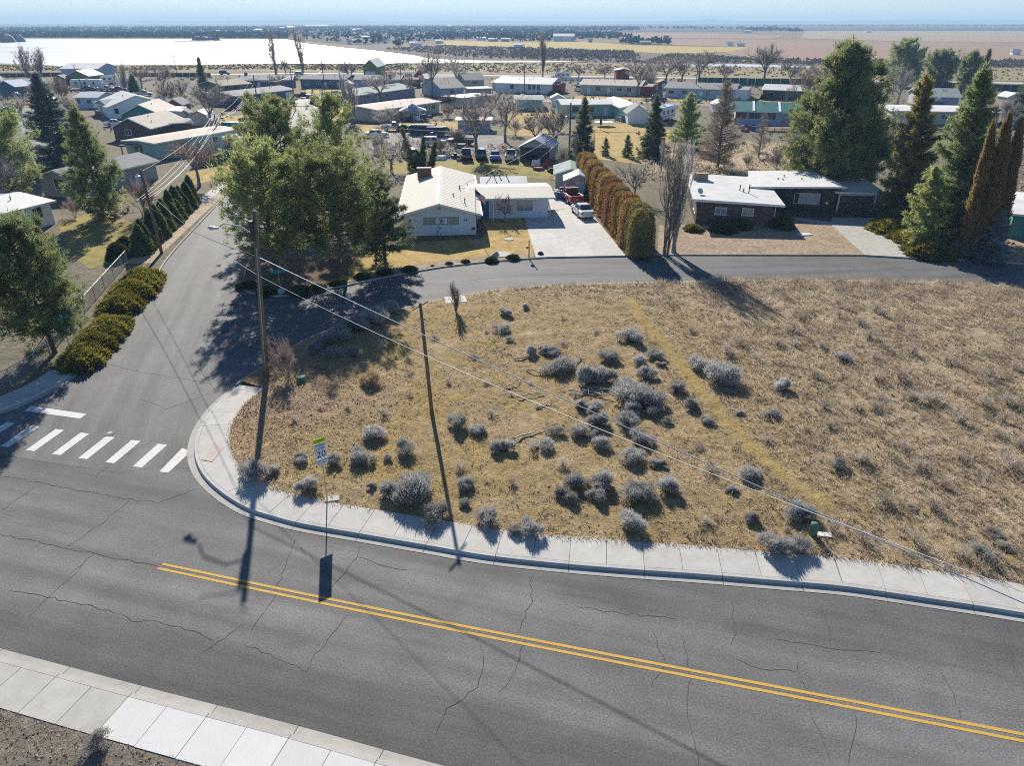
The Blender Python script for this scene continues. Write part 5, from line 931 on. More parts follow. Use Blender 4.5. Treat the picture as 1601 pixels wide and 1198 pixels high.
gz = lot_z(gx, gy); hgt = (.11+.16*np.clip((gx-6)/14, 0, 1)+.12*np.clip((gy-54)/8, 0, 1))*rg.uniform(.4, 1.6, len(gx))**1.2
pick = np.array([noise.noise((a*.5, b*.5, 21)) for a, b in zip(gx, gy)])+rg.normal(size=len(gx))*.28
for nm, mat_, sel, mul, lb in (('dry_grass', 'drygrass', pick > -.02, 1.0, 'dry tan grass tufts covering the empty lot'), ('dry_stalks', 'stalk', pick <= -.02, 1.25, 'brown dead stalks mixed into the dry grass of the lot')):
    m = sel.sum(); kb = 6; B = np.repeat(np.stack([gx[sel], gy[sel], gz[sel]-.02], 1), kb, 0)+rg.normal(size=(m*kb, 3))*np.array([.045, .045, 0])
    D = np.tile([[0, 0, 1.]], (m*kb, 1))+rg.normal(size=(m*kb, 3))*np.array([.65, .65, .2]); V, F = blades(rg, B, D, np.repeat(hgt[sel], kb)*mul*rg.uniform(.6, 1.2, m*kb), .030)
    tag(link_mesh(nm, tri_mesh(nm, V, F, mat_)), lb, 'grass', kind='stuff')
rg, lx, ly = scatter(26000, LOTP, 4, (-18, -2, 27, 56)); keep = rg.uniform(0, 1, len(lx)) < np.clip(1.15-np.hypot(lx+14.2, (ly-38)*.75)/8, 0, .9); lx, ly = lx[keep], ly[keep]
rg2 = np.random.default_rng(8); t = rg2.uniform(0, 1, 1600); vx = -19+22*t; vy = 19.24-2.2-(vx+19.2)*.277-rg2.uniform(.1, 2.5, 1600); lx = np.concatenate([lx, vx]); ly = np.concatenate([ly, vy])
n = len(lx); D = rg.normal(size=(n, 3))*np.array([1, 1, .25]); V, F = leaves(rg, np.stack([lx, ly, np.where(ly < 17.5, .165, lot_z(lx, ly)+.012)], 1), D, rg.uniform(.05, .14, n), rg.uniform(.04, .09, n))
tag(link_mesh('leaf_litter', tri_mesh('leaf_litter', V, F, 'litter')), 'brown fallen leaves scattered at the corner of the lot', 'leaves', kind='stuff')
rg, lx, ly = scatter(620, LOTP, 6, (-16, 40, 20, 60)); n = len(lx); V, F = leaves(rg, np.stack([lx, ly, lot_z(lx, ly)+.03], 1), rg.normal(size=(n, 3)), rg.uniform(.04, .13, n), rg.uniform(.04, .09, n))
tag(link_mesh('pale_stones', tri_mesh('pale_stones', V, F, 'stone')), 'pale stones and scraps scattered over the lot', 'stones', kind='stuff')
rg = np.random.default_rng(77); n = 5200; vx = rg.uniform(-22, 4, n); vy = 19.24-2.15-(vx+19.2)*.277-rg.uniform(0, 3.2, n)**1.2; B = np.stack([vx, vy, np.full(n, .14)], 1)
V, F = blades(rg, B, np.tile([[0, 0, 1.]], (n, 1))+rg.normal(size=(n, 3))*np.array([.7, .7, .2]), rg.uniform(.06, .22, n), .022)
tag(link_mesh('verge_grass', tri_mesh('verge_grass', V, F, 'weed')), 'sparse dry grass on the near verge below the pavement', 'grass', kind='stuff')
ew = cut(FK, s_fk, 0, end_walk); e0 = offset(ew, -2.22); n = 5200; ii = rg.integers(0, len(e0), n); B = np.array([[e0[i].x, e0[i].y, .15] for i in ii])+rg.normal(size=(n, 3))*np.array([.11, .11, 0]); B[:, 2] = .155
V, F = blades(rg, B, np.tile([[0, 0, 1.]], (n, 1))+rg.normal(size=(n, 3))*np.array([.9, .9, .2]), rg.uniform(.05, .2, n)*(1+.8*np.sin(ii*.13)*np.sin(ii*.041)), .03)
tag(link_mesh('edge_grass', tri_mesh('edge_grass', V, F, 'drygrass')), 'dry grass fringe hanging over the back edge of the pavement', 'grass', kind='stuff')
# tall straw in the open patch behind the brown house
pt = [(p.x, p.y) for p in pp((1000, 285), (1260, 268), (1275, 232), (1180, 222), (1040, 236))]; xs = [p[0] for p in pt]; ys = [p[1] for p in pt]
rg, lx, ly = scatter(16000, pt, 12, (min(xs), max(xs), min(ys), max(ys))); n = len(lx)
V, F = blades(rg, np.stack([lx, ly, np.full(n, G1)], 1), np.tile([[0, 0, 1.]], (n, 1))+rg.normal(size=(n, 3))*.4, rg.uniform(.3, .8, n), .07)
tag(link_mesh('tall_straw', tri_mesh('tall_straw', V, F, 'drygrass')), 'tall pale straw in the open patch behind the brown house', 'grass', kind='stuff')
# dead branches lying in the lot
for x, y, ln, rz, lb in ((828, 560, 2.3, .35, 'long grey dead branch lying at the upper left of the thicket'), (845, 585, 2.0, -.3, 'dead branch below the broad thicket sagebrush'), (835, 680, 2.6, .55, 'curved pale dead branch below the upper cable'), (945, 622, 3.0, -.5, 'dead branch on the brush pile, longest'), (925, 612, 2.4, -.9, 'dead branch on the brush pile, crossing'), (915, 618, 2.2, -.4, 'dead branch on the brush pile, left'), (962, 618, 2.2, -.7, 'dead branch on the brush pile, right'), (905, 565, 1.6, 1.1, 'thin dead branch between the thicket bushes'), (800, 605, 1.5, .8, 'thin dead branch left of the thicket'), (830, 622, 1.8, .3, 'dead branch in the brown brush under the upper cable'), (850, 636, 1.5, .9, 'short dead branch in the brown brush under the upper cable')):
    p = at(x, y, .16); e = MB(); r_ = random.Random(int(x*7+y)); pts = [(ln*(k/5-.5), r_.uniform(-.12, .12), .06+r_.uniform(0, .16)) for k in range(6)]
    e.tube(pts, [.055, .05, .045, .035, .025, .012], 5)
    for k in (2, 3, 4): a = Vector(pts[k]); e.tube([a, a+Vector((.3, r_.choice((-1, 1))*.3, .15)), a+Vector((.6, r_.choice((-1, 1))*.45, .2))], [.025, .017, .006], 4)
    tag(e.build('dead_branch', 'deadwood', None, (p.x, p.y, lot_h(p.x, p.y)), rz), lb, 'branch')
# far-off growth that reads as a mass
def clumps(name, label, polys, n, size, mat, seed, hz=.9):
    rg = np.random.default_rng(seed); Vs = []; Fs = []; base = 0; k = 0
    for poly, m in zip(polys, n):
        xs = [p[0] for p in poly]; ys = [p[1] for p in poly]; x = rg.uniform(min(xs), max(xs), m*3); y = rg.uniform(min(ys), max(ys), m*3); ok = in_poly(x, y, poly); x, y = x[ok][:m], y[ok][:m]
        m = len(x); kb = 12; s = size*rg.uniform(.5, 1.5, m); sz = np.repeat(s, kb); c = np.repeat(np.stack([x, y, s*hz*.45], 1), kb, 0); d = unit(rg.normal(size=(m*kb, 3))); d[:, 2] = np.abs(d[:, 2])
        V, F = leaves(rg, c+d*(sz*rg.uniform(.1, .75, m*kb))[:, None]*np.array([1.15, 1.15, hz]), d+rg.normal(size=(m*kb, 3))*.8, sz*rg.uniform(.5, .95, m*kb), sz*rg.uniform(.35, .6, m*kb))
        Vs.append(V); Fs.append(F+base); base += len(V)
    return tag(link_mesh(name, tri_mesh(name, np.concatenate(Vs), np.concatenate(Fs), mat)), label, 'vegetation', kind='stuff')
def q2(*px): return [(p.x, p.y) for p in pp(*px)]
clumps('far_wood', 'dark far-off trees along the opposite lake shore', [q2((-80, 58.8), (450, 60), (560, 70), (620, 74.5), (690, 62), (760, 54), (1000, 48), (1000, 42.5), (600, 41), (-80, 44)), q2((-80, 58.9), (300, 59.6), (450, 60.4), (450, 54), (-80, 53)), q2((640, 62), (700, 63), (830, 66), (1000, 60), (950, 52), (700, 54))], [7000, 5200, 900], 3.6, 'far_trees', 1, 1.0)
clumps('field_trees', 'dark rows of trees between the far fields', [q2((700, 47), (1000, 45), (1240, 47), (1230, 44), (960, 42), (700, 43.5)), q2((1160, 48.5), (1260, 50), (1250, 46), (1170, 45.5)), q2((970, 69), (1050, 69.8), (1040, 67.5), (975, 66.5)), q2((1180, 41), (1750, 41.6), (1750, 39.6), (1180, 39.4)), q2((800, 52), (900, 51), (900, 48.5), (800, 49)), q2((700, 58), (830, 61), (830, 58.5), (710, 56))], [420, 140, 60, 420, 90, 100], 4.6, 'far_trees', 2, .9)
clumps('wetland_scrub', 'grey leafless scrub on the wetland behind the shore', [q2((600, 77), (730, 90), (900, 96.5), (1000, 99.5), (1000, 84), (860, 76), (690, 72)), q2((1000, 99.5), (1170, 99), (1340, 104), (1750, 108), (1750, 95), (1300, 95.5), (1190, 93), (1050, 84.5)), q2((800, 90), (990, 92), (990, 80), (800, 78)), q2((1340, 103), (1601, 106), (1601, 97), (1400, 98))], [1900, 1900, 900, 500], 1.15, 'far_scrub', 3, .95)
clumps('yard_brush', 'low grey-brown leafless brush in the yards behind the white house', [q2((560, 262), (690, 252), (700, 222), (600, 226)), q2((860, 282), (900, 282), (925, 240), (880, 236)), q2((1000, 286), (1110, 276), (1130, 250), (1010, 254)), q2((1180, 262), (1270, 268), (1280, 226), (1200, 236)), q2((690, 244), (800, 244), (800, 230), (700, 228)), q2((140, 350), (215, 338), (205, 322), (150, 326)), q2((350, 246), (400, 232), (380, 222), (330, 232)), q2((1480, 300), (1601, 320), (1601, 240), (1480, 230))], [160, 120, 160, 160, 110, 60, 80, 160], .42, 'weed', 6, 1.2)
clumps('yard_scrub', 'dull brush and dead garden growth between the far houses', [q2((-20, 200), (180, 215), (300, 205), (440, 180), (460, 140), (300, 128), (-20, 132)), q2((480, 150), (560, 190), (700, 205), (870, 200), (880, 160), (760, 132), (480, 128)), q2((880, 170), (1000, 240), (1280, 240), (1601, 230), (1601, 150), (1300, 138), (890, 130)), q2((-20, 131), (600, 127), (600, 119), (-20, 122)), q2((600, 130), (1280, 140), (1280, 127), (600, 121))], [420, 420, 520, 260, 260], .62, 'far_scrub', 9, 1.0)
clumps('shore_scrub', 'olive sagebrush flat between lake road and lake', [q2((-80, 112), (400, 109), (640, 111), (640, 99.5), (400, 101), (150, 105.5), (-80, 101)), q2((640, 111.5), (1000, 117.5), (1000, 102), (820, 99), (640, 100)), q2((1000, 118), (1300, 122), (1700, 127), (1700, 110), (1300, 106), (1000, 102))], [2200, 1100, 900], .62, 'shore_scrub', 4, .8)
# ------------------------------------------------------------------ buildings
def window(E, face, u, z, w_, h, ref, panes=2, frame='trim_white', gl='glass', fw=.07, horiz=False):
    """face f: y=ref facing -y | r: x=ref facing +x | l: x=ref facing -x; u = centre along the wall"""
    fr = MB(); d = .05
    def bx(mb, u0, u1, z0, z1, d0, d1):
        if face == 'f': mb.box(u0, u1, ref-d1, ref-d0, z0, z1)
        elif face == 'r': mb.box(ref+d0, ref+d1, u0, u1, z0, z1)
        else: mb.box(ref-d1, ref-d0, u0, u1, z0, z1)
    a, b = u-w_/2, u+w_/2
    bx(fr, a-fw, b+fw, z+h, z+h+fw, .003, d); bx(fr, a-fw-.03, b+fw+.03, z-fw, z, .003, d+.03); bx(fr, a-fw, a, z, z+h, .003, d); bx(fr, b, b+fw, z, z+h, .003, d)
    for k in range(1, panes):
        c = a+(b-a)*k/panes; bx(fr, c-fw*.35, c+fw*.35, z, z+h, .003, d-.012)
    o = fr.build('window', frame, E)
    for k in range(panes):
        g = MB(); bx(g, a+(b-a)*k/panes+fw*.35, a+(b-a)*(k+1)/panes-fw*.35, z+.002, z+h-.002, .004, .016); g.build('pane', gl, o)
    return o
def door(E, face, u, w_, h, ref, mat='trim_white', name='door', knob=True, z=.02, lines=0):
    mb = MB()
    def bx(mb, u0, u1, z0, z1, d0, d1):
        if face == 'f': mb.box(u0, u1, ref-d1, ref-d0, z0, z1)
        elif face == 'r': mb.box(ref+d0, ref+d1, u0, u1, z0, z1)
        else: mb.box(ref-d1, ref-d0, u0, u1, z0, z1)
    if lines:
        for k in range(lines): bx(mb, u-w_/2, u+w_/2, z+h*k/lines+.012, z+h*(k+1)/lines-.012, .003, .05)
    bx(mb, u-w_/2-.004, u+w_/2+.004, z, z+h, .003, .035)
    o = mb.build(name, mat, E)
    if knob: k = MB(); bx(k, u+w_*.36, u+w_*.36+.07, z+h*.45, z+h*.45+.07, .05, .11); k.build('handle', 'metal', o)
    return o
def body(E, x0, x1, y0, y1, h, wall, roof, rise=0.9, axis='x', over=.45, th=.14, name_w='wall', fascia='trim_white', shift=0.0, z0=-.06):
    """four walls with gables and a pitched roof. axis = direction of the ridge; rise 0 = flat"""
    w_ = MB(); r = MB(); fs = MB(); e = over
    if rise <= .01:
        w_.box(x0, x1, y0, y1, z0, h); r.box(x0-e, x1+e, y0-e, y1+e, h+.004, h+th)
        fs.box(x0-e-.03, x1+e+.03, y0-e-.03, y0-e-.003, h-.04, h+th-.01); fs.box(x1+e+.003, x1+e+.03, y0-e, y1+e, h-.04, h+th-.01); fs.box(x0-e-.03, x0-e-.003, y0-e, y1+e, h-.04, h+th-.01)
    elif axis == 'y':
        cx = (x0+x1)/2+shift; w_.yprism([(x0, z0), (x1, z0), (x1, h), (cx, h+rise), (x0, h)], y0, y1)
        for sx, xe in ((-1, x0), (1, x1)):
            sl_ = rise/abs(cx-xe); xo = xe+sx*e; zo = h-e*sl_
            pr = [(cx, h+rise+.01), (xo, zo+.01), (xo, zo+th), (cx, h+rise+th)]; r.yprism(pr if sx > 0 else pr[::-1], y0-e, y1+e)
            fs.yprism([(cx, h+rise-.06), (xo, zo-.06), (xo, zo+th-.02), (cx, h+rise+th-.02)], y0-e-.035, y0-e-.003)
            fs.box(min(xo+sx*.003, xo+sx*.035), max(xo+sx*.003, xo+sx*.035), y0-e, y1+e, zo-.05, zo+th-.02)
    else:
        cy = (y0+y1)/2+shift; w_.xprism([(y0, z0), (y1, z0), (y1, h), (cy, h+rise), (y0, h)][::-1], x0, x1)
        for sy, ye in ((-1, y0), (1, y1)):
            sl_ = rise/abs(cy-ye); yo = ye+sy*e; zo = h-e*sl_
            r.xprism([(cy, h+rise+.01), (yo, zo+.01), (yo, zo+th), (cy, h+rise+th)], x0-e, x1+e)
            fs.box(x0-e, x1+e, min(yo+sy*.003, yo+sy*.035), max(yo+sy*.003, yo+sy*.035), zo-.05, zo+th-.02)
            for xe in (x0-e-.035, x1+e+.003): fs.xprism([(cy, h+rise-.06), (yo, zo-.06), (yo, zo+th-.02), (cy, h+rise+th-.02)], xe, xe+.032)
    wo = w_.build(name_w, wall, E); ro = r.build('roof', roof, E); fs.build('fascia', fascia, ro)
    return wo, ro
def chimney(ro, x, y, z0, z1, w_=.9, d=.6, mat='brick'):
    MB().box(x-w_/2, x+w_/2, y-d/2, y+d/2, z0, z1).box(x-w_/2-.06, x+w_/2+.06, y-d/2-.06, y+d/2+.06, z1+.003, z1+.10).build('chimney', mat, ro)
def pipes(ro, spots):
    for x, y, z, h in spots: MB().lathe([(.06, z-.3), (.06, z+h), (.10, z+h), (.10, z+h+.06)], 8, 0, (x, y)).build('vent_pipe', 'metal_dark', ro)
def far_house(label, L, Rr, d, h, rise, axis, roof, wall, wins=(), doors=(), side=(), chim=None, name='house', cat='house', over=.5, annex=None, garage=None, fr='trim_white', z=G1):
    a, b = at(*L, z), at(*Rr, z); v = b-a; w_ = v.length; E = empty(name, a, math.atan2(v.y, v.x), label, cat)
    wo, ro = body(E, 0, w_, 0, d, h, wall, roof, rise, axis, over)
    for t, ww, hh, pn in wins: window(E, 'f', t*w_, h*.42, ww, hh, 0, pn, fr)
    for t in doors: door(E, 'f', t*w_, .95, 2.0, 0)
    for t, ww in (garage or ()): door(E, 'f', t*w_, ww, 2.1, 0, 'trim_white', 'garage_door', False, lines=4)
    for t, ww, hh in side: window(E, 'r', t*d, h*.42, ww, hh, w_, 2, fr)
    if rise > .3 and w_ > 7:
        for k in range(rs.randrange(2, 5)):
            u_, q_ = rs.uniform(.15, .85), rs.uniform(.2, .42); zz = h+(rise*q_*2 if axis == 'x' else rise*(1-abs(2*u_-1))); pipes(ro, [(u_*w_, q_*d, zz, rs.uniform(.25, .6))])
        MB().box(w_*.5, w_*.5+.9, -.75, -.1, .0, .75).build('outdoor_unit', 'wall_grey', E)
    if chim: chimney(ro, chim[0]*w_, chim[1]*d, h+.2, h+max(rise, .1)+.9, 1.0, .7, chim[2] if len(chim) > 2 else 'brick')
    if annex: body(E, w_+.02, w_+.02+annex[0], annex[1], d-annex[1], h*annex[2], annex[3], annex[4], .3, 'x', .2, name_w='annex_wall')
    return E, w_, ro
W2 = lambda *t: tuple((x, 1.5, 1.0, 2) for x in t)
FH = far_house
# --- the white house with the cream metal roof
E1o = at(632, 369.5, G1); E1r = at(744.5, 367, G1); v = E1r-E1o; w1 = v.length; H1 = empty('white_house', E1o, math.atan2(v.y, v.x), 'white house with cream metal roof and blue window panel facing the middle street', 'house')
D1 = 21.0
body(H1, 0, w1, 0, D1, 2.42, 'wall_ice', 'roof_cream', 1.05, 'y', .62, .13); ro1 = H1.children[1]
MB().yprism([(w1/2-.28, 3.44+.07), (w1/2+.28, 3.44+.07), (w1/2, 3.47+.17)], -.64, D1+.62).build('ridge_cap', 'roof_bright', ro1)
for k in range(1, 17): MB().box(w1*k/17-.012, w1*k/17+.012, -.016, -.002, .02, 2.38+1.0*(1-abs(2*k/17-1))-.12).build('siding_seam', 'wall_white', H1.children[0])
chm = MB()
for r in range(7):
    for c in range(6): chm.box(-.85+c*.285+(r % 2)*.06, -.85+c*.285+.265+(r % 2)*.06, -.34-.012, .34+.012, 3.1+r*.155, 3.1+r*.155+.14)
ck = empty('chimney', (1.9, D1-4.2, 0)); ck.parent = ro1
cb_ = MB(); cb_.box(-.85, .92, -.33, .33, 2.9, 4.2).build('core', 'brick_tan', ck); chm.build('bricks', 'brick', ck); MB().box(-.9, .96, -.4, .4, 4.2, 4.28).build('cap', 'concrete', ck)
window(H1, 'f', w1*.36, 1.30, 1.05, .62, 0, 2, 'trim_blue', 'blind', .10); window(H1, 'f', w1*.685, 1.30, 1.05, .62, 0, 2, 'trim_blue', 'blind', .10)
pn_ = MB().box(w1*.445, w1*.605, -.03, -.003, 1.30, 1.92).build('panel', 'wall_white', H1); MB().box(w1*.43, w1*.62, -.05, -.003, 1.935, 2.01).box(w1*.43, w1*.62, -.05, -.003, 1.20, 1.285).build('panel_trim', 'trim_blue', pn_)
st = MB(); pts = []
for k in range(10): r_ = .24 if k % 2 == 0 else .095; a = math.pi/2+k*math.pi/5; pts.append((w1*.525+math.cos(a)*r_, 1.61+math.sin(a)*r_))
st.yprism(pts, -.055, -.034); ring = [(w1*.525+math.cos(k*math.pi/14)*.28, -.045, 1.61+math.sin(k*math.pi/14)*.28) for k in range(29)]; st.tube(ring, .017, 5, cap=False); st.build('star', 'ink', H1)
lt = text_mesh('941', .42, 'ink'); o = link_mesh('house_number', lt, H1, (w1*.865, -.012, 1.62)); o.rotation_euler = (R(90), 0, 0)
MB().box(w1/2-.17, w1/2+.17, -.03, -.004, 2.80, 3.08).build('gable_vent', 'wall_grey', H1)
MB().box(w1*.94, w1*.985, -.05, -.004, .55, .85).build('wall_plaque', 'trim_red', H1)
def seams(ro, n, p0, p1, q0, q1, mat='roof_cream', hh=.016):
    """standing seams from the ridge line p0-p1 down to the eave line q0-q1"""
    for k in range(n):
        t = (k+.5)/n; a = Vector(p0).lerp(Vector(p1), t); b = Vector(q0).lerp(Vector(q1), t); d = (Vector(p1)-Vector(p0)).normalized()*.022; u = Vector((0, 0, hh))
        MB().hexa([a-d, b-d, b+d, a+d], [a-d+u, b-d+u, b+d+u, a+d+u]).build('roof_seam', mat, ro)
zr_, ze_ = 2.42+1.05+.131, 2.42-.62*1.05/(w1/2)+.131
seams(ro1, 26, (w1/2-.3, -.6, zr_-.085), (w1/2-.3, D1+.6, zr_-.085), (-.6, -.6, ze_), (-.6, D1+.6, ze_)); seams(ro1, 26, (w1/2+.3, -.6, zr_-.085), (w1/2+.3, D1+.6, zr_-.085), (w1+.6, -.6, ze_), (w1+.6, D1+.6, ze_))
for sx in (-.70, w1+.66): MB().box(sx, sx+.1, -.6, D1+.6, ze_-.2, ze_-.1).build('gutter', 'trim_white', ro1)
# wing to the right, lower back roof, porch
wx0, wy0, wd_ = w1+.02, 9.2, 10.6
wr_ = at(861, 333, G1)
wing_w = (wr_-E1o).dot(v.normalized())-w1
Wg = empty('wing', (w1, 7.0, 0)); Wg.parent = H1
wo, rw = body(Wg, .02, wing_w-.6, 0, 7.2, 2.45, 'wall_ice', 'roof_cream', .38, 'x', .7, .13)
seams(rw, 16, (-.6, 3.5, 2.955), (wing_w+.05, 3.5, 2.955), (-.6, -.68, 2.512), (wing_w+.05, -.68, 2.512))
window(Wg, 'f', wing_w-3.4, .85, 1.9, 1.25, 0, 2, 'trim_white', 'glass_pale', .06); door(Wg, 'f', 1.3, .95, 2.05, 0, 'wall_navy')
wo2, rw2 = body(H1, w1+1.5, w1+wing_w*.72, 14.24, 18.4, 2.5, 'wall_ice', 'roof_bright', .5, 'x', .3, .12)
pipes(rw2, [(w1+3.0, 16, 3.0, .45), (w1+3.7, 16.2, 3.0, .35), (w1+4.6, 16.1, 3.0, .45)]); pipes(ro1, [(w1*.70, 5.0, 3.1, .35), (w1*.86, 2.6, 2.7, .7), (w1*.80, 9.5, 2.9, .5), (w1*.93, 13, 2.6, .3)])
for x in (.3, 2.2): MB().box(x, x+.13, -1.0, -.87, -.02, 2.3).build('porch_post', 'trim_white', Wg)
an = MB(); an.tube([(w1*.80, 4.2, 3.0), (w1*.80, 4.2, 4.6)], .018, 5); an.tube([(w1*.80-.02, 4.2, 4.58), (w1*.80+1.4, 4.2, 4.62)], .013, 4); an.build('roof_antenna', 'metal', ro1)
tag(MB().lathe([(.30, 0), (.36, .5), (.38, .55), (.33, .55)], 12).build('flower_pot', 'pot', None, at(825, 334, .14)), 'dark round flower pot below the wing window of the white house', 'pot')
tag(MB().lathe([(.26, 0), (.30, .4), (.26, .42)], 10).build('flower_pot', 'pot', None, at(812, 333, .14)), 'small brown flower pot left of the big one by the wing', 'pot')
tag(MB().box(-.3, .3, -.04, .04, .1, .75).box(-.3, -.24, -.3, .04, 0, .1).box(.24, .3, -.3, .04, 0, .1).box(-.28, .28, -.3, .0, .3, .36).build('porch_chair', 'metal_dark', None, at(761, 331, .14)), 'dark porch chair beside the door of the white house', 'chair')
def wheelie(p, rz, label, mat):
    e = empty('wheelie_bin', p, rz, label, 'bin'); MB().hexa([(-.24, -.26, .08), (.24, -.26, .08), (.24, .26, .08), (-.24, .26, .08)], [(-.31, -.33, 1.0), (.31, -.33, 1.0), (.31, .33, 1.0), (-.31, .33, 1.0)]).build('body', mat, e, bevel=.02)
    MB().xprism([(-.36, 1.0), (.36, 1.0), (.36, 1.05), (0, 1.12), (-.36, 1.06)], -.34, .34).build('lid', mat, e)
    for s_ in (-1, 1): MB().tube([(s_*.26, .28, .1), (s_*.32, .28, .1)], .1, 10).build('wheel', 'tyre', e)
    MB().tube([(-.25, .38, .95), (.25, .38, .95)], .02, 6).build('handle', mat, e)
for x, y, m_, lb in ((849, 333.5, 'plastic_green', 'dark green wheeled bin at the corner of the white house wing, left'), (853, 331.5, 'plastic_green', 'dark green wheeled bin at the corner of the white house wing, right')): wheelie(at(x, y, .145), .1, lb, m_)
# flag on the house wall
fl = empty('flag_pole', at(744.6, 368.5, G1), 0, 'slim flag pole with stars and stripes flag at the corner of the white house', 'flag'); MB().tube([(0, 0, 0), (0, 0, 5.2)], [.035, .02], 8).lathe([(.0, 5.18), (.06, 5.24), (.0, 5.3)], 8).build('pole', 'metal', fl)
NS, NC = 13, 12; wv = lambda s, t: (s*1.05+.02, .10*math.sin(s*7)*s, 5.05-t*.78-s*.95-.05*math.sin(s*5+t*2))
for k in range(NS):
    mb = MB()
    for c in range(NC):
        s0, s1, t0, t1 = c/NC, (c+1)/NC, k/NS, (k+1)/NS; can = k < 7 and c < 5
        mb.add([wv(s0, t0), wv(s1, t0), wv(s1, t1), wv(s0, t1)], [(0, 1, 2, 3)], 2 if can else (0 if k % 2 == 0 else 1))
    mb.build('flag_stripe', ['flag_red', 'flag_white', 'flag_blue'], fl)
# metal garden silhouette leaning on the wall
gs = MB(); gs.tube([(0, 0, 0), (.12, 0, .55), (.32, 0, .95), (.5, 0, 1.05)], .03, 5); gs.tube([(.12, 0, .55), (.4, 0, .5), (.35, 0, 0)], .03, 5); gs.tube([(.3, 0, .92), (.2, 0, 1.25), (.42, 0, 1.3)], .025, 5); gs.tube([(-.05, 0, .02), (.65, 0, .02)], .03, 5)
tag(gs.build('garden_ornament', 'ink', None, at(683, 371, G1)), 'black metal garden figure standing before the white house wall', 'ornament')
# mailbox post, manhole lids
mbx = empty('mailbox', at(827, 403, .14), 0, 'dark mailbox post at the driveway of the white house', 'mailbox'); MB().box(-.05, .05, -.05, .05, 0, 1.75).build('post', 'wall_dark', mbx); MB().box(-.30, -.07, -.2, .2, .95, 1.2).build('box', 'wall_grey', mbx)
for x, y, r_, lb in ((784, 398, .95, 'flat pale concrete lid in the lawn by the kerb'), (796, 374.5, .5, 'small white lid in the lawn under the bare tree')): tag(MB().lathe([(r_, 0), (r_, .05), (r_*.9, .07), (0.01, .07)], 24).build('lawn_lid', 'concrete_old', None, at(x, y, G1+.01)), lb, 'lid')
# --- the brown shingled house
E2o, E2r = at(1087, 350, G1), at(1207, 354.5, G1); v2 = E2r-E2o; w2 = v2.length; H2 = empty('brown_house', E2o, math.atan2(v2.y, v2.x), 'dark brown shingled house with white low roofs and a garage', 'house')
D2 = 13.5
W_ = MB().box(0, w2, 0, D2, -.1, 2.55).build('wall', 'mortar', H2)
def shingles(E, u0, u1, z0, z1, ref, rows, holes, wid=.34, side='f'):
    """courses of wood shingles, each board its own; one mesh per few kinds"""
    meshes = []
    for k in range(4):
        mb = MB(); a = .018+.007*k
        mb.hexa([(-wid*.48, -a-.012, 0), (wid*.48, -a-.012, 0), (wid*.48, .0, 0), (-wid*.48, 0, 0)], [(-wid*.48, -.008, (z1-z0)/rows*1.04), (wid*.48, -.008, (z1-z0)/rows*1.04), (wid*.48, 0, (z1-z0)/rows*1.04), (-wid*.48, 0, (z1-z0)/rows*1.04)])
        meshes.append(mb.mesh('shingle', ('shingle', 'shingle2')[k % 2]))
    n = int((u1-u0)/wid); cnt = 0
    for r in range(rows):
        for c in range(n):
            u = u0+(c+.5+.5*(r % 2)*.9)*(u1-u0)/n; z = z0+(z1-z0)*r/rows
            if u+wid*.45 > u1 or any(h[0] < u < h[1] and h[2] < z+.12 < h[3] for h in holes): continue
            o = link_mesh('shingle', meshes[rs.randrange(4)], E); cnt += 1
            o.location = (u, ref-.002, z+rs.uniform(-.012, .012)) if side == 'f' else (ref, u, z)
    return cnt
shingles(W_, .02, w2-.02, 0, 2.5, 0, 9, [(w2*.22, w2*.40, 1.1, 2.05), (w2*.57, w2*.75, 1.1, 2.05)], .36)
window(H2, 'f', w2*.31, 1.22, 1.15, .72, -.03, 2, 'trim_white', 'glass_pale', .08); window(H2, 'f', w2*.66, 1.22, 1.15, .72, -.03, 2, 'trim_white', 'glass_pale', .08)
r2 = MB(); e = .6; zf = lambda x, y: 2.75+.012*y-.035*x
lo = [(-e, -e, zf(-e, -e)), (w2+e+.3, -e, zf(w2, -e)-.02), (w2+e+.3, D2+e, zf(w2, D2)), (-e, D2+e, zf(-e, D2))]; r2.hexa(lo, [(x, y, z+.2) for x, y, z in lo]); rr2 = r2.build('roof', 'roof_white', H2)
MB().hexa([(-e-.03, -e-.04, zf(0, 0)-.05), (w2+e+.33, -e-.04, zf(w2, 0)-.07), (w2+e+.33, -e-.004, zf(w2, 0)-.07), (-e-.03, -e-.004, zf(0, 0)-.05)], [(-e-.03, -e-.04, zf(0, 0)+.19), (w2+e+.33, -e-.04, zf(w2, 0)+.16), (w2+e+.33, -e-.004, zf(w2, 0)+.16), (-e-.03, -e-.004, zf(0, 0)+.19)]).build('fascia', 'trim_white', rr2)
chimney(rr2, 1.0, D2-3.0, 2.6, 3.75, 1.9, .8, 'brick_tan'); pipes(rr2, [(w2*.62, 5.5, 2.9, .5), (w2*.72, 4.2, 2.85, .9), (w2*.66, 4.9, 2.9, .25)])
for s_, y in ((1, 1.4), (1, 3.2)): window(H2, 'l', y+.4, .9, 1.1, 1.3, 0, 1, 'trim_white', 'glass_pale', .07)
dm = MB(); dm.lathe([(.02, 0), (.22, .05), (.36, .16)], 12); do = dm.build('satellite_dish', 'metal_grey', rr2, (.3, 2.2, 3.25)); do.rotation_euler = (R(60), 0, R(30))
MB().tube([(w2+.25, -.5, 2.5), (w2+.05, -.06, 2.3), (w2+.05, -.06, .1), (w2-.05, -.35, .04)], .045, 6).build('downpipe', 'trim_white', H2)
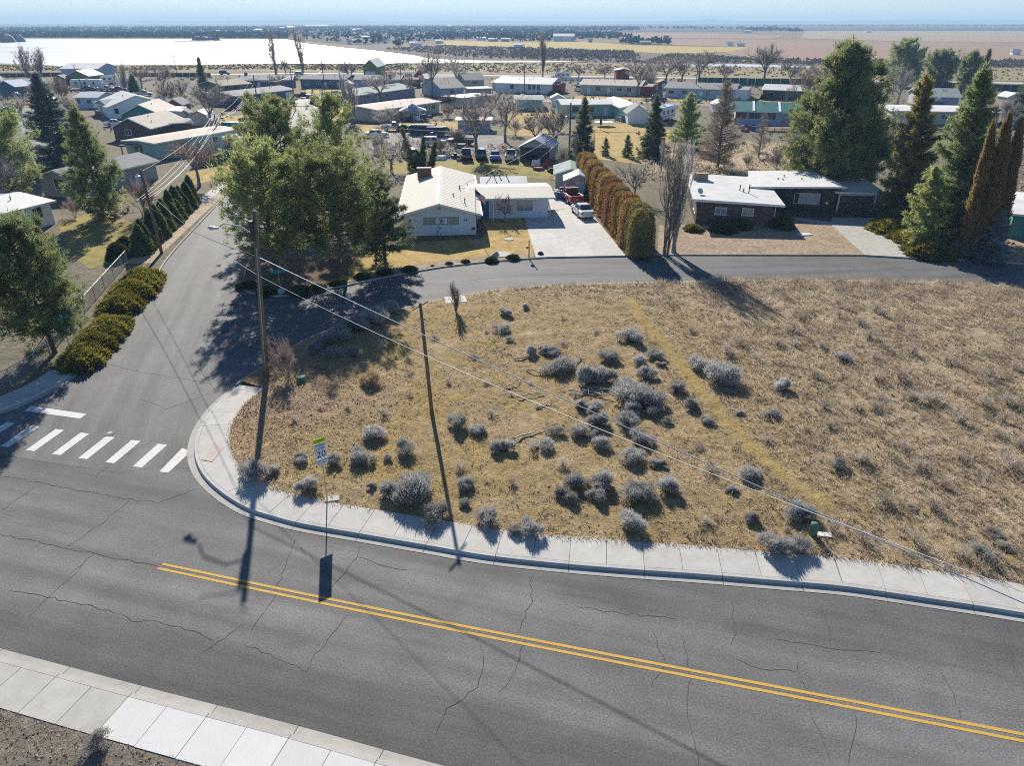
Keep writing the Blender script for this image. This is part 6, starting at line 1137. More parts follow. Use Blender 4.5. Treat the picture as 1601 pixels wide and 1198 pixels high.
# middle part with big window, garage
gx = v2.normalized(); gL = (at(1246, 330, G1)-E2o); g0 = Vector((gL.dot(gx), gL.dot(Vector((-gx.y, gx.x, 0))), 0))
M2 = empty('middle_wing', (w2, g0.y, 0)); M2.parent = H2; mw = (at(1302, 331, G1)-E2o).dot(gx)-w2
wm = MB().box(.02, mw, 0, 8.5, -.1, 2.75).build('wall', 'mortar', M2)
shingles(wm, (g0.x-w2)+.1, mw-.02, 0, 2.6, 0, 8, [(mw-5.2, mw-1.6, .85, 2.3)], .42)
MB().box(.3, g0.x-w2-.1, -.05, -.003, 0, 2.6).build('dark_panel', 'wall_dark', M2)
window(M2, 'f', mw-3.4, .98, 2.9, 1.2, -.03, 3, 'trim_white', 'curtain', .06)
rm = MB(); lo = [(-2.0, -1.0, 2.80), (mw+.7, -1.0, 3.12), (mw-1.2, 9.6, 3.12), (-.6, 9.6, 2.80)]; rm.hexa(lo, [(x, y, z+.16) for x, y, z in lo]); rrm = rm.build('roof', 'roof_white', M2)
MB().hexa([(-2.0, -1.04, 2.76), (mw+.7, -1.04, 3.08), (mw+.7, -1.004, 3.08), (-2.0, -1.004, 2.76)], [(-2.0, -1.04, 2.98), (mw+.7, -1.04, 3.3), (mw+.7, -1.004, 3.3), (-2.0, -1.004, 2.98)]).build('fascia', 'trim_white', rrm)
pipes(rrm, [(2.2, 3.6, 2.9, .3), (2.7, 3.2, 2.9, .3), (5.0, 3.4, 3.0, .3), (3.2, 5.2, 3.0, .3)])
gw = (at(1362, 332, G1)-E2o).dot(gx)-w2-mw
Gg = empty('garage', (w2+mw, g0.y-.35, 0)); Gg.parent = H2
MB().box(.02, gw, 0, 8.0, -.1, 2.5).build('wall', 'wall_dark', Gg); door(Gg, 'f', gw*.5, gw-.8, 2.15, 0, 'shingle', 'garage_door', True, lines=7)
MB().box(.12, .3, -.09, -.003, 0, 2.35).box(gw-.32, gw-.12, -.09, -.003, 0, 2.35).box(.301, gw-.321, -.09, -.003, 2.2, 2.35).build('door_frame', 'trim_white', Gg)
rg_ = MB(); rg_.box(-.5, gw+.7, -.55, 9.5, 2.52, 2.68); rgo = rg_.build('roof', 'roof_dust', Gg); MB().box(-.5, gw+.7, -.59, -.554, 2.48, 2.67).build('fascia', 'trim_white', rgo)
yl = empty('yard_lamp', at(1288, 341, G1), 0, 'small white globe lamp on a post before the brown house window', 'lamp'); MB().tube([(0, 0, 0), (0, 0, 1.6)], .03, 6).build('post', 'metal_dark', yl); MB().lathe([(.04, 1.6), (.15, 1.72), (.15, 1.82), (.03, 1.92)], 10).build('globe', 'sign_white', yl)
MB_low = MB().box(0, 9.5, 0, .25, 0, .55); tag(MB_low.build('garden_wall', 'wall_dark', None, at(1236, 339, G1), R(-3)), 'low dark garden wall in front of the brown house middle wing', 'wall')
# --- sheds behind the white house
def shed(label, px, w_, d, h, rise, rz, roof, wall, name='shed', doorw=None, open_=False, z=G1):
    E = empty(name, at(*px, z), rz, label, 'shed')
    if open_:
        wm_ = MB(); wm_.box(0, .12, 0, d, 0, h).box(w_-.12, w_, 0, d, 0, h).box(.12, w_-.12, d-.12, d, 0, h).yprism([(0, h), (w_, h), (w_/2, h+rise)], 0, .12); wm_.build('wall', wall, E); r = MB(); e_ = .3
        for sx in (-1, 1):
            xo = w_/2+sx*(w_/2+e_); zo = h-e_*rise/(w_/2); r.yprism([(w_/2, h+rise+.01), (xo, zo+.01), (xo, zo+.11), (w_/2, h+rise+.11)], -e_, d+e_)
        r.build('roof', roof, E)
    else:
        body(E, 0, w_, 0, d, h, wall, roof, rise, 'y', .25, .09)
        if doorw: door(E, 'f', w_*.55, doorw, min(2.0, h), 0, 'trim_white')
    return E
shed('grey garden shed with a white door behind the red pickup', (883, 308), 3.6, 3.2, 2.2, .75, R(-3), 'roof_blue', 'wall_beige', doorw=1.3)
shed('long grey lean shed behind the white-door shed', (868, 296), 4.2, 6.5, 2.1, .7, R(-3), 'roof_sage', 'wall_grey')
shed('open-fronted grey shed with pitched roof among the parked cars', (812, 252), 5.2, 7.0, 2.3, 1.3, R(-14), 'roof_blue', 'wall_grey', open_=True)
# --- west side
FH('white low house with pale roof cut by the left edge', (-60, 391), (87, 350), 9.5, 2.55, .55, 'x', 'roof_bright', 'wall_white', ((.55, 1.1, 1.0, 1), (.83, 1.3, 1.2, 2)), (), ())
FH('blue-grey house with white-framed window behind the west pines', (70, 306), (126, 311), 14, 2.6, .9, 'y', 'roof_grey', 'wall_grey', ((.52, 1.6, 1.3, 2),))
FH('mint green flat-roofed mobile home with porch', (201, 246), (247, 250.5), 19, 2.7, .25, 'y', 'roof_dust', 'wall_mint', ((.35, .9, .9, 1),), (), ((.3, 1.2, 1.0), (.7, 1.2, 1.0)))
PO = empty('porch_roof', at(197, 247, G1), .1, 'small flat porch roof on dark posts left of the mint mobile home', 'porch'); MB().box(0, 3.4, -1.5, 2.5, 2.2, 2.34).build('roof', 'roof_grey', PO)
for x in (.1, 3.2): MB().box(x, x+.14, -1.4, -1.26, 0, 2.2).build('post', 'wall_dark', PO)
FH('brown gabled house with cream roof behind the mint mobile home', (181, 219), (238, 220), 13, 2.4, 1.7, 'y', 'roof_dust', 'wall_brown', ((.4, 1.2, 1.0, 2),))
FH('teal gabled house with cream roof behind the brown gable', (194, 199), (255, 198), 13, 2.6, 2.0, 'y', 'roof_dust', 'wall_teal', ())
FH('long low carport with pale flat roof, west', (238, 214), (302, 210), 7, 2.3, 0, 'x', 'roof_grey', 'wall_brown')
FH('white flat-roofed addition right of the teal gable', (253, 194), (284, 193), 9, 2.6, .15, 'y', 'roof_bright', 'wall_blue', W2(.5))
FH('long white house with a wide gable, west', (174, 186), (263, 180), 15, 2.7, 2.2, 'y', 'roof_white', 'wall_white', ((.12, .9, 1.1, 1), (.72, 1.2, 1.0, 2)), (), ())
FH('grey-roofed white house with red porch left of the wide gable', (155, 178), (175, 184), 16, 2.6, 1.0, 'y', 'roof_grey', 'wall_white', ((.3, 1.1, 1.2, 2), (.72, 1.1, 1.2, 2)))
MB().box(0, 4.2, -.9, -.75, .1, .9).build('porch_rail', 'trim_red', bpy.data.objects['house.008'] if 'house.008' in bpy.data.objects else None)
FH('pale blue mobile home with a grey-blue roof, west', (121, 169), (155, 169), 9, 2.7, .9, 'x', 'roof_blue', 'wall_blue', ((.15, .8, 1.2, 2), (.62, 1.2, 1.1, 2)), (.85,))
FH('bright green house with grey-blue roof at the left edge', (1, 146), (15, 147), 13, 2.6, 1.4, 'y', 'roof_blue', 'wall_green', ((.4, 1.4, 1.2, 2),))
FH('blue-roofed house right of the bright green one', (28, 149), (52, 147), 9, 2.6, 1.5, 'x', 'roof_blue', 'wall_navy', W2(.3, .7))
FH('teal-roofed building at the far left edge', (-25, 138), (8, 136), 8, 2.6, 1.4, 'x', 'roof_green', 'wall_navy', W2(.5))
FH('large metal building with white roof beside the lake road', (99, 126), (157, 126), 15, 4.3, 1.6, 'x', 'roof_bright', 'wall_blue', (), (), (), None, 'metal_building', 'building', .3, None, ((.3, 3.2), (.7, 3.2)))
FH('olive gabled garage before the large metal building', (108, 131), (141, 131), 10, 2.8, 1.8, 'y', 'roof_blue', 'wall_olive', ())
FH('small white house beside the dark conifer, west', (190, 137), (212, 136), 9, 2.8, 1.6, 'x', 'roof_dust', 'wall_white', W2(.5))
shed('small red shed between the white house and the pale willow', (262, 178), 3.9, 6, 2.2, 1.3, R(4), 'roof_grey', 'wall_red')
gq = empty('gambrel_shed', at(296, 196, G1), R(5), 'grey gambrel barn shed with white roof edges below the pale willow', 'shed')
MB().yprism([(0, 0), (4.6, 0), (4.6, .9), (3.9, 2.1), (2.3, 2.9), (.7, 2.1), (0, .9)], 0, 6).build('wall', 'wall_beige', gq)
r = MB()
for a, b in (((-.15, .75), (.62, 2.18)), ((.62, 2.18), (2.3, 3.02)), ((2.3, 3.02), (3.98, 2.18)), ((3.98, 2.18), (4.75, .75))): r.yprism([a, b, (b[0], b[1]+.1), (a[0], a[1]+.1)], -.25, 6.2)
r.build('roof', 'roof_bright', gq); door(gq, 'f', 2.3, 1.4, 1.8, 0, 'wall_beige')
shed('small white shed at the street pole, west', (345, 238), 2.0, 3.4, 2.2, .5, R(-20), 'roof_bright', 'wall_white')
FH('tan-roofed brown house behind the pale willow', (349, 147), (393, 143), 12, 2.5, 1.1, 'x', 'roof_tan', 'wall_brown', W2(.3, .7))
FH('grey-roofed house with dark chimney beside the lake road', (378, 138), (457, 137), 12, 2.6, 1.1, 'x', 'roof_grey', 'wall_navy', W2(.2, .5, .8), (.35,), (), (.05, .6, 'wall_dark'))
FH('grey-roofed blue house with white garage at the bend', (370, 166), (461, 154), 11, 2.6, .8, 'x', 'roof_grey', 'wall_navy', W2(.2, .45), (.6,), (), None, garage=((.90, 2.8),))
FH('long dark blue house with grey roof beyond the bend', (471, 137), (541, 138), 10, 2.9, 1.2, 'x', 'roof_grey', 'wall_navy', W2(.15, .4, .7), (.55,))
FH('pale blue long house with brick end before the shore', (556, 137), (626, 137), 10, 2.7, 1.1, 'x', 'roof_grey', 'wall_blue', W2(.2, .5, .8), (.35,), annex=(6.0, .6, .95, 'brick', 'brick'))
FH('green-gabled barn with white metal roof near the shore', (569, 120), (590, 120), 22, 4.0, 2.6, 'y', 'roof_white', 'wall_olive', (), (), (), None, 'barn', 'barn', .4, None, ((.5, 4.0),))
shed('small red and white barn shed near the shore', (649, 126), 4.0, 6, 2.2, 1.9, R(-6), 'roof_white', 'wall_red', doorw=1.6)
FH('lavender house with grey roof behind the dark bare tree', (557, 165), (649, 151), 12, 2.6, 1.0, 'x', 'roof_sage', 'wall_lavender', W2(.2, .5), (.35,))
E_, w_, ro_ = FH('long house with pinkish roof and patio gazebo beside it', (592, 191), (687, 176), 11, 2.6, .5, 'x', 'roof_pink', 'wall_beige', W2(.12, .55, .75, .9), (.66,)); pipes(ro_, [(w_*.5, 5, 3.0, .35), (w_*.56, 4.6, 3.0, .35), (w_*.75, 5.5, 3.0, .35), (w_*.8, 5.2, 3.0, .35)])
FH('cream-roofed house behind the cream gable', (667, 135), (716, 134), 10, 2.6, 1.2, 'x', 'roof_dust', 'wall_beige', W2(.3, .7))
FH('cream-roofed gabled house with pale blue end wall', (690, 153), (725, 151), 13, 2.8, 2.4, 'x', 'roof_dust', 'wall_blue', W2(.5), (), ((.5, 1.4, 1.1),))
FH('house with a small cream gable right of the pale blue end wall', (728, 137), (757, 136), 9, 2.6, 1.8, 'x', 'roof_dust', 'wall_beige', W2(.5))
FH('white flat-roofed carport left of the white long house', (735, 152), (768, 151), 6, 2.4, 0, 'x', 'roof_bright', 'wall_grey')
FH('low building with a white flat roof behind the big bare tree', (722, 168), (768, 163), 7, 2.4, .1, 'x', 'roof_bright', 'wall_beige')
FH('mint green garage with dark flat roof behind the big bare trees', (808, 172), (848, 172), 12, 2.5, .2, 'x', 'roof_grey', 'wall_mint', ())
FH('grey shed roof in the yard of the big bare tree', (716, 206), (766, 206), 5, 2.3, .1, 'x', 'roof_bright', 'wall_grey')
FH('white long house with white roof and red end annex', (775, 144), (861, 147), 12, 2.9, 1.5, 'x', 'roof_bright', 'wall_white', ((.30, 1.3, 1.3, 2), (.62, 1.0, 1.4, 2), (.70, 1.0, 1.4, 2), (.78, 1.0, 1.4, 2)), (.42,), (), annex=(1.8, 2, .95, 'wall_red', 'wall_red'))
FH('beige long house with cream roof and maroon end', (907, 147), (1000, 150), 11, 2.9, 1.2, 'x', 'roof_dust', 'wall_beige', ((.30, 1.6, 1.3, 2), (.66, 1.6, .9, 2), (.82, 1.4, 1.1, 2)), (.14, .48), annex=(3.4, .6, .95, 'wall_red', 'roof_tan'))
shed('tall red barn shed left of the brown thicket', (963, 128), 5.0, 6, 4.2, .5, 0, 'roof_blue', 'wall_red')
FH('pale blue long house with dark and grey roof', (1040, 152), (1147, 156), 11, 2.8, 1.2, 'x', 'roof_grey', 'wall_blue', ((.08, 1.6, .9, 2), (.28, 1.6, .9, 2), (.62, 1.4, 1.2, 2)), (.52,), annex=(3.6, .3, .98, 'wall_white', 'roof_grey'))
FH('dark brown house with white roof before the green fence', (1191, 155), (1264, 158), 11, 2.7, 1.1, 'x', 'roof_bright', 'wall_brown', ((.18, 1.5, .9, 2), (.55, 1.5, .9, 2)))
E_, w_, ro_ = FH('L-shaped mint house with white roof, long part', (880, 182), (958, 181), 11, 2.7, .7, 'x', 'roof_white', 'wall_mint', W2(.25, .55), (.85,), fr='trim_red')
body(E_, w_+.03, w_+5.4, -8, 11.0, 2.7, 'wall_mint', 'roof_white', .7, 'y', .45, .13, 'wing_wall'); pipes(ro_, [(w_*.6, 4, 3.3, .4), (w_*.8, 5, 3.3, .4)])
shed('white gambrel-topped shed at the L-shaped mint house', (981, 194), 4.6, 6, 2.4, 1.7, 0, 'roof_grey', 'wall_white', doorw=1.2)
E_, w_, ro_ = FH('house with dark green metal roof, white ridge strips and patio', (1148, 194), (1240, 197), 13, 3.0, 1.2, 'x', 'roof_green', 'wall_blue', ((.1, 2.4, 1.6, 2), (.33, 2.6, 1.6, 2), (.58, 2.8, 1.6, 3)), (), over=1.0)
for t in (.28, .72): MB().hexa([(w_*t, -1.05, 3.03), (w_*t+.5, -1.05, 3.03), (w_*t+.5, 6.5, 4.36), (w_*t, 6.5, 4.36)], [(w_*t, -1.05, 3.12), (w_*t+.5, -1.05, 3.12), (w_*t+.5, 6.5, 4.45), (w_*t, 6.5, 4.45)]).build('roof_strip', 'trim_white', ro_)
door(E_, 'f', w_*.83, 1.0, 2.1, 0, 'glass_pale'); door(E_, 'f', w_*.93, 1.0, 2.1, 0, 'glass_pale')
dk = empty('wood_deck', at(1198, 206, G1), 0, 'brown wooden deck below the green-roofed house', 'deck')
for k in range(14): MB().box(k*.62, k*.62+.56, 0, 2.5, .62, .68).build('board', 'wood_fence', dk)
for k in range(6): MB().box(k*1.6, k*1.6+.12, -.1, -.003, -.02, 1.5).build('post', 'wood_fence', dk)
FH('house with pale teal roof right of the giant pine', (1430, 166), (1496, 168), 13, 2.6, 1.6, 'x', 'roof_sage', 'wall_grey', W2(.2), ())
FH('long white flat-roofed house hidden behind the right conifers', (1392, 193), (1558, 196), 13, 2.7, .3, 'x', 'roof_bright', 'wall_beige', W2(.2, .5, .8))
FH('teal-walled house with white roof at the right edge', (1574, 372), (1690, 384), 12, 2.6, .3, 'x', 'roof_bright', 'wall_teal', ((.55, 1.4, 1.1, 2),), ())
# small outbuildings scattered in the yards
for lb, x, y, w_, d, h_, rs_, rzz, rf, wl in (('small grey shed right of the white wide-gable house', 276, 190, 3, 3, 2, .8, .1, 'roof_grey', 'wall_grey'), ('white shed behind the brown gabled house', 246, 206, 3, 4, 2.1, .7, .1, 'roof_bright', 'wall_white'), ('blue shed by the west street', 62, 168, 3, 4, 2.1, .8, .2, 'roof_blue', 'wall_navy'), ('brown shed below the far left poplars', 86, 132, 4, 4, 2.2, 1, 0, 'roof_tan', 'wall_brown'),
        ('white garden shed at the bend street', 534, 142, 3.5, 4, 2.2, .8, 0, 'roof_bright', 'wall_white'), ('red garden shed beside the lavender house', 660, 146, 3.4, 4, 2.2, .9, 0, 'roof_grey', 'wall_red'), ('grey shed beside the small cream gable', 770, 140, 4, 4, 2.3, .9, 0, 'roof_blue', 'wall_grey'), ('white shed behind the mint garage', 862, 166, 3.4, 4, 2.2, .8, 0, 'roof_bright', 'wall_white'), ('brown shed right of the maroon end', 1028, 140, 3.6, 4, 2.2, .8, 0, 'roof_tan', 'wall_brown'), ('white shed left of the green-roofed house', 1118, 178, 3.4, 4, 2.3, .9, .1, 'roof_bright', 'wall_white'), ('grey shed right of the dark brown far house', 1282, 158, 4, 4, 2.3, .9, 0, 'roof_grey', 'wall_grey'), ('white shed at the right edge before the dark conifer', 1572, 166, 4, 5, 2.4, 1, 0, 'roof_bright', 'wall_beige')):
    shed(lb, (x, y), w_, d, h_, rs_, rzz, rf, wl, doorw=1.0)
# far specks of buildings across the lake and in the fields
fb = random.Random(4); FB = [(340, 50, 7), (372, 51, 9), (405, 49, 12), (408, 51, 6), (440, 45, 9), (455, 45, 12), (495, 43, 34), (552, 47.4, 8), (561, 47.2, 8), (573, 60.5, 13), (556, 67, 9), (546, 69, 6), (647, 71.5, 12), (655, 73, 10), (687, 67.6, 12), (711, 47, 3), (733, 47.4, 6), (747, 44.5, 5), (753, 62.6, 14), (770, 64.6, 13), (790, 64.4, 12), (593, 41.4, 4), (703, 41.4, 7), (852, 48.8, 5), (881, 64, 32), (896, 64.5, 7), (923, 66, 6), (1009, 69.8, 16), (1042, 58.2, 9), (1143, 72, 10), (1158, 72.4, 12), (1170, 51, 12), (810, 75, 14), (1589, 86, 12), (820, 41, 4), (1358, 50.5, 7), (132, 56, 4), (1428, 43, 3), (600, 66, 6), (620, 64, 5)]
def fb_where(x, y):
    for x1, lb in ((300, 'pale building at the far left lake shore'), (420, 'pale building above the left half of the far shore'), (520, 'pale building above the far shore behind the two poplars'), (600, 'pale building above the right end of the lake'), (700, 'pale building at the far right tip of the lake'), (800, 'pale building left of the golden field'), (910, 'pale building behind the golden field'), (1060, 'pale building in the far brown field, middle'), (1200, 'pale building in the far brown field, right'), (1700, 'pale building near the right edge of the fields')):
        if x < x1: return lb
for x, y, wpx in FB:
    p = at(x, y); s = mpp(p); w_ = wpx*s; E = empty('far_building', (p.x, p.y, 0), fb.uniform(-.2, .2), ('long ' if wpx > 11 else 'small ' if wpx > 6 else 'tiny ')+fb_where(x, y), 'building', 'far buildings')
    h = max(2.6, min(6, w_*.22)); wm_ = MB().box(-w_/2, w_/2, 0, min(w_*.7, 22), -.3, h).build('wall', 'wall_white' if fb.random() < .6 else 'wall_beige', E); dpt = min(w_*.7, 22)
    MB().xprism([(-.5, h+.02), (dpt+.5, h+.02), (dpt/2, h+max(1.2, dpt*.16))], -w_/2-.5, w_/2+.5).build('roof', 'roof_bright' if fb.random() < .75 else 'roof_blue', E)
# ------------------------------------------------------------------ vehicles
def wheels(E, xs, hw, r, wd=.22):
    for x in xs:
        for s_ in (-1, 1):
            t = MB().tube([(x, s_*(hw-wd), r), (x, s_*hw, r)], r, 16); o = t.build('wheel', 'tyre', E); MB().tube([(x, s_*(hw-.03), r), (x, s_*(hw+.012), r)], r*.6, 12).build('rim', 'rim', o)
def car_body(E, prof, hw, paint, bev=.07, name='body'):
    """side outline (x,z) with a narrower top edge"""
    zs = [p[1] for p in prof]; z0, z1 = min(zs), max(zs); mb = MB(); n = len(prof)
    f = lambda z: hw*(1-.05*abs((z-(z0+z1)*.5)/(z1-z0)*2)**2)
    vs = [(x, -f(z), z) for x, z in prof]+[(x, f(z), z) for x, z in prof]
    mb.add(vs, [tuple(range(n)), tuple(range(n, 2*n))[::-1]]+[(i, n+i, n+(i+1) % n, (i+1) % n) for i in range(n)]); return mb.build(name, paint, E, bevel=bev)
def arches(x0, x1, zb, zs):                       # lower edge of a side outline with wheel arches
    out = []
    for cx, r in zs:
        out += [(cx+r, zb)]+[(cx+r*math.cos(a), zb+.10+r*.78*math.sin(a)) for a in (R(25), R(60), R(90), R(120), R(155))]+[(cx-r, zb)]
    return out
def cabin(E, base, top, hwb, hwt, z0, z1, paint, glass_='glass'):
    """greenhouse: base (xr, xf), top (xr, xf); roof and each window its own part"""
    (br, bf), (tr, tf) = base, top
    lo = [(br, -hwb, z0), (bf, -hwb, z0), (bf, hwb, z0), (br, hwb, z0)]; hi = [(tr, -hwt, z1), (tf, -hwt, z1), (tf, hwt, z1), (tr, hwt, z1)]
    MB().hexa(lo, hi).build('cabin', paint, E, bevel=.05)
    MB().hexa([(tr-.01, -hwt, z1), (tf+.01, -hwt, z1), (tf+.01, hwt, z1), (tr-.01, hwt, z1)], [(tr+.08, -hwt+.08, z1+.06), (tf-.08, -hwt+.08, z1+.06), (tf-.08, hwt-.08, z1+.06), (tr+.08, hwt-.08, z1+.06)]).build('roof', paint, E)
    def pane(a, b, c, d, nrm, nm, ins=.07):
        q = [Vector(k) for k in (a, b, c, d)]; ce = sum(q, Vector())/4; q = [k+(ce-k)*ins*1.6+Vector(nrm)*.028 for k in q]; q2_ = [k-Vector(nrm)*.02 for k in q]
        MB().hexa([tuple(k) for k in q2_], [tuple(k) for k in q]).build(nm, glass_, E)
    pane(lo[1], lo[2], hi[2], hi[1], (1, 0, .3), 'windscreen'); pane(lo[3], lo[0], hi[0], hi[3], (-1, 0, .3), 'rear_window')
    mid = .48
    for s_ in (-1, 1):
        P_ = lambda t, z: (br+(bf-br)*t if z == 0 else tr+(tf-tr)*t, s_*(hwb if z == 0 else hwt), z0 if z == 0 else z1)
        for a, b in ((.06, mid-.015), (mid+.015, .92)): pane(P_(a, 0), P_(b, 0), P_(b, 1), P_(a, 1), (0, s_, .1), 'side_window')
def car(kind, px, rz, paint, label, group=None, z=None, detail=False, name=None, s=1.0):
    p = at(*px, z if z is not None else G1+.02); names = {'sedan': 'sedan_car', 'suv': 'suv_car', 'pickup': 'pickup_truck', 'van': 'van'}
    E = empty(name or names[kind], p, rz, label, 'truck' if kind == 'pickup' else 'car', group); E.scale = (s, s, s)
    if kind == 'sedan':
        car_body(E, arches(0, 0, .24, [(1.42, .40), (-1.32, .40)])[::1]+[(-2.28, .26), (-2.36, .55), (-2.30, .93), (-1.62, 1.0), (.85, .97), (1.75, .88), (2.24, .72), (2.30, .45), (2.2, .26)], .87, paint)
        cabin(E, (-1.62, .95), (-.95, .22), .80, .62, .96, 1.40, paint); wheels(E, (1.42, -1.32), .86, .31); L_ = (-2.36, .66, .80); hw = .87; F_ = 2.27
    elif kind == 'suv':
        car_body(E, arches(0, 0, .32, [(1.42, .44), (-1.36, .44)])+[(-2.26, .34), (-2.34, .7), (-2.28, 1.05), (.95, 1.06), (1.9, .98), (2.25, .82), (2.28, .5), (2.2, .34)], .92, paint)
        cabin(E, (-2.22, .95), (-1.95, .35), .86, .72, 1.04, 1.66, paint); wheels(E, (1.42, -1.36), .91, .37); L_ = (-2.33, .85, 1.05); hw = .92; F_ = 2.27
    elif kind == 'van':
        car_body(E, arches(0, 0, .34, [(1.55, .42), (-1.6, .42)])+[(-2.6, .36), (-2.66, .8), (-2.6, 2.0), (1.1, 2.02), (1.75, 1.15), (2.45, 1.0), (2.55, .5), (2.45, .36)], .97, paint)
        MB().hexa([(1.78, -.8, 1.2), (1.83, -.8, 1.2), (1.83, .8, 1.2), (1.78, .8, 1.2)], [(1.18, -.75, 1.93), (1.24, -.75, 1.93), (1.24, .75, 1.93), (1.18, .75, 1.93)]).build('windscreen', 'glass', E); wheels(E, (1.55, -1.6), .96, .36); L_ = (-2.65, .8, 1.1); hw = .97; F_ = 2.5
    else:
        car_body(E, arches(0, 0, .42, [(1.72, .46), (-1.62, .46)])+[(-2.68, .46), (-2.74, .70), (-2.70, .98), (-.55, .98), (-.5, 1.08), (1.2, 1.10), (2.35, 1.04), (2.60, .85), (2.64, .5)], .94, paint)
        cabin(E, (-.5, 1.2), (-.30, .52), .86, .70, 1.08, 1.72, paint); wheels(E, (1.72, -1.62), .93, .39, .25)
        MB().box(-2.62, -.60, -.90, -.80, .984, 1.16).box(-2.62, -.60, .80, .90, .984, 1.16).build('bed_side', paint, E, bevel=.02); MB().box(-2.70, -2.62, -.90, .90, .60, 1.16).build('tailgate', paint, E, bevel=.02)
        MB().box(-2.60, -.62, -.78, .78, .985, 1.0).build('bed_floor', 'car_bed' if paint == 'car_red' else 'tyre', E); L_ = (-2.72, .75, 1.05); hw = .94; F_ = 2.62
    for s_ in (-1, 1):
        MB().box(L_[0]-.02, L_[0]+.1, s_*hw*.80-.13, s_*hw*.80+.13, L_[1], L_[2]).build('tail_light', 'tail', E); MB().box(F_-.12, F_+.03, s_*hw*.72-.15, s_*hw*.72+.15, .60, .76).build('headlight', 'lamp_clear', E)
    if detail:
        MB().box(L_[0]-.05, L_[0]+.08, -hw*.94, hw*.94, .34, .54).build('rear_bumper', paint if kind == 'sedan' else 'metal', E, bevel=.03); MB().box(L_[0]-.035, L_[0]+.02, -.17, .17, .66, .80).build('licence_plate', 'plate', E)
        for s_ in (-1, 1): MB().box(.62, .82, s_*(hw+.08)-.09, s_*(hw+.08)+.09, 1.02 if kind == 'sedan' else 1.12, 1.18 if kind == 'sedan' else 1.3).build('mirror', paint, E, bevel=.02)
    return E
N_ = R(98)                                        # heading north, a little left
sd = car('sedan', (910, 336), R(101), 'car_white', 'white sedan parked on the concrete driveway of the white house', detail=True, z=.15)
rp = car('pickup', (892, 314), R(103), 'car_red', 'red pickup truck parked ahead of the white sedan', detail=True, z=.15)
lk = MB(); lk.box(-.62, -.5, -.8, .8, 1.72, 1.84); lk.build('light_bar', 'metal', rp)
C = car
C('suv', (640, 247), R(112), 'car_silver', 'silver van-like car behind the twisted juniper')
C('pickup', (729, 249), R(95), 'car_black', 'black convertible-like truck in the back yard row, leftmost')
C('suv', (752, 247), R(94), 'car_teal', 'dark teal jeep in the back yard row, second from left')
C('sedan', (774, 249), R(92), 'car_blue', 'bright blue car in the back yard row')
C('pickup', (799, 250), R(88), 'car_cream', 'cream truck loaded with junk left of the open shed')
C('pickup', (616, 204), R(8), 'car_cream', 'cream work truck with ladder rack before the pink-roofed house')
C('suv', (655, 209), R(4), 'car_navy', 'dark vehicle left in the row of dark trailers')
C('pickup', (695, 212), R(6), 'car_black', 'dark vehicle right in the row of dark trailers')
C('pickup', (474, 153), R(-8), 'car_black', 'black pickup at the bend of the side street')
C('suv', (524, 160), R(5), 'car_navy', 'dark blue long car parked right of the bend')
C('sedan', (847, 146), R(12), 'car_white', 'white car in front of the white long house')
C('pickup', (904, 142), R(78), 'car_white', 'white pickup beside the beige long house, front one'); C('suv', (907, 136), R(78), 'car_silver', 'silver car behind the white pickup at the beige long house')
C('pickup', (1168, 150), R(80), 'car_silver', 'silver pickup beside the brown far house'); C('pickup', (1153, 152), R(70), 'car_maroon', 'dark red low trailer truck beside the pale blue long house')
C('sedan', (401, 137), R(10), 'car_white', 'white and red car before the grey-roofed blue house')
C('sedan', (27, 152), R(10), 'car_navy', 'dark blue sedan parked by the far left houses'); C('sedan', (44, 153), R(12), 'car_black', 'black sedan right of the dark blue one, far left'); C('sedan', (24, 144), R(8), 'car_red', 'red car half hidden before the blue-roofed house')
C('sedan', (17, 169), R(-35), 'car_silver', 'silver car parked at the west street'); C('sedan', (140, 141), R(10), 'car_navy', 'dark car before the white trailer'); C('pickup', (167, 142), R(12), 'car_silver', 'silver pickup right of the white trailer')
C('sedan', (175, 141), R(15), 'car_white', 'white car left of the red car, west'); C('sedan', (187, 142), R(15), 'car_maroon', 'dark red car at the west parking row'); C('suv', (352, 116), R(4), 'car_black', 'black car driving on the lake road', z=G1+.04)
C('sedan', (182, 197), R(20), 'car_white', 'white car between the west houses'); C('sedan', (1467, 168), R(-80), 'car_blue', 'blue car under the eave of the pale teal roof'); C('suv', (870, 126), R(0), 'car_silver', 'pale round-roofed camper behind the white long house')
C('suv', (470, 118), R(2), 'car_silver', 'silver car by the lake poplars'); C('pickup', (1586, 200), R(75), 'car_navy', 'dark vehicle with a red rack near the right edge')
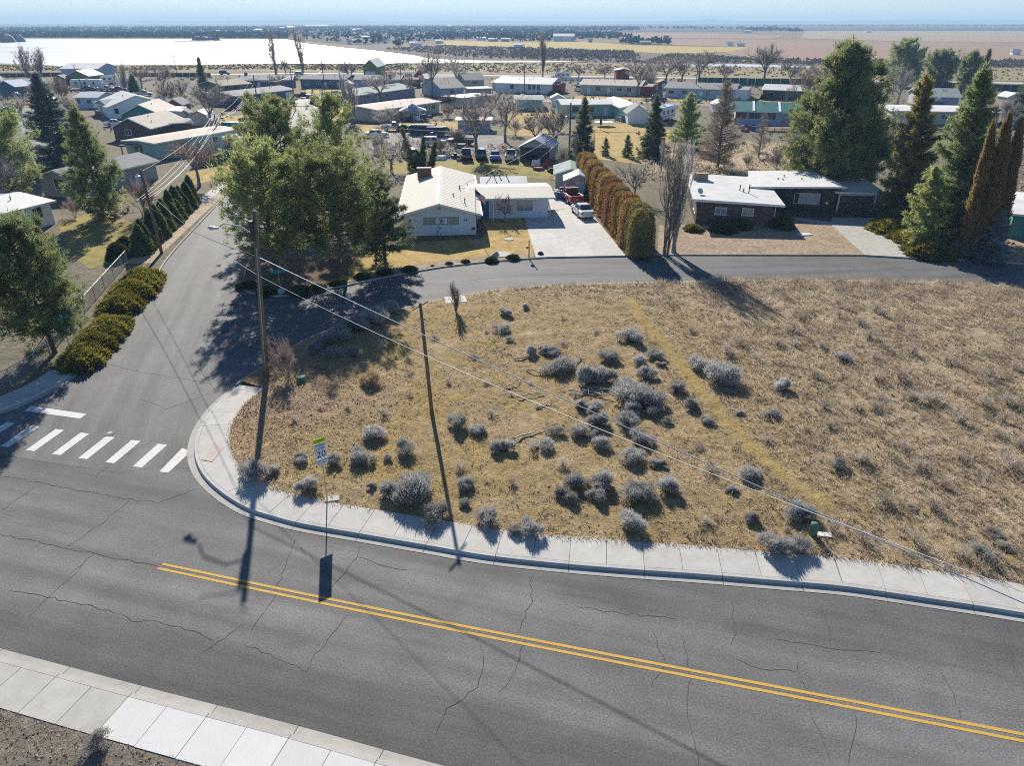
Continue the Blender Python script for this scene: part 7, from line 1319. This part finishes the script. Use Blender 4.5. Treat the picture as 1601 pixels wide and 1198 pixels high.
for kd, x, y, a, pt, lb in (('sedan', 560, 156, 4, 'car_silver', 'silver sedan on the cross street left of the lavender house'), ('suv', 700, 160, 0, 'car_black', 'black car on the cross street below the cream gabled house'), ('pickup', 742, 157, 0, 'car_white', 'white pickup on the cross street left of the flat white roofs'), ('sedan', 820, 155, 2, 'car_maroon', 'dark red sedan before the white long house'), ('suv', 1030, 158, -2, 'car_navy', 'navy car on the cross street before the maroon end'), ('sedan', 1085, 160, -2, 'car_silver', 'silver sedan before the pale blue long house'), ('pickup', 1290, 166, -3, 'car_white', 'white pickup on the cross street left of the giant pine'),
        ('sedan', 70, 182, -50, 'car_black', 'black sedan on the west street'), ('suv', 10, 178, -10, 'car_navy', 'navy car at the left edge of the west street'), ('pickup', 225, 150, 20, 'car_cream', 'cream pickup behind the long white wide-gable house'), ('sedan', 545, 140, 5, 'car_maroon', 'dark red sedan before the pale blue long house with brick end'), ('sedan', 590, 214, 10, 'car_silver', 'silver sedan at the left of the gravel parking'), ('pickup', 720, 226, 170, 'car_teal', 'teal pickup in the middle of the gravel parking'), ('suv', 680, 228, 5, 'car_white', 'white car in the middle of the gravel parking'), ('sedan', 325, 152, 8, 'car_white', 'white car before the tan-roofed brown house')):
    C(kd, (x, y), R(a), pt, lb)
def trailer(px, L, wd, h, rz, paint, label, stripe, name='camper_trailer'):
    E = empty(name, at(*px, G1), rz, label, 'trailer'); car_body(E, [(-L/2, .5), (-L/2-.05, h*.6), (-L/2+.15, h), (L/2-.5, h), (L/2, h*.62), (L/2-.1, .5)], wd/2, paint, .08)
    for k in range(3): MB().box(-L*.35+k*L*.28, -L*.35+k*L*.28+.8, -wd/2-.03, -wd/2+.02, h*.52, h*.76).build('window', 'glass', E)
    MB().box(-L*.46, L*.44, -wd/2-.02, -wd/2+.01, h*.36, h*.42).build('stripe', stripe, E); MB().box(-.2, .5, -.35, .35, h+.003, h+.24).build('roof_unit', 'trim_white', E); wheels(E, (-.5, .45), wd/2-.05, .34)
    return E
trailer((139, 139), 10.5, 2.5, 3.1, R(2), 'car_white', 'long white trailer before the olive gabled garage', 'wall_blue'); trailer((176, 131), 7, 2.4, 2.9, R(2), 'car_white', 'white camper before the lake road, west', 'wall_grey')
trailer((1036, 189), 9.5, 2.6, 3.3, R(58), 'car_white', 'white motorhome behind the dark spruce', 'wall_grey', 'motorhome'); trailer((880, 124), 6.5, 2.4, 2.8, R(0), 'car_silver', 'silver-roofed camper behind the red annex', 'wall_grey')
tag(MB().box(-.6, .6, -.4, .4, 0, 2.6).build('orange_panel', 'orange', None, at(160, 138, G1)), 'bright orange upright panel at the end of the long white trailer', 'panel')
for px, sz, m_, lb in (((370, 203), (6.0, 2.2, 1.7), 'plastic_teal', 'teal tarpaulin-covered trailer below the pale willow'), ((662, 210), (5.5, 2.2, 2.0), 'tarp', 'dark blue covered trailer before the tan yard'), ((682, 212), (4.0, 2.2, 1.8), 'tarp', 'dark covered heap beside the dark trailer')):
    e = empty('covered_trailer', at(*px, G1), .05, lb, 'trailer'); MB().hexa([(-sz[0]/2, -sz[1]/2, .3), (sz[0]/2, -sz[1]/2, .3), (sz[0]/2, sz[1]/2, .3), (-sz[0]/2, sz[1]/2, .3)], [(-sz[0]*.46, -sz[1]*.38, sz[2]), (sz[0]*.45, -sz[1]*.4, sz[2]*.93), (sz[0]*.45, sz[1]*.4, sz[2]), (-sz[0]*.46, sz[1]*.4, sz[2]*.95)]).build('cover', m_, e, bevel=.12); wheels(e, (-.4, .5), sz[1]/2-.1, .32)
# ------------------------------------------------------------------ poles, wires, signs, fences, small things
def sag(a, b, s, n=14): return [a.lerp(b, k/n)-Vector((0, 0, 4*s*(k/n)*(1-k/n))) for k in range(n+1)]
def pole(px, top, label, r=.16, arms=(), z=G1, name='utility_pole', lean=(0, 0), h=None):
    p, H_ = by_px(px[0], px[1], top, z); H_ = h or H_; E = empty(name, p, 0, label, 'pole'); MB().tube([(0, 0, -.3), (lean[0]*.5, lean[1]*.5, H_*.5), (lean[0], lean[1], H_)], [r, r*.86, r*.68], 10).build('pole', 'pole_wood', E, smooth=True)
    for zz, ln, az in arms: d = Vector((math.cos(az), math.sin(az), 0)); c = Vector((lean[0], lean[1], zz if zz > 0 else H_+zz)); nrm = Vector((-d.y, d.x, 0))*.17; MB().tube([c-d*ln/2+nrm, c+d*ln/2+nrm], .06, 4).build('crossarm', 'pole_wood', E)
    return E, p, H_
PA, pa, ha = pole((416, 590), 331, 'tall wooden pole with a street lamp arm at the lot corner', .19, (), .14, 'lamp_pole', lean=(.95, .2))
lamp = empty('street_lamp', (0, 0, 0)); lamp.parent = PA
hx = at(338, 358, 9.6); arm_end = Vector((hx.x-pa.x, hx.y-pa.y, 9.5)); a0_ = Vector((.80, .1, ha*.865))
MB().tube([a0_, a0_.lerp(arm_end, .35)+Vector((0, 0, .42)), a0_.lerp(arm_end, .75)+Vector((0, 0, .42)), arm_end+Vector((.25, 0, .12))], [.045, .042, .04, .04], 8).build('arm', 'metal_grey', lamp)
lh = MB(); dv = (arm_end-a0_); dv.z = 0; dv.normalize(); azl = math.atan2(dv.y, dv.x)
lh.hexa([(-.15, -.11, -.05), (.62, -.17, -.06), (.62, .17, -.06), (-.15, .11, -.05)], [(-.15, -.07, .08), (.50, -.11, .10), (.50, .11, .10), (-.15, .07, .08)]); lh.build('lamp_head', 'metal_grey', lamp, arm_end, azl, bevel=.04)
MB().lathe([(.03, -.17), (.14, -.12), (.16, -.055)], 10).build('lens', 'lamp_clear', lamp, arm_end+dv*.38)
MB().tube([(.9, .15, ha-.35), (-.9, .1, ha-.2)], .025, 5).tube([(.9, .15, ha-.35), (.9, .1, ha+.12), (1.2, .1, ha+.2)], .03, 5).build('top_bracket', 'metal_grey', PA); MB().box(.62, .80, -.12, .1, ha*.84, ha*.95).build('junction_box', 'metal_dark', PA)
MB().tube([(.14, -.18, 1.0), (.80, -.06, ha*.8)], .025, 5).build('conduit', 'galv', PA)
PB, pb, hb = pole((676, 650), 477, 'short thin wooden pole standing alone in the dry lot', .12, (), .14, lean=(-.35, .3))
ar = Vector((.68, 1.3, 0)).normalized(); MB().tube([Vector((-.35, .3, hb-.15))-ar*.75, Vector((-.35, .3, hb-.15))+ar*.75], .045, 4).build('crossarm', 'pole_wood', PB)
PC, pc, hc = pole((253, 396), 266, 'wooden pole with a transformer beside the thuja row', .17, (), lean=(-.4, .4))
tr_ = MB(); tr_.lathe([(.22, 0), (.27, .05), (.27, .85), (.22, .92), (.06, .95), (.06, 1.1)], 12); tr_.build('transformer', 'metal_grey', PC, (-.75, .3, hc-1.5)); dC = Vector((.9, .45, 0)).normalized()
MB().tube([Vector((-.35, .15, hc-2.9))-dC*1.0, Vector((-.35, .15, hc-2.9))+dC*1.0], .06, 4).build('crossarm', 'pole_wood', PC)
PD, pd_, hd_ = pole((343, 225), 178, 'wooden pole before the white shed left of the side street', .17, ((-.8, 2.2, .5),)); PE, pe, he = pole((408, 196), 117, 'wooden pole with many cables left of the bend', .17, ((-.8, 2.2, .5),))
PF, pf, hf = pole((462, 172), 105, 'wooden pole at the inner side of the street bend', .15, ((-.6, 2.0, .4),)); PG, pg, hg = pole((510, 198), 151, 'slim wooden pole at the right kerb of the side street', .14)
PH, ph_, hh_ = pole((509, 151), 93, 'tall pole with crossarm beyond the bend', .15, ((-.5, 2.4, .2),)); PI_, pi_, hi_ = pole((505, 118), 80, 'far thin pole beside the lake road', .15)
PJ, pj, hj = pole((628, 137), 96, 'pole with crossarm left of the brick end', .16, ((-.5, 2.4, 0),)); PK, pk, hk = pole((741, 108), 80, 'far pole standing against the lake ice, right', .16); PL, pl, hl_ = pole((820, 147), 97, 'pole in front of the white long house', .16)
PM, pm, hm_ = pole((889, 262), 160, 'grey pole with a white transformer behind the driveway hedge', .17, ((-.9, 1.8, .9),)); tr_ = MB(); tr_.lathe([(.24, 0), (.29, .05), (.29, .95), (.22, 1.05), (.06, 1.1), (.06, 1.25)], 12); tr_.build('transformer', 'metal_grey', PM, (-.55, -.1, hm_-3.0))
PN, pn2, hn = pole((1086, 152), 95, 'pole before the pale blue long house', .16); PO2, po2, ho2 = pole((48, 128), 88, 'leaning far pole at the left shore', .15, lean=(-.6, 0)); PP, pp2, hp2 = pole((130, 140), 101, 'leaning far pole before the metal building', .15, lean=(-1.2, 0)); PQ, pq, hq = pole((277, 117), 84, 'far pole on the lake road, west', .15)
PR_ = empty('utility_pole', (30, 1.5, 0), 0, 'wooden pole carrying the lot cables beyond the lower right edge', 'pole'); MB().tube([(0, 0, -.3), (0, 0, 10.5)], [.17, .12], 10).build('pole', 'pole_wood', PR_)
def wire(a, b, s, r, label, mat='wire'): return tag(MB().tube(sag(Vector(a), Vector(b), s), r, 5).build('cable', mat), label, 'cable')
A6 = pa+Vector((.55, -.1, 7.06)); A7 = pa+Vector((.65, .1, 8.16)); cC = pc+Vector((-.35, .15, hc-2.85)); ppr = Vector((30, 1.5, 0))
wire(A6, Vector((12.75, 12.33, 8.9)), .6, .012, 'lower pale cable crossing the dry lot from the lamp pole'); wire(A7, Vector((16.48, 15.75, 5.0)), .2, .022, 'upper bluish cable crossing the dry lot from the lamp pole', 'metal_grey')
wire(Vector((12.75, 12.33, 8.9)), ppr+Vector((-3, -9, 9.6)), .1, .012, 'lower lot cable beyond the frame'); wire(Vector((16.48, 15.75, 5.0)), ppr+Vector((0, 0, 5.4)), .1, .028, 'upper lot cable beyond the frame', 'metal_grey')
wire(cC+dC*.8, A6, .35, .014, 'pale cable over the side street from the transformer pole, upper'); wire(cC-dC*.6, A7, .5, .018, 'thin cable over the side street from the transformer pole', 'wire_dark')
for k, (o1, o2, s_, r_) in enumerate(((-.9, .6, .9, .012), (-.4, .1, 1.3, .014), (.2, -.5, 1.5, .014), (.8, -1.1, 1.1, .012))):
    nm = ('first', 'second', 'third', 'fourth')[k]
    wire(cC+dC*o1+Vector((0, 0, .1*k)), pd_+Vector((o1*.9, o1*.3, hd_-.75+.1*(k % 2))), s_, r_, nm+' sagging white cable between the transformer pole and the white shed pole'); wire(pd_+Vector((o1*.9, o1*.3, hd_-.75)), pe+Vector((o1*.9, o1*.3, he-1.2-.7*(k % 2))), s_*1.2, r_*1.25, nm+' sagging white cable from the white shed pole to the pole left of the bend')
wire(pe+Vector((0, 0, he-1)), pf+Vector((0, 0, hf-2)), .8, .03, 'cable between the two poles left of the bend'); wire(pf+Vector((0, 0, hf-1)), ph_+Vector((0, 0, hh_-3)), 1.2, .04, 'white cable at the street bend'); wire(pc+Vector((-.4, .3, hc-.2)), pd_+Vector((0, 0, hd_-.1)), .8, .018, 'thin dark top wire west of the side street', 'wire_dark')
wire(pm+Vector((0, 0, hm_-3.4)), at(716, 292, 3.2), .5, .03, 'twisted pale service cable from the grey pole to the white house'); wire(pm+Vector((0, 0, hm_-4)), at(826, 262, 3.2), .3, .02, 'thin service wire from the grey pole to the open shed', 'wire_dark')
wire(pm+Vector((0, 0, hm_-4.2)), Vector((110, 118, 7)), 1.0, .028, 'dark wire running right behind the brown house', 'wire_dark'); wire(pm+Vector((0, 0, hm_-4.5)), Vector((-48, 134, 6.5)), 1.0, .022, 'thin wire running left over the parked cars', 'metal_grey')
# speed limit sign
sp = at(512, 780, .165); SG = empty('speed_limit_sign', sp, R(38), 'school speed limit 20 sign on a thin post at the pavement', 'sign')
MB().tube([(0, .03, -.2), (0, .03, 3.4)], .028, 6).build('post', 'galv', SG); sh = 3.1; bd = empty('board', (0, 0, 0)); bd.parent = SG
def plate(z0, z1, mat, w_=.58): return MB().box(-w_/2, w_/2, -.012, .0, z0, z1).build('plate', mat, bd)
def words(s, z, size, mat, parent): o = link_mesh('lettering', text_mesh(s, size, mat, thick=.002), parent, (0, -.017, z)); o.rotation_euler = (R(90), 0, 0); return o
p0 = plate(3.19, 3.45, 'sign_lime'); words('SCHOOL', 3.32, .145, 'ink', p0); p1 = plate(2.35, 3.185, 'sign_white'); words('SPEED', 3.07, .18, 'ink', p1); words('LIMIT', 2.89, .18, 'ink', p1); words('20', 2.58, .48, 'ink', p1); p2 = plate(2.0, 2.342, 'sign_white'); words('WHEN CHILDREN', 2.23, .075, 'ink', p2); words('ARE PRESENT', 2.11, .075, 'ink', p2)
MB().box(-.30, .30, -.015, -.0125, 2.352, 2.365).build('plate_edge', 'ink', p1)
# street name signs
def street_sign(px, label, hh, blades_, stop=None, z=.14):
    p = at(*px, z); E = empty('street_sign', p, 0, label, 'sign'); MB().tube([(0, 0, -.2), (0, 0, hh)], .03, 6).build('post', 'galv', E)
    for zz, rz, ln in blades_: MB().box(-ln/2, ln/2, -.012, .012, zz, zz+.23).build('name_plate', 'sign_green', E, None, rz); 
    if stop: MB().yprism([(.38*math.cos(R(22.5+45*k)), stop+.38*math.sin(R(22.5+45*k))) for k in range(8)], .032, .045).build('stop_plate', 'sign_back', E, None, R(20))
    return E
street_sign((441, 463), 'green street name sign on a thin post at the pine corner', 2.3, ((2.06, R(14), 1.15),)); street_sign((113, 556), 'stop sign seen from behind with green street name plates by the junipers', 3.1, ((2.78, R(2), 1.0), (2.5, R(70), 1.0)), 2.05)
# chain-link fence on the left
def chain_fence(px, label, h=1.25):
    pts = catmull([at(x, y, G1).to_2d() for x, y in px], 2.4); E = empty('chain_link_fence', (0, 0, 0), 0, label, 'fence')
    for q in pts: MB().tube([(q.x, q.y, G1-.1), (q.x, q.y, G1+h+.05)], .035, 6).build('post', 'galv', E)
    MB().tube([(q.x, q.y, G1+h) for q in pts], .028, 6).build('top_rail', 'wire', E); ms = []
    for a, b in zip(pts, pts[1:]):
        ln = (b-a).length; n = int(ln/.13); t = (b-a)/n
        for k in range(n+9):
            for dr in (1, -1):
                k0, k1 = (k-9, k) if dr > 0 else (k, k-9); z0_, z1_ = 0.0, 1.0
                f0, f1 = min(max(k0, 0), n), min(max(k1, 0), n)
                if f0 == f1: continue
                u0 = (f0-k0)/(k1-k0); u1 = (f1-k0)/(k1-k0)
                ms.append((np.array([[a.x+t.x*f0, a.y+t.y*f0, G1+.04+u0*(h-.06)], [a.x+t.x*f1, a.y+t.y*f1, G1+.04+u1*(h-.06)]]), np.array([.006, .006])))
    V, F = tubes_tri(ms, 3); link_mesh('wire_mesh', tri_mesh('wire_mesh', V, F, 'galv'), E); return E
chain_fence([(-30, 628), (20, 605), (60, 580), (100, 530), (150, 470), (200, 412)], 'chain-link fence with a pale top rail along the west yard')
def fence(label, px, h, mat, bw=.3, gap=.02, name='board_fence', z=G1, post=2.4, pm='wood_grey'):
    """each board its own piece when near; wide panels far off"""
    pts = catmull([at(x, y, z).to_2d() for x, y in px], bw); E = empty(name, (0, 0, 0), 0, label, 'fence'); m1 = MB().box(-bw/2+gap/2, bw/2-gap/2, -.015, .015, 0, h).mesh('board', mat); n = 0
    for a, b in zip(pts, pts[1:]):
        c = (a+b)/2; d = b-a; link_mesh('board', m1, E, (c.x, c.y, z+rs.uniform(-.03, .03)), math.atan2(d.y, d.x), (d.length/bw, 1, 1)); n += 1
    return E
fence('warm brown board fence behind the garden shed', [(886, 262), (880, 284)], 1.7, 'wood_fence', .35); fence('brown and grey board fence behind the brown house', [(1268, 262), (1296, 268), (1302, 262)], 1.8, 'wood_fence', .32)
fence('long dark green slat fence before the wetland', [(1090, 131), (1180, 133), (1275, 134)], 2.3, 'fence_green', 2.4, .06); fence('long dark board fence at the right behind the far pines', [(1450, 136), (1520, 140), (1600, 143)], 2.0, 'fence_dark', 2.4, .06); fence('dark board fence along the lake road, west', [(-10, 120.5), (150, 119), (330, 120)], 1.5, 'fence_dark', 3.0, .08)
fence('dark board fence in the yard left of the bend, upper', [(352, 172), (400, 170), (432, 168)], 2.0, 'fence_dark', 2.0, .06); fence('dark board fence in the yard left of the bend, lower', [(375, 203), (420, 197), (437, 190)], 2.2, 'fence_dark', 1.6, .06); fence('dark hedge-like fence by the verge tree', [(300, 262), (345, 256), (372, 250)], 1.4, 'fence_dark', 1.0, .05)
fence('white board fence near the green-gabled barn', [(612, 118.5), (680, 120)], 1.2, 'fence_white', 3.0, .3); fence('white fence at the lake road behind the white long house', [(880, 126), (990, 128)], 1.2, 'fence_white', 3.0, .3); fence('dark brown fence beside the maroon end', [(1016, 149), (1036, 150)], 1.9, 'wood_grey', 1.0, .05); fence('dark low fence by the far left houses', [(-5, 156), (17, 155.5)], 1.2, 'fence_dark', 1.0, .05)
# gazebo, trampoline, umbrella, utility boxes
gz_ = empty('gazebo', at(646, 187, G1), R(8), 'patio gazebo with pale pointed roof beside the pink-roofed house', 'gazebo')
for sx in (-1, 1):
    for sy in (-1, 1): MB().box(sx*2.6-.07, sx*2.6+.07, sy*1.7-.07, sy*1.7+.07, 0, 2.2).build('post', 'metal_dark', gz_)
MB().add([(-3.2, -2.2, 2.2), (3.2, -2.2, 2.2), (3.2, 2.2, 2.2), (-3.2, 2.2, 2.2), (-.9, -.6, 3.0), (.9, -.6, 3.0), (.9, .6, 3.0), (-.9, .6, 3.0)], [(0, 1, 5, 4), (1, 2, 6, 5), (2, 3, 7, 6), (3, 0, 4, 7), (4, 5, 6, 7), (3, 2, 1, 0)]).build('roof', 'roof_blue', gz_)
MB().add([(-1.1, -.8, 3.15), (1.1, -.8, 3.15), (1.1, .8, 3.15), (-1.1, .8, 3.15), (0, 0, 3.6)], [(0, 1, 4), (1, 2, 4), (2, 3, 4), (3, 0, 4), (3, 2, 1, 0)]).build('roof_cap', 'roof_blue', gz_)
tp_ = empty('trampoline', at(944, 197, G1), 0, 'round pale trampoline in the tan yard of the L-shaped house', 'trampoline'); MB().lathe([(2.1, .85), (2.15, .9), (1.7, .92), (.05, .92)], 24).build('bed', 'trampoline', tp_)
for k in range(6): a = k*1.047; MB().tube([(2*math.cos(a), 2*math.sin(a), 0), (2*math.cos(a), 2*math.sin(a), .86)], .03, 5).build('leg', 'galv', tp_)
um = empty('patio_umbrella', at(939, 203, G1), 0, 'folded dark patio umbrella before the trampoline', 'umbrella'); MB().tube([(0, 0, 0), (0, 0, 3.2)], .04, 6).build('pole', 'metal_dark', um); MB().lathe([(.10, 1.0), (.30, 1.3), (.22, 2.6), (.03, 3.1)], 10).build('canopy', 'metal_dark', um); MB().lathe([(.35, 0), (.35, .08), (.06, .12)], 12).build('base', 'concrete', um)
def pedestal(px, label, w_, h, mat): p = at(*px, .16); E = empty('utility_pedestal', (p.x, p.y, lot_h(p.x, p.y)-.04), .3, label, 'utility box'); MB().box(-w_/2, w_/2, -w_/2, w_/2, 0, h*.8).build('body', mat, E, bevel=.03); MB().lathe([(w_*.62, h*.801), (w_*.6, h*.92), (w_*.35, h*.99), (.03, h)], 10).build('cap', mat, E); return E
pedestal((1270, 838), 'green utility pedestal standing right of the sagebrush at the pavement', .28, .72, 'ped_green'); pedestal((471, 596), 'small green utility box at the corner near the lamp pole', .5, .35, 'ped_green')
tag(MB().box(-.3, .3, -.15, .15, 0, .03).build('loose_board', 'sign_white', None, (at(1288, 839, .16).x, at(1288, 839, .16).y, .26), R(-10)), 'white board lying right of the green pedestal', 'board'); tag(MB().box(-.03, .03, -.03, .03, 0, .75).build('survey_stake', 'trim_white', None, (at(1172, 607, .16).x, at(1172, 607, .16).y, .18)), 'thin white survey stake right of the mossy path', 'stake')
st_ = at(519, 781, .16); tag(MB().box(-.34, .34, -.2, .2, 0, .02).build('concrete_scrap', 'concrete_old', None, (st_.x, st_.y, .2), R(12)), 'small concrete lid beside the speed sign post', 'lid')
tag(MB().lathe([(.36, 0), (.38, .2), (.2, .36), (.03, .38)], 9).build('garden_stone', 'concrete_old', None, at(440, 458, .13)), 'round pale boulder at the corner kerb under the pines', 'stone')
# junk in the back yards: boxes, tanks, stacked scrap, each piece apart
jr = random.Random(31)
for i, (x, y) in enumerate([(700, 246), (712, 247), (690, 249), (720, 252), (838, 258), (846, 256), (852, 262), (858, 258), (842, 266), (862, 270), (850, 250), (872, 303), (867, 309), (878, 311), (902, 312), (906, 320), (899, 306), (672, 214), (690, 209), (705, 209), (712, 213), (640, 190), (652, 188), (664, 186), (672, 184), (676, 221), (690, 219), (355, 208), (345, 216), (335, 214), (388, 204), (394, 206), (1165, 206), (1172, 203), (1180, 205), (1160, 201), (968, 188), (974, 190), (925, 186), (918, 187), (262, 207), (275, 210), (290, 206), (310, 212), (320, 210)]):
    p = at(x, y, G1); E = MB(); sx, sy, sz = jr.uniform(.3, .9), jr.uniform(.3, .8), jr.uniform(.4, 1.2)
    E.hexa([(-sx, -sy, 0), (sx, -sy, 0), (sx, sy, 0), (-sx, sy, 0)], [(-sx*jr.uniform(.6, 1), -sy*.8, sz), (sx*jr.uniform(.5, 1), -sy*.9, sz*jr.uniform(.7, 1)), (sx*.9, sy*.8, sz*jr.uniform(.7, 1)), (-sx*.9, sy*.8, sz)])
    if i % 3 == 0: E.tube([(-sx, 0, sz*.8), (sx*1.4, .1, sz*1.5)], .05, 5)
    if i % 4 == 1: E.lathe([(.3, sz*1.02), (.34, sz*1.3), (.3, sz*1.6)], 9)
    m_, cn = jr.choice([('junk', 'grey-brown'), ('tarp', 'dark blue'), ('wall_grey', 'grey'), ('sign_white', 'white'), ('plastic_blue', 'blue'), ('trim_red', 'red'), ('wood_grey', 'brown-grey'), ('black', 'black')])
    wh = 'at the left end of the parked back yard cars' if x < 725 and y > 240 else 'right of the open-fronted shed' if 830 < x < 866 and y > 245 else 'beside the red pickup and garden sheds' if 866 <= x < 910 and y > 300 else 'in the gravel parking row' if 665 < x < 720 else 'on the gazebo patio' if 630 < x <= 665 else 'in the yards below the pale willow' if x < 400 else 'on the patio of the green-roofed house' if x > 1100 else 'on the patio of the L-shaped mint house'
    tag(E.build('yard_junk', m_, None, p, jr.uniform(0, 3), bevel=.03), cn+' piece of junk '+wh, 'junk', cn+' junk '+wh)
# ------------------------------------------------------------------ air
HAZE = 0.5/2000.0
if HAZE:
    hz = MB().box(-24000, 24000, -60, 21000, -1.2, 110); m = bpy.data.materials.new('haze'); m.use_nodes = True; t = m.node_tree; t.nodes.clear()
    out = t.nodes.new('ShaderNodeOutputMaterial'); pv = t.nodes.new('ShaderNodeVolumePrincipled'); pv.inputs['Color'].default_value = (.38, .65, 1.0, 1); pv.inputs['Absorption Color'].default_value = (.22, .22, .22, 1); pv.inputs['Density'].default_value = HAZE; pv.inputs['Anisotropy'].default_value = .1
    t.links.new(pv.outputs[0], out.inputs['Volume']); tag(hz.build('haze', m), 'thin pale air over the whole place', 'haze', kind='stuff')
